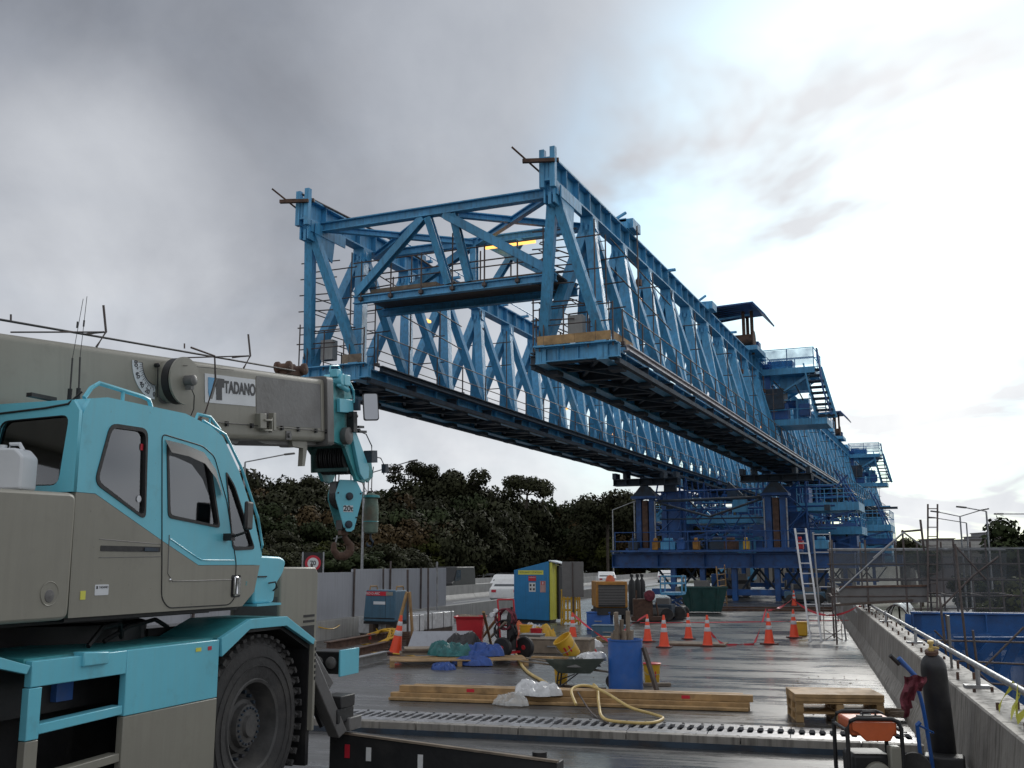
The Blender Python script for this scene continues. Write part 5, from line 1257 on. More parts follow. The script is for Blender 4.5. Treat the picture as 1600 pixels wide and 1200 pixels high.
bplate('dark_side_plate', rrect(3.46, -.60, 4.84, -.07, .03), .004, M['cgrey2'])
bplate('side_plate_edge', [(4.845, -.62), (4.87, -.62), (4.87, -.06), (4.845, -.06)], .007, M['cgrey'])
lg = bplate('logo_panel', [(2.55, -.405), (3.44, -.405), (3.44, -.115), (2.55, -.115)], .005, M['plastic_w'])
def bflat(name, poly, m, d=.009): return plate(name, poly, [], BX + d, .002, m, lg)
bflat('logo_blue', [(2.60, -.15), (2.755, -.15), (2.62, -.36), (2.60, -.30)], M['text_b'])
bflat('logo_black', [(2.765, -.15), (2.87, -.15), (2.87, -.24), (2.83, -.24), (2.83, -.37), (2.735, -.37), (2.735, -.24), (2.705, -.24)], M['text_k'])
bflat('logo_stripe', [(2.765, -.15), (2.735, -.15), (2.625, -.365), (2.665, -.365)], M['cgrey2'])
text_mesh('TADANO', .135, M['text_k'], 'lettering', lg, face_matrix((BX + .008, 3.155, -.235), (0, 1, 0), (0, 0, 1)) @ Matrix.Diagonal((.98, 1.25, 1, 1)), .001, .005)
# boom-angle scale: white arc with figures and a pendulum pointer
cy, cz = 1.80, -.10
arc = [(cy + .32 * math.cos(R(a)), cz + .32 * math.sin(R(a))) for a in range(176, 274, 7)] + [(cy + .185 * math.cos(R(a)), cz + .185 * math.sin(R(a))) for a in range(270, 172, -7)]
ap = plate('angle_scale', arc, [], BX + .006, .004, M['plastic_w'], boom)
for i, tx in enumerate(('80°', '60', '40', '20', '0')):
    a = 180 + i * 20 + 4; text_mesh(tx, .062, M['text_k'], 'figure', ap, face_matrix((BX + .009, cy + .275 * math.cos(R(a)), cz + .275 * math.sin(R(a))), (0, math.cos(R(a + 90)), math.sin(R(a + 90))), (0, -math.cos(R(a)), -math.sin(R(a)))), .0008, .001)
tk = MB()
for i in range(18):
    a = R(178 + i * 5.2); l = .05 if i % 2 == 0 else .03
    tk.beam((BX + .0095, cy + .19 * math.cos(a), cz + .19 * math.sin(a)), (BX + .0095, cy + (.19 + l) * math.cos(a), cz + (.19 + l) * math.sin(a)), .003, .003)
tk.path([(BX + .01, cy + .188 * math.cos(R(a)), cz + .188 * math.sin(R(a))) for a in range(178, 272, 8)], .003, 4)
tk.build('scale_ticks', M['text_k'], ap)
MB().tube((BX + .03, cy, cz), (BX + .03, cy - .01, cz - .30), .006, 6).lathe((BX, cy, cz), [(.02, 0), (.02, .04), (.01, .045)], 12, 'X').build('pointer', M['black'], ap)
# cable-reel disk on the boom side
rl = thing('cable_reel', None, None); rl.parent = boom
MB().lathe((BX, 2.0, -.24), [(.20, 0), (.20, .06), (.205, .16), (.225, .165), (.225, .185), (.12, .19), (.05, .19)], 36, 'X').build('drum', M['cgrey'], rl)
MB().lathe((BX + .065, 2.0, -.24), [(.19, 0), (.218, .01), (.218, .085), (.19, .09)], 36, 'X').build('wound_cable', M['black'], rl)
MB().lathe((BX + .18, 2.0, -.24), [(.05, 0), (.05, .10), (.03, .11)], 16, 'X').box((BX + .23, 2.0, -.30), (.06, .05, .05)).build('hub', M['cgrey2'], rl)
MB().path([(BX + .24, 2.0, -.30), (BX + .25, 2.04, -.38), (BX + .2, 2.1, -.50), (BX + .1, 2.15, -.62)], .005, 4).tube((BX + .2, 1.95, -.1), (BX + .03, 3.0, -.05), .003, 4).build('lead', M['black'], rl)
bplate('oil_stain', rrect(1.84, -.45, 2.0, -.08, .06), .002, M['cgrey2'], .002)
# guide rod with prongs along the top, side cable with clips
gd = MB().tube((-1.05, -1.2, .12), (-1.05, 4.35, .055), .010, 6)
gd.build('guide_rod', M['black'], boom)
def prong(y, up, h=.30):
    b = MB().path([(-1.05, y, .095), (-.95, y, .10), (-.85, y, .10)], .009, 6).path([(-.84, y - .02, .10 + h * .75), (-.83, y, .10), (-.86, y - .08, .10 - h * .45)], .010, 6).tube((-1.05, y - .8, .11), (-1.05, y - .8, .16), .008, 5).tube((-1.05, y - .8, .02), (-.85, y, .10), .007, 5)
    b.build('hose_prong', M['tube'], boom)
prong(.95, 1); prong(3.1, 1); prong(-1.0, 1)
MB().path([(-.9, 2.2, .10), (-.88, 2.55, .05), (-.88, 2.56, -.18), (-.9, 2.42, -.52), (-.93, 2.3, -.62)], .010, 6).build('bent_rod', M['tube'], boom)
cb = MB().tube((BX + .03, 1.6, -.58), (BX + .03, 5.1, -.64), .005, 5)
for y in (2.45, 2.9, 3.35, 3.95, 4.3, 4.7, 4.95): cb.box((BX + .015, y, -.60 - (y - 2.4) * .015), (.03, .03, .05))
cb.build('side_cable', M['black'], boom)
MB().box((BX + .03, 3.50, -.56), (.07, .12, .16)).box((BX + .05, 3.66, -.60), (.05, .02, .16)).box((BX + .05, 3.58, -.55), (.06, .14, .02)).box((BX + .05, 3.58, -.66), (.06, .14, .02)).box((BX + .03, 3.72, -.56), (.08, .05, .19)).build('cable_bracket', M['cgrey'], boom, bevel=.004)
MB().box((BX + .004, 4.10, -.70), (.012, .11, .10)).tube((BX, 4.1, -.70), (BX + .035, 4.1, -.70), .03, 10).build('slide_pad', M['cgrey2'], boom)
MB().prism([(4.28, -.76), (4.62, -.76), (4.62, -.84), (4.56, -1.05), (4.50, -1.05), (4.53, -.84), (4.3, -.82)], lambda y, z: (-1.12, y, z), lambda y, z: (-1.06, y, z)).build('rope_hook', M['cgrey'], boom)
MB().prism([(3.1, -.76), (3.3, -.76), (3.25, -.80), (3.15, -.80)], lambda y, z: (-1.5, y, z), lambda y, z: (-1.1, y, z)).prism([(3.6, -.76), (4.9, -.76), (4.9, -.80), (3.8, -.80)], lambda y, z: (-1.5, y, z), lambda y, z: (-1.1, y, z)).build('underside_pads', M['cgrey2'], boom)
ro = MB()
for y in (4.28, 4.62): ro.lathe((-1.16, y, .10), [(.055, -.10), (.07, -.09), (.07, -.06), (.045, -.05), (.045, .05), (.07, .06), (.07, .09), (.055, .10)], 16, 'X')
ro.box((-1.16, 4.45, .05), (.1, .36, .06)).build('top_rollers', M['rust'], boom)

# ---- boom head
hd = thing('boom_head', None, None); hd.parent = boom
T_ = M['teal_d']; T1 = M['teal']
MB().prism([(5.24, -.02), (5.62, .02), (5.76, -.2), (5.72, -.55), (6.0, -.92), (6.18, -1.12), (6.06, -1.28), (5.84, -1.24), (5.66, -1.0), (5.52, -.80), (5.24, -.75)], lambda y, z: (-1.10, y, z), lambda y, z: (-1.05, y, z)).build('cheek_plate', T_, hd, smooth=False)
MB().prism([(5.24, -.02), (5.62, .02), (5.76, -.2), (5.72, -.55), (6.0, -.92), (6.18, -1.12), (6.06, -1.28), (5.84, -1.24), (5.66, -1.0), (5.52, -.80), (5.24, -.75)], lambda y, z: (-1.58, y, z), lambda y, z: (-1.53, y, z)).build('cheek_plate', T_, hd, smooth=False)
MB().box((-1.3, 5.42, -.12), (.5, .22, .16)).box((-1.3, 5.46, -.52), (.42, .3, .10)).box((-1.3, 5.4, -.3), (.3, .05, .4)).build('head_web', T_, hd, smooth=False)
MB().box((-1.02, 5.50, -.30), (.05, .36, .17)).build('gusset_plate', T1, hd, bevel=.006)
MB().tube((-1.22, 5.36, .02), (-.96, 5.36, .02), .08, 14).tube((-1.0, 5.30, -.04), (-1.0, 5.55, -.10), .035, 8).box((-1.0, 5.45, .02), (.10, .16, .14)).box((-1.04, 5.30, .10), (.1, .12, .1)).build('pin_housing', T1, hd, bevel=.01)
MB().path([(-1.02, 5.12, .10), (-1.02, 5.14, .18), (-1.02, 5.35, .20), (-1.02, 5.42, .12)], .012, 6).path([(-.98, 5.5, .05), (-.95, 5.6, -.1), (-.98, 5.66, -.25)], .016, 6).build('hose_loop', T1, hd)
MB().box((-.98, 5.60, -.50), (.10, .10, .26)).tube((-.98, 5.52, -.42), (-.98, 5.72, -.42), .03, 8).tube((-.98, 5.50, -.62), (-.98, 5.80, -.60), .022, 8).box((-.96, 5.78, -.56), (.05, .14, .03)).box((-.96, 5.82, -.62), (.05, .2, .03)).build('limit_switch', M['black'], hd)
MB().lathe((-1.06, 5.50, -.68), [(.0, 0), (.10, .005), (.11, .02), (.11, .09), (.09, .10), (0, .105)], 18, 'X').build('idler_sheave', M['cgrey2'], hd)
sh = MB()
for i in range(6): sh.lathe((-1.50 + i * .066, 5.80, -.95), [(.12, 0), (.215, .004), (.215, .014), (.185, .024), (.185, .034), (.215, .044), (.215, .056), (.12, .06)], 28, 'X')
sh.build('head_sheaves', M['black'], hd)
MB().box((-1.3, 5.55, -.80), (.5, .04, .05)).box((-1.3, 5.60, -1.10), (.5, .04, .05)).box((-1.545, 5.66, -.95), (.03, .22, .36)).beam((-1.54, 5.3, -.6), (-1.54, 5.6, -.85), .05, .14).build('rope_guard', M['green'], hd, bevel=.01)
MB().prism([(5.62, -.60), (5.72, -.58), (6.10, -1.08), (6.08, -1.22), (5.94, -1.24), (5.84, -1.16)], lambda y, z: (-1.045, y, z), lambda y, z: (-1.0, y, z)).build('jib_lug', T1, hd, bevel=.006)
MB().lathe((-1.2, 6.28, -1.12), [(.05, 0), (.12, .004), (.12, .02), (.09, .035), (.12, .05), (.12, .07), (.05, .075)], 20, 'X').prism([(6.08, -.92), (6.36, -1.0), (6.40, -1.2), (6.24, -1.28), (6.12, -1.2)], lambda y, z: (-1.12, y, z), lambda y, z: (-1.10, y, z)).build('single_top_sheave', T_, hd)
MB().box((-.95, 6.46, -1.10), (.06, .09, .12)).build('hook_limit_switch', M['gdark'], hd)
MB().box((-1.0, 6.14, -.94), (.12, .16, .16)).path([(-.98, 6.2, -.94), (-.98, 6.4, -.96), (-.98, 6.5, -1.06), (-.98, 6.48, -1.18)], .008, 5).build('limit_box', M['gdark'], hd)
MB().path([(-.98, 5.7, -.6), (-.96, 5.95, -.65), (-.96, 6.1, -.8), (-.98, 6.14, -.95)], .008, 5).build('limit_hose', M['gdark'], hd)
MR = Matrix.Rotation(R(38), 3, 'Z') @ Matrix.Rotation(R(-8), 3, 'X')
mm = MB(); mm.prism(rrect(-.10, -.18, .10, .18, .03), lambda x, z: V((-.84, 5.86, -.30)) + MR @ V((x, 0, z)), lambda x, z: V((-.84, 5.86, -.30)) + MR @ V((x, .03, z))); mo = mm.build('road_mirror', M['black'], hd)
MB().prism(rrect(-.088, -.168, .088, .168, .025), lambda x, z: V((-.84, 5.86, -.30)) + MR @ V((x, -.004, z)), lambda x, z: V((-.84, 5.86, -.30)) + MR @ V((x, -.001, z))).build('mirror_glass', M['mirror'], mo, smooth=False)
MB().tube((-1.05, 5.7, -.2), (-.86, 5.9, -.25), .014, 6).box((-.97, 5.72, -.28), (.08, .06, .14)).build('mirror_arm', M['gdark'], hd)

# ---- hook block and ball hang from the boom: things of their own
th = R(4.42)
def crw(x, y, z): return V((-5.77 + x * math.cos(th) - y * math.sin(th), 7.76 + x * math.sin(th) + y * math.cos(th), z))
hk = thing('hook_block', 'teal crane hook block marked 20t hanging under the boom head', 'hook block', crw(-1.28, 3.76, 2.93), R(4.42 + 8))
# local: x to the viewer's side, y along; big cheek faces the viewer (-y rotated): build in x-z with thickness along y
chk = [(-.12, .33), (.10, .33), (.19, .17), (.185, .10), (.09, -.30), (.05, -.33), (-.01, -.33), (-.05, -.27), (-.165, .08), (-.17, .16)]
RQ = Matrix.Rotation(R(40), 3, 'Z')
def hkv(b):
    b.v = [tuple(RQ @ V(p)) for p in b.v]; return b
for y0, m in ((-.16, 'teal'), (.14, 'teal_d')):
    hkv(MB().prism(chk, lambda x, z: (x, y0, z), lambda x, z: (x, y0 + .022, z))).build('cheek_plate', M[m], hk, smooth=False, bevel=.003)
s = MB()
for k in range(4): s.lathe((0, -.115 + k * .06, .12), [(.05, 0), (.17, .002), (.17, .012), (.145, .02), (.145, .028), (.17, .036), (.17, .046), (.05, .048)], 26, 'Y')
s.box((0, 0, -.24), (.12, .24, .12)).box((-.1, 0, .2), (.12, .26, .22)); hkv(s).build('sheaves', M['black'], hk)
for z in (.12, -.24):
    s = MB(); s.lathe((.01, -.165, z), [(.05, 0), (.05, -.012), (.035, -.014), (.035, -.03), (.02, -.032), (0, -.033)], 18, 'Y'); hkv(s).build('pin', M['gdark'], hk)
s = MB()
for (x, z) in ((-.14, .16), (.165, .16), (-.04, -.29), (.11, -.15)): s.lathe((x, -.163, z), [(.011, 0), (.011, -.008), (0, -.01)], 8, 'Y')
hkv(s).build('rivets', M['black'], hk)
text_mesh('20t', .10, M['text_k'], 'lettering', hk, Matrix(RQ.to_4x4()) @ face_matrix((0.0, -.1655, -.04), (1, 0, 0), (0, 0, 1)), .001, .002)
s = MB(); s.box((0.0, -.163, -.04), (.13, .002, .085)); hkv(s).build('plate_label', M['plastic_w'], hk, smooth=False)
pts = [(.02, 0, -.30), (.02, 0, -.40), (.05, 0, -.44), (.10, 0, -.50), (.10, 0, -.58), (.03, 0, -.64), (-.06, 0, -.64), (-.12, 0, -.57), (-.125, 0, -.50), (-.10, 0, -.47)]
s = MB()
rr = [.035, .035, .04, .05, .055, .055, .05, .042, .032, .018]
for i in range(len(pts) - 1): s.tube(pts[i], pts[i + 1], rr[i], 12, rr[i + 1])
for p, r_ in zip(pts[1:-1], rr[1:-1]): s.lathe(p, [(0, -r_), (r_ * .7, -r_ * .7), (r_, 0), (r_ * .7, r_ * .7), (0, r_)], 10)
s.box((0, 0, -.34), (.1, .12, .06)); hkv(s).build('hook', M['rust'], hk)
s = MB().tube((-.13, 0, -.42), (.05, 0, -.38), .008, 5).tube((-.1, 0, -.48), (-.08, 0, -.38), .01, 5); hkv(s).build('safety_latch', M['galv'], hk)
rp_ = MB()
for x, y in ((-.12, -.10), (-.11, .08), (.13, -.10), (.12, .08)):
    q = RQ @ V((x, y, 0)); rp_.tube((q.x, q.y, .2), (q.x * .8, q.y * .9 - .0, .62), .008, 5)
rp_.build('ropes', M['tube'], hk)
bl = thing('hook_ball', 'rusty weight with small hook hanging beside the big hook block', 'hook ball', crw(-1.12, 4.22, 2.86), R(4.42))
MB().lathe((0, 0, 0), [(.0, .27), (.035, .27), (.06, .25), (.10, .24), (.105, .20), (.085, .19), (.095, .10), (.10, .02), (.10, -.16), (.095, -.25), (.07, -.27), (0, -.27)], 28).build('weight', mat('flaking_green_rust', (0.13, 0.19, 0.15), .65, var=.4, scale=9, dirt=(.14, .06, .035), dirt_amt=.9), bl)
MB().lathe((0, 0, 0), [(.10, .235), (.112, .23), (.112, .205), (.10, .20)], 28).build('collar', M['teal_d'], bl)
MB().lathe((0, 0, -.12), [(.101, 0), (.105, .006), (.101, .012)], 28).build('band', M['teal_d'], bl)
MB().path([(-.05, 0, .27), (-.05, 0, .40), (-.02, 0, .62)], .007, 5).path([(.0, 0, .27), (.0, 0, .45), (.02, 0, .62)], .007, 5).path([(-.05, 0, .26), (-.13, 0, .38), (-.2, 0, .55), (-.24, 0, .62)], .005, 5).path([(.05, 0, .26), (.08, 0, .22), (-.02, 0, .33)], .005, 5).build('ropes', M['tube'], bl)
s = MB().path([(0, 0, -.27), (0, 0, -.33), (.04, 0, -.38), (.02, 0, -.44), (-.04, 0, -.43), (-.05, 0, -.39)], .016, 8); s.build('hook', M['gdark'], bl)

# ---- jerrycan standing on the engine cover
jc = thing('jerrycan', 'white plastic jerrycan standing on the grey engine cover behind the cab window', 'jerrycan', crw(-.32, -2.72, 2.685), R(14))
MB().prism(round_poly([(-.13, 0), (.13, 0), (.13, .22), (.07, .28), (-.10, .28), (-.13, .24)], .02), lambda x, z: (x, -.09, z), lambda x, z: (x, .09, z)).build('body', M['plastic_w'], jc, bevel=.015)
MB().path([(-.04, 0, .27), (-.03, 0, .315), (.04, 0, .315), (.07, 0, .27)], .014, 8).tube((-.085, 0, .275), (-.085, 0, .31), .026, 12).build('handle_and_cap', M['plastic_w'], jc)

# small warning stickers and rain-washed rust marks on the side
for (y, z, w_, h_, m) in ((-1.02, 1.50, .07, .03, 'yel'), (-.86, 1.50, .05, .03, 'text_r'), (-2.3, 1.95, .05, .06, 'yel')):
    plate('warning_sticker', rrect(y, z, y + w_, z + h_, .003), [], .0035 if z < 1.8 else cabx + .0035, .003, M[m])

# ================================================================== THINGS ON THE DECK
def rzdir(a, b_):
    return math.atan2(b_.y - a.y, b_.x - a.x)
def cone_proto(scale_h=0.95):
    t = thing('traffic_cone', 'x', 'traffic cone')
    MB().prism(round_poly([(-.21, -.21), (.21, -.21), (.21, .21), (-.21, .21)], .05), lambda x, y: (x, y, 0), lambda x, y: (x, y, .045)).build('base', M['cone_base'], t, bevel=.008)
    MB().lathe((0, 0, .045), [(.165, 0), (.150, .03), (.145, .05), (.030, .875), (.026, .885), (0, .885)], 26).build('cone_body', M['orange'], t)
    rr = lambda z: .1455 - (z - .05) * (.115 / .825)
    for z0, z1 in ((.40, .52), (.64, .74)):
        MB().lathe((0, 0, .045), [(rr(z0) + .0025, z0), (rr(z0) + .004, z0 + .004), (rr(z1) + .004, z1 - .004), (rr(z1) + .0025, z1)], 26).build('reflective_sleeve', M['sleeve'], t)
    return t
M['cone_base'] = mat('cone_base_rubber', (0.10, 0.025, 0.02), .6, var=.3)
M['sleeve'] = mat('silver_sleeve', (0.62, 0.62, 0.64), .35, var=.15, dirt=(.3, .25, .22), dirt_amt=.4)
cones = [  # x, y(base), height px, label
    (1038, 1012, 50, 'brightest orange cone with two clean silver bands, nearest the blue barrel'),
    (1012, 1003, 42, 'dull red cone wrapped in loose pink tape, left of the brightest cone'),
    (1076, 999, 40, 'cone with worn bands standing behind and right of the brightest cone'),
    (1106, 1010, 48, 'orange cone at the end of the flat grey board, pink tape tied to it'),
    (1202, 1007, 48, 'orange cone on its own in the wet middle of the deck, reflected in the water'),
    (1241, 997, 44, 'orange cone just left of the leaning ladder, yellow box behind it'),
    (617, 1022, 60, 'tall dirty cone leaning slightly beside the coiled yellow cable'),
    (895, 1000, 42, 'cone wrapped with pink tape just left of the timber offcuts in the barrel'),
    (1241, 947, 24, 'small far cone seen through the top of the leaning ladder'),
]
cp = cone_proto(); first = True
for x, y, hp, lab in cones:
    p = gp(x, y); dep = (p - EYE).dot(FWD); sc = hp * dep / FPX / 0.93
    if first: cp.location = p; cp.scale = (sc,) * 3; cp['label'] = lab; cp['group'] = 'orange traffic cones on the deck'; first = False
    else: copy_thing(cp, p, rnd.uniform(0, 1.5), lab, 'orange traffic cones on the deck', sc)
for o in col.objects:
    if o.name.startswith('traffic_cone') and 'tall dirty' in o.get('label', ''): o.rotation_euler = (0, R(9), .3)

# pink tape strung between cones
def sag(a, b_, s, n=14):
    a, b_ = V(a), V(b_); return [a.lerp(b_, i / n) - V((0, 0, s * 4 * (i / n) * (1 - i / n))) for i in range(n + 1)]
def tape(pts, label, wd=.06):
    b = MB(); rn = random.Random(len(pts)); vs = []
    for i, p in enumerate(pts):
        a = rn.uniform(-.6, .6) + i * .35; u = V((math.sin(a) * .5, math.cos(a * .7) * .3, math.cos(a))).normalized() * wd / 2; vs += [V(p) + u, V(p) - u]
    b.add(vs, [(2 * i, 2 * i + 1, 2 * i + 3, 2 * i + 2) for i in range(len(pts) - 1)])
    return tag(b.build('barrier_tape', M['pink'], fix=False), label, 'tape')
H1 = V((0, 0, .55))
c = {k: gp(x, y) for k, (x, y) in dict(a=(1106, 1010), b=(1202, 1007), c=(1241, 997), d=(1340, 968), e=(895, 1000), f=(1012, 1003), g=(955, 1010), p=(1202, 960)).items()}
tape(sag(c['a'] + V((0, 0, .5)), c['a'] + (c['b'] - c['a']) * .3 + V((0, 0, .03)), .1) + sag(c['a'] + (c['b'] - c['a']) * .3 + V((0, 0, .02)), c['a'] + (c['b'] - c['a']) * .75 + V((0, 0, .02)), 0) + sag(c['a'] + (c['b'] - c['a']) * .75 + V((0, 0, .03)), c['b'] + V((-.05, 0, .95)), .06),
     'pink barrier tape trailing on the wet deck and rising to the lone cone')
tape(sag(c['b'] + V((0, 0, .92)), c['c'] + V((0, 0, 1.15)), .08) + sag(c['c'] + V((0, 0, 1.15)), dk(.1, 31, 1.0), .35), 'red tape strung from the lone cone past the ladder to the right barrier')
tape(sag(c['f'] + V((0, 0, .75)), c['f'] + V((-.9, -.3, .05)), -.05, 8), 'short pink tape end hanging from the dull red cone')
tape(sag(c['e'] + V((0, 0, .75)), c['g'] + V((0, 0, .1)), .05, 12), 'pink tape sloping from the taped cone down to the timber offcuts')
tape(sag(gp(1000, 985) + V((0, 0, .25)), gp(1330, 982) + V((0, 0, .28)), .02, 20), 'thin red line stretched across the whole deck behind the cones', .03)

# ---- long timbers in the foreground
tm = thing('timber_stack', 'long yellow timber beams stacked two high across the wet deck in front of the barrel', 'timber')
A, B = gp(612, 1092), gp(1172, 1110); d = (B - A).normalized(); n_ = V((-d.y, d.x, 0))
def tb(p0, p1, off, z, w=.14, h=.11, m='wood'):
    a = A + d * p0 + n_ * off; b_ = B + d * p1 + n_ * off
    MB().beam(V((a.x, a.y, z)), V((b_.x, b_.y, z)), w, h).build('beam', M[m], tm, bevel=.006)
tb(0, 0, 0, .057); tb(.05, -.12, .16, .057); tb(.12, .05, .10, .165, .15, .10); tb(.10, -.2, .33, .057); tb(.3, -.1, .28, .165, .14, .10); tb(.02, -.02, -.15, .03, .13, .045)
s = MB()
for q in (.23, .83):
    p = A.lerp(B, q); s.beam(V((p.x, p.y, .165)) - d * .05 + n_ * .024, V((p.x, p.y, .165)) + d * .08 + n_ * .024, .006, .05)
tag(s.build('red_paint_marks', M['text_r'], tm), None)
# crumpled plastic on the timbers
def crumple(name, c, sx, sy, sz, seed, m, n=34, rough=.35):
    sz *= .8
    b = MB(); vs = []; rn = V((seed * 3.1, seed * 1.7, 0)); no = mnoise.noise
    for j in range(n):
        for i in range(n):
            u, v = i / (n - 1) * 2 - 1, j / (n - 1) * 2 - 1
            r = max(abs(u), abs(v)); a = math.atan2(v, u); cr_ = r / max(math.hypot(u, v), 1e-6); du, dv_ = u * cr_, v * cr_       # square grid -> disc
            k = 1 + .30 * no(V((math.cos(a) * 1.3, math.sin(a) * 1.3, seed))) + .10 * no(V((math.cos(a) * 5, math.sin(a) * 5, seed)))
            hgt = max(0, 1 - r ** 5) ** .6
            ridge = 1 - abs(no(V((du * 2.6, dv_ * 2.6, 1)) + rn)) * 2.2
            n2 = 1 - abs(no(V((du * 6, dv_ * 6, 2)) + rn)) * 2
            nz = .42 + .38 * ridge + rough * .22 * n2 + .55 * no(V((du * 1.1, dv_ * 1.1, 3)) + rn)
            z = max(0.008, hgt * max(.08, nz)) * sz
            vs.append((c[0] + (du * k + .10 * no(V((du * 4, dv_ * 4, 5)) + rn)) * sx, c[1] + (dv_ * k + .10 * no(V((du * 4, dv_ * 4, 9)) + rn)) * sy, c[2] + z))
    b.add(vs, [(j * n + i, j * n + i + 1, (j + 1) * n + i + 1, (j + 1) * n + i) for j in range(n - 1) for i in range(n - 1)])
    o = b.build(name, M[m], None, fix=False); o.data.polygons.foreach_set('use_smooth', [True] * len(o.data.polygons)); return o
p = gp(838, 1100); tag(crumple('plastic_sheet', (p.x, p.y + .1, .14), .42, .28, .3, 3, 'sheet_w'), 'white crumpled plastic sheet lying over the long timbers', 'plastic sheet')
p = gp(800, 1102); tag(crumple('plastic_bag', (p.x, p.y - .05, .02), .30, .2, .22, 5, 'film'), 'clear plastic scrap at the left of the crumpled white sheet', 'plastic sheet')
# ---- yellow hose looping in front
def gpath(pts, zf=lambda i: .03): return [gp(x, y, 0) + V((0, 0, zf(i))) for i, (x, y) in enumerate(pts)]
def smoothp(pts, n=5):
    out = []
    for i in range(len(pts) - 1):
        p0, p1, p2, p3 = pts[max(i - 1, 0)], pts[i], pts[i + 1], pts[min(i + 2, len(pts) - 1)]
        for k in range(n):
            t = k / n; out.append(.5 * ((2 * p1) + (p2 - p0) * t + (2 * p0 - 5 * p1 + 4 * p2 - p3) * t * t + (3 * p1 - p0 - 3 * p2 + p3) * t ** 3))
    return out + [pts[-1]]
hz = [.03, .10, .25, .30, .28, .25, .12, .04, .03, .03, .03, .05, .1, .24, .27]
hp = [(960, 1128), (900, 1106), (893, 1092), (905, 1086), (925, 1086), (948, 1096), (985, 1112), (1020, 1118), (1036, 1124), (1020, 1131), (985, 1131), (944, 1126), (936, 1106), (934, 1088), (928, 1082)]
pts = [gp(x, y + hz[i] * 55) + V((0, 0, hz[i])) for i, (x, y) in enumerate(hp)]
tag(MB().path(smoothp(pts[1:]), .022, 8).build('hose', M['yellow_h']), 'pale yellow hose looped over the long timbers in front of the blue barrel', 'hose')
tag(MB().path(smoothp([gp(902, 1100) + V((0, 0, .2)), gp(925, 1118) + V((0, 0, .03)), gp(950, 1132) + V((0, 0, .02))]), .013, 6).build('grey_lead', M['tube']), 'thin grey lead running beside the looped yellow hose', 'cable')
tag(MB().path(smoothp([gp(803, 1005) + V((0, 0, .3)), gp(806, 1022) + V((0, 0, .05)), gp(820, 1048) + V((0, 0, .03)), gp(850, 1068) + V((0, 0, .03)), gp(872, 1085) + V((0, 0, .05))]), .03, 8).build('air_hose', M['yellow_h']), 'pale hose running from the red wheeled cart down to the timbers', 'hose')

# ---- blue barrel full of timber offcuts
p = gp(970, 1083); bc = V((p.x, p.y + .3, 0))
bar = thing('blue_barrel', 'scuffed open blue plastic barrel behind the long timbers', 'barrel', bc)
MB().lathe((0, 0, 0), [(.27, 0), (.295, .015), (.30, .04), (.302, .20), (.302, .60), (.30, .85), (.312, .865), (.312, .89), (.29, .89), (.285, .1), (0, .09)], 48).build('shell', M['blue'], bar)
rn = random.Random(4)
tl = [(950, 957, .05, .09), (962, 975, .04, .07), (984, 955, .07, .04), (971, 968, .05, .06), (940, 990, .05, .05), (957, 985, .05, .04), (990, 985, .04, .08), (975, 985, .12, .03), (966, 990, .05, .05)]
for i, (x, yt, w, h) in enumerate(tl):
    top = atd(x, yt, (bc - EYE).dot(FWD) + rn.uniform(-.12, .15)); dv = V((top.x - bc.x, top.y - bc.y, 0)); dl = min(dv.length, .23); dv = dv.normalized() * dl if dl else dv
    top = V((bc.x + dv.x, bc.y + dv.y, top.z)); base = V((bc.x + dv.x * .7, bc.y + dv.y * .7, .14))
    labs = ['longest pale board leaning left in the blue barrel', 'narrow board with a split end in the blue barrel', 'tall thick plank at the right of the blue barrel', 'middle board in the blue barrel, shorter than its neighbours',
            'grey offcut at the left rim of the blue barrel', 'short square offcut between the boards in the barrel', 'board edge behind the tall plank in the barrel', 'wide dark weathered board at the back of the barrel', 'short stick standing in the middle of the barrel']
    tag(MB().beam(base, top, w, h, up=(rn.random(), 1, 0)).build('timber_offcut', M['wood_g' if i in (1, 4, 7, 6) else 'wood_g'], bevel=.004), labs[i], 'timber', 'timber offcuts in the blue barrel')
a = gp(1027, 1083); tag(MB().beam(V((a.x, a.y, .02)), bc + V((.33, .02, .75)), .09, .05).build('leaning_plank', M['wood_d']), 'dark plank leaning on the right side of the blue barrel', 'timber')
tag(crumple('rag_bag', (bc.x - .08, bc.y + .2, 1.12), .22, .18, .3, 8, 'sheet_w'), 'white plastic bag caught among the boards in the barrel', 'bag') if False else None

# ---- wheelbarrow with bucket
p = gp(900, 1077); wb = thing('wheelbarrow', 'muddy green wheelbarrow loaded with rubble left of the blue barrel', 'wheelbarrow', (p.x, p.y, 0), R(12)); wb.scale = (1, 1, .80)
b = MB(); T = [(-.50, -.33), (.55, -.26), (.55, .26), (-.50, .33)]; Bm = [(-.28, -.18), (.28, -.16), (.28, .16), (-.28, .18)]
vs = [(x, y, .66 if x < 0 else .70) for x, y in T] + [(x, y, .36) for x, y in Bm] + [(x * .95, y * .93, .655 if x < 0 else .695) for x, y in T] + [(x * .93, y * .9, .38) for x, y in Bm]
b.add(vs, [(0, 1, 5, 4), (1, 2, 6, 5), (2, 3, 7, 6), (3, 0, 4, 7), (4, 5, 6, 7), (8, 12, 13, 9), (9, 13, 14, 10), (10, 14, 15, 11), (11, 15, 12, 8), (12, 15, 14, 13), (0, 8, 9, 1), (1, 9, 10, 2), (2, 10, 11, 3), (3, 11, 8, 0)])
b.build('tray', M['barrow'], wb, smooth=False)
MB().tube((.62, 0, .38), (-.95, -.30, .62), .018, 8).tube((.62, 0, .38), (-.95, .30, .62), .018, 8).build('handle_frame', M['wood_g'], wb)
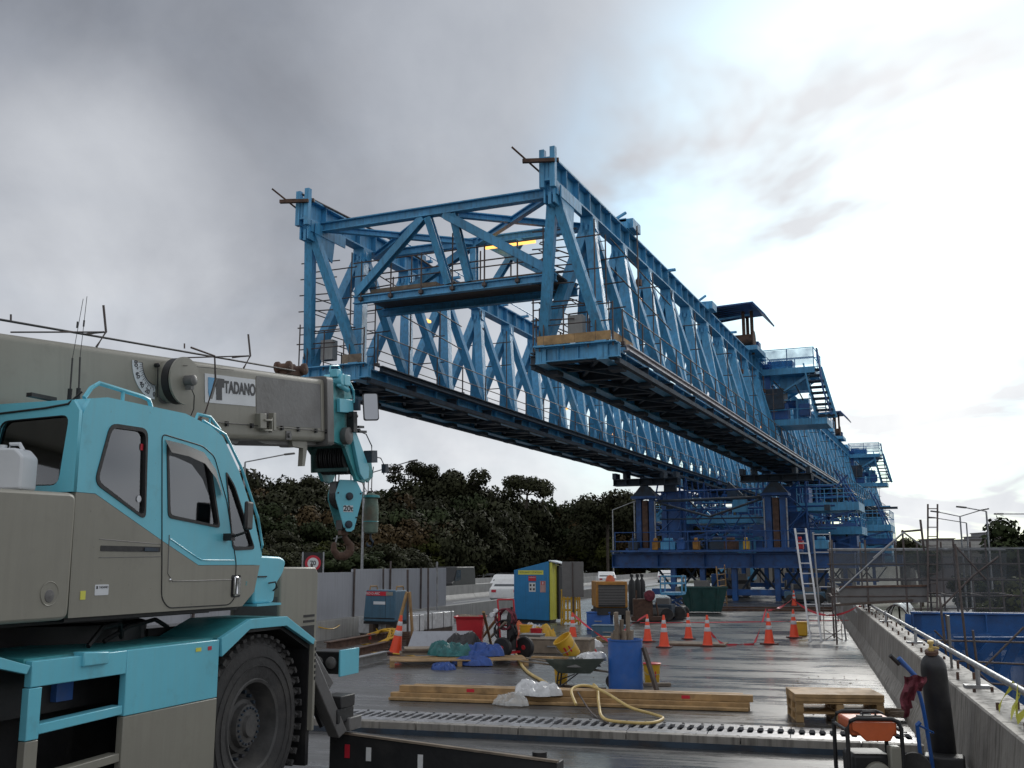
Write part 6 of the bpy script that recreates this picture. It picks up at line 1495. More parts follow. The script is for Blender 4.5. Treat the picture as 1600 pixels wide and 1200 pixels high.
for s in (-1, 1): MB().tube((-.28, s * .2, .4), (-.32, s * .22, 0.01), .016, 6).tube((.1, s * .15, .4), (-.3, s * .22, .03), .014, 6).build('leg', M['black'], wb)
MB().tube((-.32, -.22, .03), (-.32, .22, .03), .014, 6).tube((-.3, -.22, .2), (-.05, .2, .3), .012, 6).build('leg_brace', M['black'], wb)
MB().lathe((.72, 0, .19), [(.13, -.035), (.19, -.03), (.19, .03), (.13, .035)], 24, 'Y').build('wheel', M['tyre'], wb)
rb = crumple('rubble', (0, 0, .5), .44, .24, .24, 12, 'cgrey2'); rb.parent = wb; tag(rb, kind='stuff')
MB().beam((-.75, -.2, .70), (-.1, -.28, .70), .12, .04).build('plank_across', M['wood'], wb)
pb = crumple('plastic_sheet', (.28, .02, .50), .26, .2, .20, 15, 'sheet_w'); pb.location = (0, 0, 0)
pb.location = wb.location; pb.rotation_euler = wb.rotation_euler; tag(pb, 'whitish crumpled sheet lying on the rubble in the wheelbarrow', 'plastic sheet')
def bucket(label, loc, rot, m='yellow', s=1.0, lid=None, logo=True):
    t = thing('bucket', label, 'bucket', loc, 0, None); t.rotation_euler = rot; t.scale = (s, s, s)
    MB().lathe((0, 0, 0), [(.125, 0), (.13, .01), (.155, .33), (.165, .34), (.165, .36), (.148, .36), (.12, .03), (0, .02)], 28).build('pail', M[m], t)
    MB().path([(-.16, 0, .33), (-.17, -.03, .24), (-.12, -.14, .18), (0, -.19, .17), (.12, -.14, .18), (.17, -.03, .24), (.16, 0, .33)], .005, 5).build('handle', M['galv'], t)
    if logo: MB().prism([(-.055, .10), (.055, .12), (.06, .23), (-.045, .25)], lambda x, z: (x, -math.sqrt(max(0, (.133 + z * .07) ** 2 - x * x)) - .003, z), lambda x, z: (x, -math.sqrt(max(0, (.133 + z * .07) ** 2 - x * x)) - .0045, z)).build('red_mark', M['text_r'], t, smooth=False)
    if lid: MB().lathe((.0, 0, .355), [(.175, 0), (.178, .012), (.16, .02), (0, .025)], 28).build('lid', M[lid], t)
    return t
p = gp(895, 1072); bucket('yellow bucket with a red mark tipped over on the loaded wheelbarrow', (p.x + .02, p.y + .02, .53), (R(18), R(-32), R(10)), s=1.12)
p = gp(1019, 1068); bucket('yellow bucket with a red lid standing right of the blue barrel', (p.x, p.y, 0), (0, 0, R(24)), s=1.0, lid='red')
tag(MB().beam(gp(1002, 1072) + V((0, 0, .03)), gp(1048, 1072) + V((0, 0, .03)), .12, .05).build('short_board', M['wood_g']), 'short board lying in front of the bucket with the red lid', 'timber')
p = gp(868, 1070); bucket('yellow pail standing under the handles of the wheelbarrow', (p.x, p.y + .3, 0), (0, 0, 0), s=.85, logo=False)
tag(MB().beam(gp(842, 1070) + V((0, 0, .02)), gp(945, 1078) + V((0, 0, .02)), .1, .04).build('short_board', M['wood_d']), 'dark board on the deck under the wheelbarrow', 'timber')

# ---- pallets
def pallet(label, loc, rz, L=1.2, W=1.0, stack=1, m='wood', sc=1.0):
    t = thing('pallet', label, 'pallet', loc, rz)
    for s in range(stack):
        z = s * .135
        for i in range(7): MB().box((0, -W / 2 + .05 + i * (W - .1) / 6, z + .125), (L, .10, .02)).build('deck_board', M[m], t, smooth=False)
        for x in (-L / 2 + .05, 0, L / 2 - .05):
            for y in (-W / 2 + .06, 0, W / 2 - .06): MB().box((x, y, z + .065), (.10, .12, .085)).build('block', M[m], t, smooth=False)
            MB().box((x, 0, z + .012), (.10, W, .02)).build('runner', M[m], t, smooth=False)
    return t
p = gp(1299, 1129); dr = rzdir(gp(1237, 1128), gp(1360, 1130))
pt = pallet('lower of the two raw timber pallets stacked by the right barrier', (p.x, p.y + .42, 0), dr, 1.2, .85)
p2 = pallet('upper timber pallet of the stack by the right barrier', (p.x, p.y + .42, .137), dr + .01, 1.2, .85)
ps = thing('plywood_pack', 'pair of thick boards lying on the two stacked pallets', 'timber', (p.x, p.y + .42, .276), dr)
for i in range(2): MB().box((.0, 0, .027 + i * .054), (1.22, .86, .05)).build('board', M['wood'], ps, bevel=.004)
# left pallet with tarps, tray, bin
a, b_ = gp(618, 1042), gp(780, 1040); p = (a + b_) / 2
dr2 = rzdir(a, b_)
pl = pallet('low timber pallet under the tarpaulins, left of the red cart', (p.x, p.y + .5, 0), dr2, 3.0, 1.1)
p = gp(655, 1030); tr = thing('steel_tray', 'grey-white sheet metal tray tilted up on the pallet', 'tray', (p.x + .15, p.y + .9, .14), dr2)
MB().prism([(-.85, 0), (.85, 0), (.75, .62), (-.7, .62)], lambda x, z: (x, z * .7, z * .6 + .05), lambda x, z: (x, z * .7 + .03, z * .6 + .03)).build('sheet', M['panel'], tr, smooth=False)
MB().beam((-.85, -.02, .05), (.85, -.02, .05), .04, .06).build('lip', M['galv'], tr)
p = gp(648, 1034); sl = thing('board_stack', 'flat grey boards with dark packers lying on the left end of the pallet', 'boards', (p.x + .1, p.y + .45, .137), dr2)
for i in range(3): MB().box((0, 0, .03 + i * .05), (1.3 - .1 * i, .7, .04)).build('board', M['wood_g' if i != 1 else 'wood_d'], sl, smooth=False)
for (x, y, z, sx, sy, sz, sd, m, lab) in ((705, 1026, .15, .55, .4, .42, 21, 'tarp_g', 'green tarpaulin bundled on the pallet in front of the red bin'), (752, 1026, .15, .55, .4, .38, 22, 'tarp_b', 'blue tarpaulin heaped at the right end of the pallet'),
                                           (728, 1018, .2, .5, .35, .48, 23, 'tarp_k', 'black tarpaulin between the green and blue ones'), (692, 1046, .0, .26, .2, .2, 24, 'tarp_b', 'small blue bag on the deck in front of the pallet'), (736, 1040, .02, .45, .25, .25, 25, 'tarp_b', 'blue sheet hanging off the front of the pallet')):
    q = gp(x, y + (8 if z > .1 else 0)); tag(crumple('tarpaulin' if 'bag' not in lab else 'bag', (q.x, q.y, z), sx, sy, sz, sd, m), lab, 'tarpaulin' if 'bag' not in lab else 'bag')
# red wheelie bin
p = gp(735, 1020); bn = thing('wheelie_bin', 'red plastic wheelie bin standing open behind the tarpaulins', 'bin', (p.x, p.y, 0), R(20))
b = MB(); lo, hi = [(-.27, -.24), (.27, -.24), (.27, .24), (-.27, .24)], [(-.34, -.30), (.34, -.30), (.34, .30), (-.34, .30)]
def tub(b, lo, hi, z0, z1, t=.02):
    vs = [(x, y, z0) for x, y in lo] + [(x, y, z1) for x, y in hi] + [(x * .93, y * .93, z1) for x, y in hi] + [(x * .9, y * .9, z0 + t) for x, y in lo]
    return b.add(vs, [(0, 1, 5, 4), (1, 2, 6, 5), (2, 3, 7, 6), (3, 0, 4, 7), (4, 5, 9, 8), (5, 6, 10, 9), (6, 7, 11, 10), (7, 4, 8, 11), (8, 9, 13, 12), (9, 10, 14, 13), (10, 11, 15, 14), (11, 8, 12, 15), (12, 13, 14, 15), (3, 2, 1, 0)])
tub(b, lo, hi, .06, .84); b.build('body', M['red'], bn, bevel=.012)
tub(MB(), [(-.36, -.33), (.36, -.33), (.36, .33), (-.36, .33)], [(-.40, -.36), (.40, -.36), (.40, .36), (-.40, .36)], .84, .90).build('rim', M['red'], bn, bevel=.01)
MB().lathe((-.2, .28, .1), [(.1, -.03), (.1, .03)], 16, 'X').lathe((.2, .28, .1), [(.1, -.03), (.1, .03)], 16, 'X').build('wheels', M['black'], bn)
rr_ = crumple('rubbish', (0, 0, .84), .30, .26, .14, 31, 'wood_g'); rr_.parent = bn; tag(rr_, kind='stuff')
MB().box((.335, -.0, .55), (.01, .1, .2)).box((.337, .13, .56), (.01, .08, .16)).build('white_letters', M['plastic_w'], bn, smooth=False)

# ---- red two-wheeled welding cart with reels
p = gp(790, 1030); ct = thing('hose_cart', 'red two-wheeled cart heaped with dark hoses and bright red wheels', 'cart', (p.x, p.y + .25, 0), R(-10))
for x, y in ((-.02, -.28), (.28, .2)): 
    w = thing('wheel', None, None); w.parent = ct; w.location = (x, y, .25)
    MB().lathe((0, 0, 0), [(.15, -.05), (.22, -.055), (.25, -.03), (.25, .03), (.22, .055), (.15, .05)], 28, 'Y').build('tyre', M['black'], w)
    MB().lathe((0, 0, 0), [(0, -.056), (.05, -.06), (.06, -.045), (.155, -.05), (.155, .05), (.0, .05)], 28, 'Y').build('rim', M['red'], w)
MB().tube((-.15, -.15, .25), (-.25, -.15, 1.35), .022, 8).tube((.12, .1, .25), (.02, .12, 1.35), .022, 8).tube((-.25, -.15, 1.35), (.02, .12, 1.35), .02, 8).tube((-.2, -.15, .75), (.06, .1, .75), .02, 8).box((-.05, -.02, .15), (.5, .5, .05)).build('frame', M['red'], ct)
for s_, z, r_ in ((0, .9, .24), (1, .62, .26)):
    pth = [V((-.05 + math.cos(a) * r_ * (1 + .1 * math.sin(a * 2.3)), -.08 + .1 * math.sin(a * .61), z + math.sin(a) * r_)) for a in [k * .35 for k in range(110)]]
    MB().path(pth, .018, 5).build('hose_coil', M['cloth'] if s_ == 0 else M['black'], ct)
MB().lathe((.05, .0, .2), [(.11, 0), (.115, .05), (.115, .75), (.09, .85), (.03, .9), (.03, .98)], 20).build('gas_bottle', M['black'], ct)
MB().lathe((-.2, -.3, 1.1), [(.0, -.03), (.05, -.03), (.05, .03), (0, .03)], 14, 'Y').lathe((-.33, -.25, 1.0), [(.0, -.04), (.06, -.04), (.06, .04), (0, .04)], 14, 'Y').build('gauges', M['plastic_w'], ct)
# planks leaning round the bin and cart
for (x0, y0, x1, y1, zt, lab, m) in ((745, 1010, 778, 968, .9, 'narrow timber batten leaning across the top of the red bin', 'wood'), (768, 1012, 755, 965, 1.1, 'batten leaning left behind the red cart', 'wood'), (765, 1000, 790, 985, .95, 'ragged board balanced behind the red cart', 'wood_g')):
    a = gp(x0, y0) ; b2 = gp(x1, y1 + zt * 62) + V((0, 0, zt)); tag(MB().beam(a + V((0, 0, .05)), b2, .06, .04).build('batten', M[m]), lab, 'timber')

# ---- blue welder standing high on trestle, with A-frame battens
p = gp(602, 1000); dpw = (p - EYE).dot(FWD)
we = thing('welder_generator', 'slate blue engine welder with a red name strip raised on a stand by the panels', 'generator', (p.x, p.y, 0), DECK_RZ + R(-14))
zb, zt_ = atd(602, 975, dpw).z, atd(602, 922, dpw).z
W2 = 62 * dpw / FPX / 2
MB().prism(round_poly([(-W2, zb + .08), (W2 * .98, zb + .08), (W2 * .98, zt_), (-W2 * .86, zt_)], .06), lambda x, z: (x, -.32, z), lambda x, z: (x, .32, z)).build('housing', M['machine'], we, bevel=.02)
MB().box((0, 0, zb + .04), (W2 * 2, .6, .075)).build('skid', M['black'], we)
ns_ = MB().box((-.08, -.328, zt_ - .10), (W2 * 1.35, .006, .12)).build('name_strip', M['text_r'], we, smooth=False)
text_mesh('RED-D-ARC', .10, M['plastic_w'], 'lettering', ns_, face_matrix((-.24, -.334, zt_ - .10), (1, 0, 0), (0, 0, 1)), .001)
MB().box((.36, -.332, zt_ - .10), (W2 * .42, .004, .10)).build('strip_grey', M['cgrey'], we, smooth=False)
lbl = MB().box((.0, -.325, (zb + zt_) / 2 + .12), (.42, .01, .085)).build('white_label', M['plastic_w'], we, smooth=False)
text_mesh('WELDER', .06, M['text_k'], 'lettering', lbl, face_matrix((0, -.331, (zb + zt_) / 2 + .12), (1, 0, 0), (0, 0, 1)), .0008) if False else None
MB().box((.22, -.323, (zb + zt_) / 2), (.008, .006, zt_ - zb - .3)).box((0, -.323, zb + .17), (W2 * 1.9, .006, .03)).build('panel_seams', M['black'], we, smooth=False)
for x in (-W2 * .8, W2 * .85): MB().path([(x, -.2, zt_ - .02), (x, -.15, zt_ + .10), (x, .15, zt_ + .10), (x, .2, zt_ - .02)], .025, 8).build('lifting_loop', M['wood'], we)
MB().box((-.3, 0, zb / 2 - .0), (.14, .6, zb - .005)).box((.3, 0, zb / 2), (.14, .6, zb - .005)).build('timber_stand', M['wood_d'], we)
for (xa, ya, xb_, yb_, lab) in ((613, 1015, 636, 925, 'pale batten leaning against the right side of the blue welder'), (646, 1015, 640, 925, 'second pale batten crossing to the right of the blue welder')):
    a = gp(xa, ya); d_ = (a - EYE).dot(FWD); tag(MB().beam(a + V((0, 0, .02)), atd(xb_, yb_, d_), .05, .07).build('batten', M['wood']), lab, 'timber')
for (x, yt, yb_, lab) in ((588, 893, 985, 'thin dark post in front of the panel seam left of the welder'), (599, 889, 985, 'thin steel post just right of the darkest post'), (637, 890, 1008, 'steel post standing directly right of the blue welder'), (669, 888, 992, 'steel post in front of the right grey panel'), (683, 878, 985, 'short white post at the end of the grey panels')):
    a = gp(x, yb_); d_ = (a - EYE).dot(FWD); tag(MB().tube(a, atd(x, yt, d_), .032, 8).build('steel_post', M['tube'] if x != 683 else M['galv']), lab, 'post')
# ---- coiled yellow cable
p = gp(585, 1015); pth = []
for k in range(150):
    a = k * .32; r_ = .42 + .14 * math.sin(k * .37); pth.append(V((p.x - .0 + math.cos(a) * r_, p.y + .25 + math.sin(a) * r_ * .45, .10 + .38 * (.5 + .5 * math.sin(a + .5)) + .03 * math.sin(k * .9))))
yc = thing('cable_coil', 'loose coil of yellow power cable heaped beside the leaning cone', 'cable', (p.x, p.y, 0))
MB().path(pth, .022, 5).build('cable', M['yellow'], yc, world=True)
MB().lathe((-.1, -.1, .30), [(0, -.04), (.05, -.04), (.05, .04), (0, .04)], 12).lathe((-.1, -.1, .34), [(0, 0), (.035, 0), (.035, .06), (0, .06)], 12).build('plug', M['red'], yc)
tag(MB().path(smoothp([gp(480, 1003) + V((0, 0, .5)), gp(520, 1000) + V((0, 0, .32)), gp(545, 990) + V((0, 0, .55)), gp(562, 985) + V((0, 0, .6)), gp(590, 1002) + V((0, 0, .3))]), .018, 6).build('yellow_lead', M['yellow']), 'yellow lead draped along the left parapet towards the coil', 'cable')
tag(MB().path(smoothp([gp(570, 1022) + V((0, 0, .03)), gp(600, 1022) + V((0, 0, .03)), gp(640, 1026) + V((0, 0, .03)), gp(655, 1030) + V((0, 0, .03))]), .018, 6).build('yellow_lead', M['yellow']), 'yellow lead running on the deck behind the pallet', 'cable')
# ---- steel channels left
sc_ = thing('steel_channels', 'rusty steel channels stacked on the wet deck left of the pallet', 'steel')
for i, (x0, y0, x1, y1, z) in enumerate(((545, 1044, 598, 1030, .1), (545, 1030, 600, 1014, .12), (530, 1024, 600, 1008, .28))):
    a, b2 = gp(x0 - 20, y0 + 5), gp(x1 + 6, y1 + 1); MB().ibeam(a + V((0, 0, z)), b2 + V((0, 0, z)), .16, .2, .02).build('channel', M['rust' if i else 'galv'], sc_, smooth=False)
# ---- white wrapped packs and mesh mats behind
for i, (x0, x1, y, z, h, lab) in enumerate(((596, 665, 1000, .25, .5, 'white wrapped pack of boards lying behind the blue welder'), (668, 712, 992, .25, .5, 'white wrapped pack of boards right of the steel post'))):
    a, b2 = gp(x0, y), gp(x1, y - 6); tpk = thing('wrapped_pack', lab, 'pack', (a + b2) / 2, rzdir(a, b2)); L = (b2 - a).length
    MB().box((0, .5, z + h / 2 - .1), (L, .9, h)).build('wrapping', M['sheet_w'], tpk, bevel=.03)
    for q in (-.3, 0.1, .38): MB().box((q * L, .5, z + h / 2 - .1), (.03, .91, h + .01)).build('strap', M['black'], tpk, smooth=False)
    MB().box((0, .5, .075), (L * .96, .8, .145)).build('bearers', M['wood_d'], tpk)
mm_ = thing('mesh_mats', 'rusty stack of reinforcing mesh mats behind the pallet', 'steel mesh', gp(655, 1012), dr2)
for k in range(6):
    b = MB()
    for i in range(9): b.tube((-.9 + i * .22, -.2, .06 + k * .06), (-.9 + i * .22, .7, .08 + k * .06), .008, 4)
    for j in range(4): b.tube((-1.0, -.15 + j * .26, .07 + k * .06), (1.0, -.15 + j * .26, .07 + k * .06), .008, 4)
    b.build('mat', M['rust'], mm_)
# ---- blue site safety booth
a, b2 = gp(803, 972), gp(858, 973); dpb = (a - EYE).dot(FWD)
bo_ = thing('safety_booth', 'blue site booth with a sloping top, safety signs and a yellow side', 'booth', (a + b2) / 2, rzdir(a, b2)); wB = (b2 - a).length
zt0, zt1 = atd(803, 891, dpb).z, atd(852, 877, dpb).z
MB().prism([(-wB / 2, .12), (wB / 2, .08), (wB / 2, zt1), (-wB / 2, zt0)], lambda x, z: (x, 0, z), lambda x, z: (x, 1.1, z)).build('body', M['booth'], bo_, bevel=.01)
MB().prism([(.05, .1), (.95, .1), (.95, zt1 - .12), (.05, zt1 - .04)], lambda y, z: (wB / 2 + .012, y, z), lambda y, z: (wB / 2 + .12, y, z)).build('yellow_side', M['yel'], bo_, bevel=.01)
MB().box((wB / 2 + .18, .9, 1.1), (.08, .5, 2.0)).build('open_door', M['black'], bo_, bevel=.01)
MB().prism([(wB / 2 + .0, 0), (wB / 2 + .55, -.12), (wB / 2 + .55, -.08), (wB / 2, .04)], lambda x, z: (x, .0, zt1 + z), lambda x, z: (x, 1.1, zt1 + z)).build('canopy_flap', M['sheet_w'], bo_)
MB().box((0, .55, .05), (wB, .9, .1)).build('plinth', M['black'], bo_)
fz = lambda py: atd(830, py, dpb).z
s1 = MB().box((-.02, -.006, fz(894.5)), (wB * .72, .01, .16)).build('yellow_sign', M['yel'], bo_, smooth=False)
text_mesh('SITE SAFETY STATION', .088, M['text_k'], 'lettering', s1, face_matrix((-.02, -.013, fz(894.5)), (1, 0, 0)), .0008)
s2 = MB().box((.04, -.006, fz(904)), (.30, .01, .19)).build('red_sign', M['text_r'], bo_, smooth=False)
text_mesh('WARNING', .06, M['plastic_w'], 'lettering', s2, face_matrix((.04, -.013, fz(904) + .04), (1, 0, 0)), .0008)
s3 = MB().box((.04, -.006, fz(917.5)), (.26, .01, .34)).build('white_sign', M['white'], bo_, smooth=False)
for dx in (-1, 1):
    for dz_ in (-1, 1): MB().box((.04 + dx * .065, -.013, fz(917.5) + dz_ * .075), (.07, .004, .08)).build('symbol', M['text_k'], s3, smooth=False)
s4 = MB().box((.46, -.006, fz(916.5)), (.22, .01, .42)).build('small_notice', mat('pink_notice', (.5, .3, .28), .5), bo_, smooth=False)
MB().box((.46, -.013, fz(911)), (.12, .004, .13)).build('symbol', M['text_r'], s4, smooth=False)
MB().box((.46, -.013, fz(911)), (.04, .006, .10)).build('figure', M['plastic_w'], s4, smooth=False)

# ---- grey notice board on a frame, yellow gas-bottle cage
a = gp(897, 985); dd_ = (a - EYE).dot(FWD) + 3
c0 = atd(895, 905, dd_)
nb = thing('grey_board', 'grey rectangular board standing on a post between the booth and the compressor', 'board', (c0.x, c0.y, 0), DECK_RZ)
MB().box((0, 0, c0.z), (34 * dd_ / FPX, .05, 54 * dd_ / FPX)).build('panel', M['cgrey2'], nb, bevel=.01)
MB().tube((0, .06, 0), (0, .06, c0.z + .6), .04, 8).tube((0, -.05, c0.z - .6), (0, -.05, c0.z + .6), .02, 6).build('post', M['tube'], nb)
gc = thing('yellow_cage', 'yellow steel lifting cage standing behind the taped cone', 'cage', gp(892, 975), R(10))
for x in (-.32, .32):
    for y in (-.2, .2): MB().tube((x, y, 0), (x * .9, y, 1.25), .03, 8).build('post', M['yellow'], gc)
for z in (.12, .5, .9, 1.22): MB().box((0, -.2, z), (.66, .03, .06)).box((0, .2, z), (.66, .03, .06)).build('rail', M['yellow'], gc)
for x in (-.2, -.07, .07, .2): MB().box((x, -.22, .6), (.07, .02, 1.1)).build('slat', M['yellow'], gc, smooth=False)
MB().tube((-.28, 0, 1.2), (0, 0, 2.0), .012, 5).tube((.28, 0, 1.2), (0, 0, 2.0), .012, 5).lathe((0, 0, 1.95), [(0, 0), (.05, .03), (.05, .08), (0, .12)], 8).build('sling', M['black'], gc)

# ---- compressor with radiator grille, orange frame and beacon
a, b2 = gp(932, 985), gp(982, 985); dc = (a - EYE).dot(FWD)
cpz = thing('compressor', 'towable compressor showing a black louvred grille framed in orange with a beacon on top', 'compressor', (a + b2) / 2, rzdir(a, b2)); w_ = (b2 - a).length
z0, z1 = atd(955, 950, dc).z, atd(955, 909, dc).z
MB().box((0, 1.0, (z0 + z1) / 2), (w_, 1.9, z1 - z0)).build('canopy', M['amber'], cpz, bevel=.03)
MB().box((0, .035, (z0 + z1) / 2 - .04), (w_ * .84, .03, (z1 - z0) * .84)).build('grille_back', M['black'], cpz, smooth=False)
for i in range(12): MB().beam((-w_ * .42, .0, z0 + .12 + i * (z1 - z0 - .25) / 12), (w_ * .42, .0, z0 + .12 + i * (z1 - z0 - .25) / 12), .03, .025).build('louvre', M['cgrey2'], cpz, smooth=False)
MB().lathe((0, .5, z1), [(.16, 0), (.16, .04), (.13, .14), (.07, .2), (0, .22)], 20).build('beacon', M['scoop'], cpz)
MB().box((0, .8, z0 - .12), (w_ * .95, 1.8, .22)).build('chassis', M['black'], cpz)
for x in (-w_ / 2 - .0, w_ / 2 + .0): MB().lathe((x, 1.0, .33), [(.2, -.1), (.33, -.09), (.33, .09), (.2, .1)], 22, 'X').build('wheel', M['tyre'], cpz)
MB().lathe((.2, -.02, z0 - .12), [(0, -.02), (.07, -.02), (.07, .02)], 12, 'Y').build('tail_light', M['text_r'], cpz)
# gas bottles, red pump, scissor lift, skip and other machines further along
gb_ = [(988, 938), (997, 936), (1004, 939)]
for i, (x, y) in enumerate(gb_):
    q = gp(x, 960 - i); t = thing('gas_cylinder', ['leftmost of the three dark gas cylinders behind the compressor', 'middle one of the three dark gas cylinders', 'rightmost of the three dark gas cylinders beside the red pump'][i], 'gas cylinder', q, 0, 'dark gas cylinders behind the compressor')
    MB().lathe((0, 0, 0), [(.14, 0), (.15, .03), (.15, 1.25), (.12, 1.42), (.05, 1.52), (.045, 1.6), (.08, 1.6), (.08, 1.72), (0, 1.75)], 18).build('shell', M['black'], t)
q = gp(1012, 972); rpm = thing('red_pump', 'grimy red pump with a round fan housing on a skid', 'pump', q, R(20)); rpm.scale = (.82, .82, .82)
MB().lathe((0.1, -.2, 1.2), [(.08, -.12), (.24, -.08), (.26, 0), (.24, .3), (0, .3)], 24, 'Y').build('fan_housing', M['cloth'], rpm); MB().box((-.2, .2, .65), (.9, .6, .8)).box((0, .1, .16), (1.5, .7, .2)).build('engine', M['rust'], rpm, bevel=.03)
MB().tube((-.5, 0, .3), (-.5, 0, 1.45), .04, 8).tube((.5, 0, .3), (.4, 0, .9), .04, 8).build('pipes', M['rust'], rpm)
def machine(label, name, cat, x, y, L, W, H, m, extra=None, rz=None):
    q = gp(x, y); t = thing(name, label, cat, q, DECK_RZ if rz is None else rz)
    MB().box((0, W / 2, H * .42), (L, W, H * .55)).build('body', M[m], t, bevel=.04)
    MB().box((0, W / 2, .22), (L * 1.05, W * 1.02, .14)).build('chassis', M['black'], t)
    for sx_ in (-L * .36, L * .36):
        for sy_ in (0, W): MB().lathe((sx_, sy_, .24), [(.12, -.09), (.24, -.08), (.24, .08), (.12, .09)], 16, 'Y').build('wheel', M['tyre'], t)
    if extra: extra(t, L, W, H)
    return t
def ex_lift(t, L, W, H):
    for z in (.62, .8): MB().beam((-L * .4, W / 2, z - .1), (L * .4, W / 2, z + .2), .08, .08).beam((L * .4, W / 2 + .1, z - .2), (-L * .4, W / 2 + .1, z + .2), .08, .08).build('scissor_arm', M['gblue2'], t, smooth=False)
    MB().box((0, W / 2, 1.0), (L, W, .1)).build('platform', M['gblue'], t, smooth=False)
    b = MB()
    for x in (-L / 2, L / 2):
        for y in (0, W): b.beam((x, y, 1.04), (x, y, 1.7), .05, .05)
    for z in (1.4, 1.68): b.beam((-L / 2, 0, z), (L / 2, 0, z), .05, .05).beam((-L / 2, W, z), (L / 2, W, z), .05, .05).beam((-L / 2, 0, z), (-L / 2, W, z), .05, .05).beam((L / 2, 0, z), (L / 2, W, z), .05, .05)
    b.build('guard_rail', M['gblue'], t, smooth=False)
machine('small blue scissor lift parked behind the cones with its rails raised', 'scissor_lift', 'lift', 1050, 968, .85, 1.4, .7, 'black', ex_lift)
def ex_pipes(t, L, W, H):
    MB().tube((-L * .3, .2, H * .7), (-L * .3, .2, H * 1.2), .08, 10).box((L * .2, W / 2, H * .8), (L * .4, W * .6, H * .3)).box((L * .1, -.02, H * .4), (L * .6, .05, H * .3)).build('engine_parts', M['cgrey2'], t, bevel=.02)
machine('low dark engine skid between the red pump and the scissor lift', 'engine_skid', 'machine', 1024, 970, 1.3, 1.2, .9, 'gdark', ex_pipes)
sk_ = thing('skip', 'small dark green skip bin standing below the blue cross beam', 'skip', gp(1100, 958), DECK_RZ + .1)
tub(MB(), [(-.75, -.5), (.75, -.5), (.75, .6), (-.75, .6)], [(-1.05, -.7), (1.05, -.7), (1.05, .7), (-1.05, .7)], .08, 1.15).build('bin', M['green'], sk_, smooth=False)
for x in (-.5, 0, .5): MB().beam((x, -.52, .1), (x * 1.3, -.73, 1.12), .08, .06).build('rib', M['green'], sk_, smooth=False)
MB().beam((-1.07, -.72, 1.15), (1.07, -.72, 1.15), .07, .08).build('rim', M['green'], sk_, smooth=False)
machine('dark tracked machine behind the far small ladder', 'site_machine', 'machine', 1152, 934, 1.5, 2.5, 1.6, 'black', ex_pipes)
machine('grey equipment box behind the green skip', 'equipment_box', 'machine', 1084, 943, 2.0, 2.0, 1.3, 'cgrey2', ex_pipes)
machine('slate blue tank lying beyond the foot of the leaning ladder', 'site_tank', 'tank', 1258, 943, 2.2, 1.6, .9, 'machine', ex_pipes)
machine('dark pump skid at the far end of the deck by the scaffold', 'pump_skid', 'machine', 1240, 938, 1.4, 1.6, 1.0, 'gdark', ex_pipes)
machine('blue winch unit on the deck under the gantry leg', 'winch_unit', 'machine', 1135, 926, 2.2, 2.6, 2.0, 'gblue2', ex_pipes)
machine('blue cabin between the gantry legs far down the deck', 'site_cabin', 'cabin', 1195, 921, 4.2, 3.0, 2.6, 'gblue', ex_pipes) if False else None
machine('small blue container far down the deck left of the pale wall', 'site_cabin', 'cabin', 1150, 915, 3.6, 6.0, 3.6, 'gblue', ex_pipes)
machine('grey steel box beside the far right parapet under the gantry', 'equipment_box', 'machine', 1262, 930, 3.0, 3.0, 2.2, 'gblue2', ex_pipes)
w1_, w2_ = gp(1168, 912), gp(1228, 911); t = thing('site_wall', 'pale beige wall closing the view far down the deck under the gantry', 'wall', (w1_ + w2_) / 2, rzdir(w1_, w2_)); Lw = (w2_ - w1_).length
MB().box((0, 0, 2.0), (Lw, .3, 4.0)).build('wall', mat('pale_beige_render', (.40, .36, .31), .8, var=.12), t)
for i in range(5): MB().box((-Lw / 2 + (i + .5) * Lw / 5, -.17, 1.0), (.12, .06, 2.0)).build('rib', M['tube'], t)
MB().box((Lw * .2, -.17, .9), (Lw * .14, .05, 1.8)).build('door', M['black'], t)
# toolboxes, bags and pails behind the wheelbarrow
p = gp(828, 1010)
for i, (x, y, L, W, H, m, lab) in enumerate(((828, 1018, .55, .5, .42, 'cgrey2', 'grey plastic crate in front of the booth'), (950, 998, 1.0, .6, .38, 'machine', 'slate blue steel toolbox left of the barrel boards'), (935, 985, .8, .6, .6, 'blue', 'blue crate behind the steel toolbox'),
                                           (945, 1003, .5, .4, .14, 'wood', 'short timber packing block by the toolbox'), (870, 1022, 1.6, .8, .36, 'wood_g', 'long low timber box behind the wheelbarrow'))):
    t = thing('crate' if 'crate' in lab else 'toolbox' if 'toolbox' in lab else 'timber_box', lab, 'crate' if 'crate' in lab else 'toolbox' if 'toolbox' in lab else 'timber', gp(x, y), R(8))
    MB().box((0, W / 2, H * .46), (L, W, H * .9)).build('body', M[m], t, bevel=.015)
    MB().box((0, W / 2, H * .96), (L * 1.03, W * 1.03, H * .08)).build('lid', M[m], t, bevel=.006)
    MB().box((0, -.02, H * .5), (L * .3, .03, .03)).build('handle', M['galv'], t)
for (x, y, s_, m, lab) in ((822, 1000, 1, 'yellow', 'yellow bucket under the booth, left one of the group'), (838, 1004, .9, 'red', 'red bucket beside the yellow bags under the booth')):
    bucket(lab, gp(x, y) + V((0, 0, .35)) * 0, (0, 0, 0), m=m, s=s_ * 1.2, logo=False)
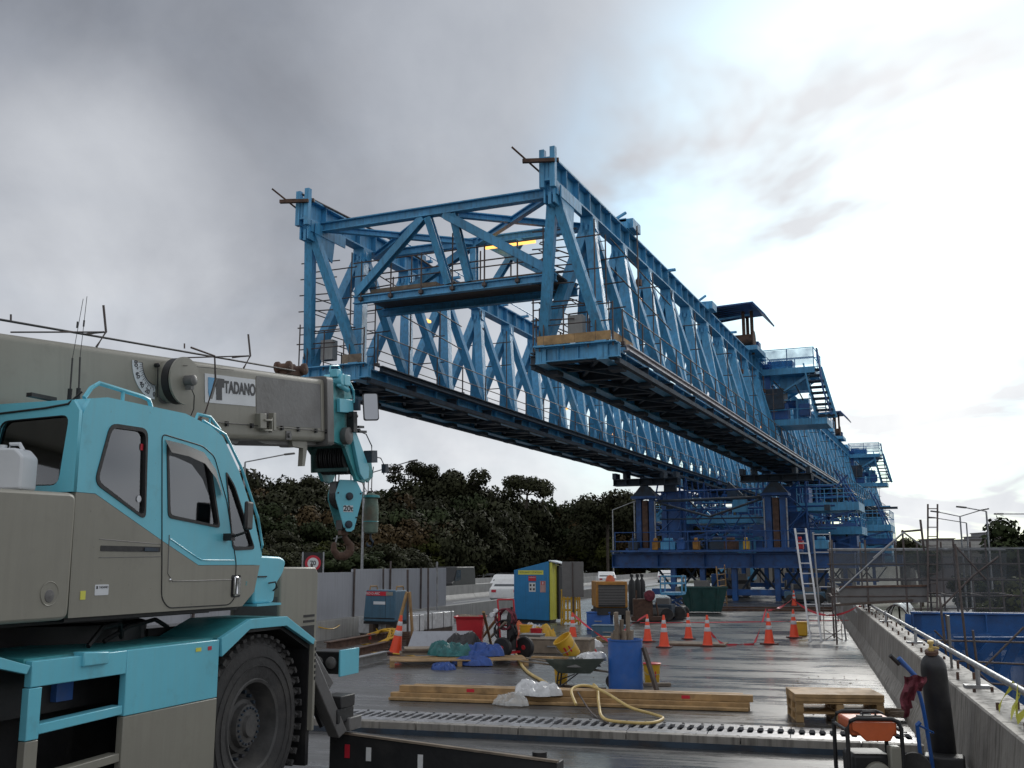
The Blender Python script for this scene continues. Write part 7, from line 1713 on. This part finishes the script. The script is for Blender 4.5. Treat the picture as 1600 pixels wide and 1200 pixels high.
for (x, y, sx, sy, sz, sd, m, lab) in ((850, 1002, .35, .3, .6, 41, 'yellow', 'yellow plastic sack standing right below the blue booth'), (818, 992, .4, .3, .5, 42, 'scoop', 'orange sack heaped left below the blue booth'), (836, 992, .3, .3, .5, 43, 'sheet_w', 'white sack between the orange and yellow ones'), (915, 1010, .5, .35, .3, 44, 'sheet_w', 'white crumpled sack on the deck behind the wheelbarrow'), (905, 1018, .5, .12, .15, 45, 'pink', 'heap of pink tape by the timber box')):
    q = gp(x, y); tag(crumple('sack' if 'sack' in lab else 'tape_heap', (q.x, q.y, .0), sx, sy, sz, sd, m), lab, 'sack' if 'sack' in lab else 'tape')
t = thing('flat_board', 'flat grey-brown board lying on the deck between the cones', 'board', gp(1085, 1010), R(6))
MB().box((0, .5, .04), (1.6, .9, .05)).build('sheet', M['wood_g'], t, smooth=False); MB().box((0, .04, .02), (1.6, .08, .03)).build('batten', M['rust'], t, smooth=False)
t = thing('yellow_box', 'small yellow box behind the cone by the leaning ladder', 'box', gp(1252, 994), 0.1)
MB().box((0, .15, .2), (.36, .3, .38)).build('body', M['yellow'], t, bevel=.02); MB().box((0, .15, .41), (.38, .32, .04)).build('lid', M['yellow'], t, bevel=.01)
# rails lying across the far deck
ty = thing('ground_rails', 'rusty rails lying across the far deck beyond the cones', 'rails', (0, 0, 0))
for y in (951, 955): a, b2 = gp(1118, y), gp(1300, y + 1); MB().beam(a + V((0, 0, .06)), b2 + V((0, 0, .06)), .1, .1).build('rail', M['rust'], ty, smooth=False)

# ---- ladders
def ladder(foot_l, foot_r, top_l, top_r, n, label, m='galv', r=.022):
    t = thing('ladder', label, 'ladder', (foot_l + foot_r) / 2)
    for a, b2 in ((foot_l, top_l), (foot_r, top_r)): MB().beam(a, b2, .045, .075, up=(0, 1, 0)).build('stile', M[m], t, world=True, smooth=False)
    for i in range(n):
        k = (i + .5) / n; MB().tube(foot_l.lerp(top_l, k), foot_r.lerp(top_r, k), r, 6).build('rung', M[m], t, world=True)
    return t
fl, fr = gp(1267, 1003), gp(1284, 1003); dl_ = (fl - EYE).dot(FWD)
M['alu'] = mat('bright_aluminium', (.55, .55, .56), .35, metal=.5, var=.15)
ladder(fl, fr, atd(1242, 826, dl_ + 1.6), atd(1259, 826, dl_ + 1.6), 11, 'tall aluminium ladder leaning in the open, brightest of the ladders', 'alu')
a, b2 = gp(1125, 948), gp(1136, 945); dl2 = (a - EYE).dot(FWD)
ladder(a, b2, atd(1119, 885, dl2 + 1), atd(1132, 883, dl2 + 1), 7, 'small ladder leaning under the blue cross beam, seen far off', 'wood')

# ---- right edge: tube scaffold with debris netting, boards, tall ladder
SV = 30.0
def sdk(x, y, v=SV):           # sight a point onto the scaffold's plane across the deck
    d = ray(x, y); t_ = (D0 + DV * v - EYE).dot(DV) / d.dot(DV); return EYE + d * t_
sc = thing('edge_scaffold', 'tube scaffold hung with grey debris netting over the right edge of the viaduct', 'scaffold', dk(3, SV, 0))
def SB(b, name, m, **k): return b.build(name, M[m], sc, world=True, **k)
back = DV * 2.6
for x in (1300, 1352, 1412, 1449, 1490, 1540, 1590):
    zlow = -4.0
    for off, mt in ((V((0, 0, 0)), 'tube'), (back, 'tube')):
        tp_ = sdk(x, 858) + off; SB(MB().tube(V((tp_.x, tp_.y, zlow if x > 1330 else .02)), tp_ + V((0, 0, .25 if x not in (1590,) else 0)), .026, 6), 'standard', mt)
for y in (858, 882, 907, 932, 958, 985, 1012, 1040):
    x0, x1 = (1296 if y < 950 else 1425, 1600 if y < 1000 else 1640)
    for off in (V((0, 0, 0)), back): SB(MB().tube(sdk(x0, y) + off, sdk(x1, y - 1) + off, .024, 6), 'ledger', 'galv' if y == 858 else 'tube')
for x in (1300, 1352, 1412, 1449, 1490, 1540, 1590):
    for y in (882, 932): p_ = sdk(x, y); SB(MB().tube(p_, p_ + back, .024, 6), 'transom', 'tube')
for (x0, y0, x1, y1) in ((1310, 925, 1412, 832), (1455, 965, 1520, 900), (1520, 900, 1560, 870), (1490, 850, 1540, 905), (1365, 872, 1412, 832), (1412, 832, 1440, 852), (1455, 975, 1400, 1035), (1500, 1060, 1560, 985), (1540, 1075, 1600, 1010)):
    SB(MB().tube(sdk(x0, y0) + V((0, -.05, 0)), sdk(x1, y1) + V((0, -.05, 0)), .026, 6), 'brace', 'galv' if y1 < 870 else 'tube')
SB(MB().tube(sdk(1408, 831), sdk(1441, 828), .03, 6).tube(sdk(1410, 828), sdk(1412, 862), .026, 6).tube(sdk(1438, 812), sdk(1444, 862), .03, 6), 'top_frame', 'tube')
# nets: real sheets hung on the tubes with slight sag
def net(x0, x1, y0, y1, m, name, off=-.04, n=18, amp=.05, depth=SV):
    b = MB(); vs = []; mrow = 8
    for j in range(mrow + 1):
        for i in range(n + 1):
            p_ = sdk(x0 + (x1 - x0) * i / n, y0 + (y1 - y0) * j / mrow, depth)
            vs.append(p_ + DV * (off + amp * mnoise.noise(V((i * .5, j * .4, x0)))) - V((0, 0, .03 * abs(math.sin(i * .9)) * (1 if j == 0 else 0))))
    b.add(vs, [(j * (n + 1) + i, j * (n + 1) + i + 1, (j + 1) * (n + 1) + i + 1, (j + 1) * (n + 1) + i) for j in range(mrow) for i in range(n)])
    return SB(b, name, m, fix=False)
net(1298, 1452, 859, 918, 'net', 'debris_net'); net(1452, 1602, 853, 958, 'net', 'debris_net')
net(1298, 1602, 862, 905, 'net', 'debris_net', off=2.62)
SB(MB().beam(sdk(1312, 931) + V((0, .02, 0)), sdk(1450, 928) + V((0, .02, 0)), .05, .44), 'edge_board', 'cgrey2', smooth=False)
SB(MB().beam(sdk(1305, 945) + V((0, .1, 0)), sdk(1425, 938) + V((0, .1, 0)), .6, .06), 'plank', 'wood_d', smooth=False)
SB(MB().beam(sdk(1312, 917), sdk(1450, 915), .12, .05), 'plank', 'rust', smooth=False)
# tall dark ladder
L0, L1 = sdk(1449, 978), sdk(1463, 978)
ladder(L0 - DV * .12, L1 - DV * .12, sdk(1449, 788) - DV * .12, sdk(1464, 788) - DV * .12, 13, 'tall dark ladder standing up past the top of the netted scaffold', 'tube', .014)
# narrow scaffold tower beside the leaning ladder
stw = thing('scaffold_frame', 'narrow aluminium tower frame with rungs standing right of the leaning ladder', 'scaffold', gp(1300, 965))
f0, f1 = gp(1282, 970), gp(1310, 970); df = (f0 - EYE).dot(FWD)
for f_, xt in ((f0, 1270), (f1, 1296)): MB().tube(f_, atd(xt, 832, df), .03, 8).build('upright', M['alu'], stw, world=True)
for k, yy in enumerate((835, 863, 890, 917, 944)):
    MB().tube(atd(1271 + k * 3, yy, df), atd(1296 + k * 3, yy, df), .022, 6).build('rung', M['alu'], stw, world=True)
a = gp(1322, 1000); da = (a - EYE).dot(FWD)
tag(MB().tube(a + V((0, 0, 0.0)), atd(1312, 918, da), .025, 8).build('prop', M['alu']), 'single bright prop standing against the right barrier', 'prop')
tr_ = thing('tripod_stand', 'thin steel stand with cross legs by the foot of the prop', 'stand', gp(1300, 1000))
for a_, b_ in ((gp(1290, 1001) + V((0, 0, .02)), gp(1316, 1003) + V((0, 0, .35))), (gp(1288, 998), gp(1289, 998) + V((0, 0, 1.0))), (gp(1316, 1001), gp(1316, 1001) + V((0, 0, .5))), (gp(1290, 1001) + V((0, 0, .3)), gp(1316, 1003) + V((0, 0, .05)))): MB().tube(a_, b_, .013, 5).build('leg', M['tube'], tr_, world=True)
rl2 = thing('cable_reel_small', 'small white cable reel hung on top of the right barrier where it ends', 'cable reel', sdk(1344, 952, 33))
pth = [V((math.cos(k * .5) * (.17 + .03 * math.sin(k * 1.7)), .02 * math.sin(k), math.sin(k * .5) * .17 + .05)) for k in range(60)]
MB().path(pth, .016, 5).build('cable', M['plastic_w'], rl2); MB().lathe((0, .03, .05), [(0, 0), (.06, 0), (.06, .05), (0, .05)], 12, 'Y').build('hub', M['red'], rl2)
# white hooped cover behind the barrier
wh = thing('hooped_cover', 'white plastic sheet arched over a hoop behind the right barrier', 'cover', sdk(1400, 985, 31) - V((0, 0, .35)))
b = MB(); vs = []
for j in range(9):
    for i in range(13):
        a = math.pi * i / 12; vs.append((math.cos(a) * .4 + .1, j * .5 - 1.5, math.sin(a) * .75 + .35 + .03 * mnoise.noise(V((i, j, 0)))))
b.add(vs, [(j * 13 + i, j * 13 + i + 1, (j + 1) * 13 + i + 1, (j + 1) * 13 + i) for j in range(8) for i in range(12)])
b.build('sheet', M['sheet_w'], wh, fix=False)
for j in (0, 4, 8): MB().path([(math.cos(math.pi * i / 12) * .39 + .1, j * .5 - 1.5, math.sin(math.pi * i / 12) * .74 + .35) for i in range(13)], .018, 5).tube((.49, j * .5 - 1.5, .35), (.49, j * .5 - 1.5, -3), .02, 5).build('hoop', M['tube'], wh)

# ---- blue formwork structure below the right edge
bf = thing('formwork_traveller', 'blue steel formwork frame under blue netting below the right edge of the viaduct', 'formwork', dk(4, 27, -2))
def FBm(b, name, m, **k): return b.build(name, M[m], bf, world=True, **k)
v1 = 27.0
q = lambda x, y, v=v1: sdk(x, y, v)
FBm(MB().ibeam(q(1424, 972), q(1660, 976), .35, 24 * v1 * .98 / FPX * 1.25, .04, stiff=1.2), 'main_beam', 'gblue2', smooth=False)
FBm(MB().ibeam(q(1500, 1010) + DV * 1, q(1680, 1010) + DV * 1, .3, .3, .03), 'cross_beam', 'gblue2', smooth=False)
for (x0, y0, x1, y1) in ((1430, 985, 1560, 1075), (1560, 1005, 1500, 1075), (1510, 1005, 1580, 1085), (1600, 1000, 1560, 1085), (1620, 1000, 1680, 1100)):
    FBm(MB().beam(q(x0, y0) + DV * .6, q(x1, y1) + DV * .6, .2, .2), 'brace', 'gblue2', smooth=False)
for k in range(5): FBm(MB().beam(q(1430 + k * 50, 985) + DV * (1.4 + k * .1), q(1430 + k * 50, 1100) + DV * (1.4 + k * .1), .14, .14), 'post', 'gblue2', smooth=False)
FBm(MB().beam(q(1424, 960, 29.3), q(1424, 1110, 29.3), .3, .3), 'post', 'gblue2', smooth=False)
def net2(x0, x1, y0, y1, m, v):
    b = MB(); vs = []; n, mr_ = 18, 8
    for j in range(mr_ + 1):
        for i in range(n + 1): vs.append(sdk(x0 + (x1 - x0) * i / n, y0 + (y1 - y0) * j / mr_, v) + DV * (.12 * mnoise.noise(V((i * .5, j * .4, 7)))))
    b.add(vs, [(j * (n + 1) + i, j * (n + 1) + i + 1, (j + 1) * (n + 1) + i + 1, (j + 1) * (n + 1) + i) for j in range(mr_) for i in range(n)])
    return FBm(b, 'shade_net', m, fix=False)
net2(1426, 1680, 984, 1125, 'net_b', 28.8); net2(1440, 1680, 962, 1110, 'net_c', 26.2)
# bare tubes in front of the netting, standing beyond the barrier
ft = thing('barrier_scaffold', 'bare scaffold tubes standing just beyond the right barrier in front of the blue formwork', 'scaffold', dk(2.5, 23, 0))
for x, yt in ((1468, 930), (1492, 850), (1478, 960), (1520, 985)):
    b_top = sdk(x, yt, 23); MB().tube(V((b_top.x + .25, b_top.y, -5)), b_top, .024, 6).build('standard', M['tube'], ft, world=True)
for y0, y1 in ((1000, 1005), (1030, 1040), (1060, 1075)): MB().tube(sdk(1440, y0, 23), sdk(1640, y1, 23), .022, 6).build('ledger', M['tube'], ft, world=True)
MB().tube(sdk(1460, 985, 23), sdk(1560, 1080, 23), .022, 6).tube(sdk(1600, 980, 23), sdk(1500, 1080, 23), .022, 6).build('brace', M['tube'], ft, world=True)
tag(MB().beam(dk(.44, 14.4, .9), dk(.44, 14.4, 1.55), .03, .12).build('level_staff', M['cgrey2']), 'grey pointed stake standing on the barrier behind the gas cylinder', 'stake')

# ---- big black gas cylinder and blue trolley by the barrier
dcy = 9.7
top = atd(1456, 1022, dcy); pb_ = gp(1482, 1243)
cy = thing('gas_cylinder', 'tall black gas cylinder with a brass valve leaning by the right barrier in the foreground', 'gas cylinder', (pb_.x, pb_.y, 0.0))
ax = (top - V((pb_.x, pb_.y, 0))); Lc = ax.length; cy.rotation_mode = 'XYZ'; cy.rotation_euler = ax.to_track_quat('Z', 'Y').to_euler()
MB().lathe((0, 0, 0), [(.10, 0), (.115, .015), (.118, .05), (.118, Lc - .16), (.112, Lc - .10), (.09, Lc - .045), (.055, Lc - .01), (.045, Lc), (.045, Lc + .03), (0, Lc + .03)], 36).build('shell', mat('worn_black_paint', (.022, .022, .024), .42, var=.3, dirt=(.07, .065, .06), dirt_amt=.45), cy)
MB().lathe((0, 0, Lc + .03), [(.03, 0), (.03, .03), (.018, .035), (.018, .07), (.03, .075), (.03, .10), (0, .105)], 14).tube((0, 0, Lc + .07), (.07, -.02, Lc + .07), .012, 8).build('valve', M['yellow_h'], cy)
MB().path([(.02, 0, Lc + .06), (.08, 0, Lc + .09), (.12, .03, Lc + .05), (.12, .05, Lc + .0)], .006, 5).lathe((0, 0, Lc + .0), [(.05, 0), (.062, .005), (.062, .035), (.05, .04)], 18).build('neck_ring', M['rust'], cy)
trl = thing('cylinder_trolley', 'blue two-wheeled cylinder trolley with a maroon rag tied to it', 'trolley', gp(1450, 1240))
pr_ = [atd(1404, 1028, 9.5), atd(1425, 1055, 9.4), atd(1441, 1100, 9.4), atd(1456, 1190, 9.4), atd(1462, 1235, 9.4)]
MB().path(smoothp(pr_[1:]), .018, 8).build('frame_tube', M['blue'], trl, world=True)
MB().path(smoothp([atd(1433, 1132, 9.3), atd(1437, 1170, 9.3), atd(1444, 1235, 9.3)]), .018, 8).build('frame_tube', M['blue'], trl, world=True)
MB().tube(atd(1433, 1132, 9.3), atd(1458, 1145, 9.45), .012, 6).tube(atd(1438, 1128, 9.3), atd(1432, 1134, 9.3), .02, 6).build('cross_bar', M['blue'], trl, world=True)
MB().tube(atd(1404, 1028, 9.4), atd(1430, 1056, 9.4), .022, 10).build('handle_bar', M['blue'], trl, world=True)
MB().tube(atd(1391, 1024, 9.4), atd(1405, 1038, 9.4), .019, 10).build('grip', M['black'], trl, world=True)
MB().tube(atd(1401, 1031, 9.5), atd(1430, 1054, 9.5), .015, 8).build('handle_bar', M['blue'], trl, world=True)
w0 = atd(1430, 1200, 9.25); MB().lathe(w0, [(.05, -.035), (.135, -.03), (.14, 0), (.135, .03), (.05, .035)], 26, 'Y').build('wheel', M['tyre'], trl, world=True)
MB().box(atd(1475, 1180, 9.6) + V((0, 0, -.25)), (.36, .26, .5)).build('toe_shroud', M['black'], trl, world=True, bevel=.02)
b = MB(); vs = []
for j in range(12):
    for i in range(9):
        x = 1412 + i * 4.4 + 2.5 * math.sin(j * .8) - j * .6; y = 1056 + j * (5.8 if i < 6 else 3.2) + 2 * math.sin(i * 1.1)
        vs.append(atd(x, y, 9.28 + .035 * math.sin(i * 1.5 + j * .5) + .02 * math.sin(j * 1.3)))
b.add(vs, [(j * 9 + i, j * 9 + i + 1, (j + 1) * 9 + i + 1, (j + 1) * 9 + i) for j in range(11) for i in range(8) if not (j > 6 and i > 3) and not (j > 8 and (i < 1 or i > 2))])
rg = tag(b.build('rag', M['cloth'], fix=False), 'crumpled maroon striped rag hanging on the cylinder trolley', 'rag')

# ---- orange generator, foreground right
a, b2 = gp(1316, 1290), gp(1408, 1290); dg = 8.9
gnp = gp(1362, 1270); gn = thing('generator', 'orange-topped portable generator in a black tube frame at the bottom edge', 'generator', (gnp.x, gnp.y, 0), R(20))
w2, d2, hg = .235, .24, atd(1360, 1128, dg).z
fr_ = MB()
for y in (-d2, d2):
    fr_.path([(-w2, y, .05), (-w2, y, hg - .08), (-w2 + .03, y, hg - .02), (-w2 + .08, y, hg), (w2 - .08, y, hg), (w2 - .03, y, hg - .02), (w2, y, hg - .08), (w2, y, .05)], .019, 8)
for x in (-w2, w2): fr_.tube((x, -d2, .05), (x, d2, .05), .019, 8).tube((x, -d2, hg - .1), (x, d2, hg - .1), .016, 8)
fr_.build('tube_frame', M['black'], gn)
MB().prism(round_poly([(-w2 + .03, hg - .15), (w2 - .03, hg - .15), (w2 - .03, hg - .015), (-w2 + .03, hg - .015)], .025), lambda x, z: (x, -d2 + .03, z), lambda x, z: (x, d2 - .03, z)).build('fuel_tank', M['scoop'], gn, bevel=.012)
MB().prism([(-w2 + .045, hg - .03), (w2 - .045, hg - .03), (w2 - .045, hg - .10), (w2 - .10, hg - .19), (-w2 + .16, hg - .19), (-w2 + .09, hg - .12), (-w2 + .045, hg - .10)], lambda x, z: (x, -d2 + .0, z), lambda x, z: (x, -d2 + .028, z)).build('front_panel', M['scoop'], gn, bevel=.006)
MB().path([(-.06, -.1, hg - .0), (-.055, -.1, hg + .04), (.05, -.1, hg + .04), (.06, -.1, hg)], .012, 8).lathe((.0, .02, hg - .02), [(.045, 0), (.05, .01), (.05, .03), (.03, .045), (0, .045)], 18).box((0, -.1, hg + .003), (.22, .05, .02)).build('handle_and_cap', M['black'], gn)
MB().box((-.02, 0, hg * .38), (.34, .36, hg * .5)).build('engine_block', M['black'], gn, bevel=.03)
MB().lathe((.02, -d2 - .0, hg * .42), [(.0, -.015), (.10, -.012), (.115, 0), (.12, .05)], 26, 'Y').build('recoil_cover', M['cgrey'], gn)
MB().box((.17, -.2, hg * .5), (.10, .12, hg * .45)).build('air_box', M['cgrey'], gn, bevel=.015)
MB().lathe((-.33, -.2, .1), [(.04, -.03), (.10, -.03), (.10, .03), (.04, .03)], 18, 'X').lathe((.33, -.2, .1), [(.04, -.03), (.10, -.03), (.10, .03), (.04, .03)], 18, 'X').build('wheels', M['tyre'], gn)
# scrap behind the generator
t = thing('scrap_pile', 'dark scrap of rope and battens between the pallets and the barrier', 'scrap', gp(1390, 1125), 0)
MB().beam((-.3, 0, .05), (.25, .1, .12), .06, .04).beam((-.1, -.1, .08), (.4, -.05, .06), .05, .04).build('batten', M['wood_d'], t); MB().path([V((math.cos(k * .6) * .18 + .1, math.sin(k * .6) * .12, .05 + k * .002)) for k in range(50)], .015, 5).build('rope', M['wood_g'], t)
st2 = MB(); rn = random.Random(77)
for k in range(60):
    w, v = rn.uniform(-1.6, -.3), rn.uniform(15.4, 22)
    pch = dk(w, v, .006); s_ = rn.uniform(.008, .022); st2.box(pch, (s_, s_ * rn.uniform(.6, 1.8), s_ * .7), rz=rn.uniform(0, 3))
for k in range(30):
    w, v = rn.uniform(-10, -.4), rn.uniform(15.3, 34); s_ = rn.uniform(.008, .02); st2.box(dk(w, v, .008 if v > 14.5 or v < 13.3 else .02), (s_ * rn.uniform(1, 3), s_, s_ * .6), rz=rn.uniform(0, 3))
tag(st2.build('debris', M['wood_g'], smooth=False), 'small scattered chips and debris on the wet deck', 'debris', kind='stuff')
# scattered battens and off-cuts
for (x0, y0, x1, y1, m, lab) in ((700, 1158, 745, 1162, 'wood_d', 'thin dark batten near the joint'),):
    pass

# ---- vehicles on the motorway
def car(label, x, y, rz, m, L=4.4, name='parked_car', van=False, group='cars on the motorway', dark_low=False):
    q = gp(x, y, -.04); t = thing('car' if not van else 'van', label, 'car' if not van else 'van', q, rz, group)
    W_ = 1.74; H = 1.42 if not van else 2.0
    prof_ = [(-L / 2, .32), (-L / 2 + .02, .75), (-L / 2 + .12, .88), (-L * .28, .95), (-L * .17, H - .05), (-.05, H), (L * .17, H - .04), (L * .34, .95), (L / 2 - .08, .86), (L / 2, .70), (L / 2, .32), (L * .42, .26), (-L * .42, .26)] if not van else \
            [(-L / 2, .4), (-L / 2, 1.0), (-L * .38, 1.1), (-L * .26, H), (L / 2 - .05, H), (L / 2, 1.9), (L / 2, .4), (L * .42, .3), (-L * .42, .3)]
    b = MB(); b.prism(prof_, lambda x, z: (x, -W_ / 2 + (.10 if z > 1.0 else 0), z), lambda x, z: (x, W_ / 2 - (.10 if z > 1.0 else 0), z)); b.build('body', M[m], t, bevel=.04)
    gl_ = [(-L * .265, .97), (-L * .165, H - .09), (L * .165, H - .08), (L * .31, .97)] if not van else [(-L * .36, 1.12), (-L * .26, H - .2), (-L * .1, H - .2), (-L * .1, 1.12)]
    for s in (-1, 1):
        MB().prism(gl_, lambda x, z: (x, s * (W_ / 2 - .05 if z < 1.0 else W_ / 2 - .094), z), lambda x, z: (x, s * (W_ / 2 - .03 if z < 1.0 else W_ / 2 - .084), z)).build('side_window', wmat, t, smooth=False)
    if not van:
        MB().add([(-L * .275, -.72, .97), (-L * .275, .72, .97), (-L * .17, .62, H - .07), (-L * .17, -.62, H - .07)], [(0, 1, 2, 3)]).build('windscreen', wmat, t, smooth=False)
        o = t.children[-1]; o.location = (-.03, 0, .02)
        MB().add([(L * .335, -.72, .97), (L * .335, .72, .97), (L * .175, .62, H - .07), (L * .175, -.62, H - .07)], [(0, 1, 2, 3)]).build('rear_window', wmat, t, smooth=False); t.children[-1].location = (.03, 0, .02)
    for sx_ in (-L * .31, L * .31):
        for s in (-1, 1): MB().lathe((sx_, s * (W_ / 2 - .1), .31), [(0, -.1), (.18, -.11), (.31, -.09), (.31, .09), (.18, .11), (0, .1)], 18, 'Y').build('wheel', M['tyre'], t)
    for s in (-.62, .62):
        MB().box((L / 2 - .02, s, .72), (.06, .26, .14)).build('tail_light', M['text_r'], t, smooth=False)
        MB().box((-L / 2 + .02, s, .70), (.06, .26, .12)).build('headlight', M['plastic_w'], t, smooth=False)
    return t
car('silver-white saloon on the motorway seen beyond the orange compressor', 947, 916, DECK_RZ + R(-90 + 14), 'white')
car('white estate on the motorway just left of the blue booth', 790, 928, DECK_RZ + R(-90 + 8), 'white')
car('white car low behind the booth, partly hidden by its blue wall', 797, 942, DECK_RZ + R(-90 + 8), 'white')
car('white car far along the motorway under the left end of the cross beam', 1040, 910, DECK_RZ + R(-90 + 6), 'white')
car('dark van half hidden behind the end of the grey panels', 706, 934, DECK_RZ + R(90), 'black', 5.0, van=True, group=None)

# ================================================================== tidy the tree of parts (thing > part > sub-part)
def depth(o):
    n = 0
    while o.parent: o = o.parent; n += 1
    return n
changed = True
for _ in range(4):
    for o in list(col.objects):
        if depth(o) > 2:
            par = o.parent; m = Matrix.LocRotScale(par.location, par.rotation_euler, par.scale) @ Matrix.LocRotScale(o.location, o.rotation_euler, o.scale)
            o.parent = par.parent; l, r, s = m.decompose(); o.location = l; o.rotation_euler = r.to_euler(); o.scale = s
used = {o.parent for o in col.objects if o.parent}
for o in list(col.objects):
    if o.type == 'EMPTY' and o not in used: bpy.data.objects.remove(o)
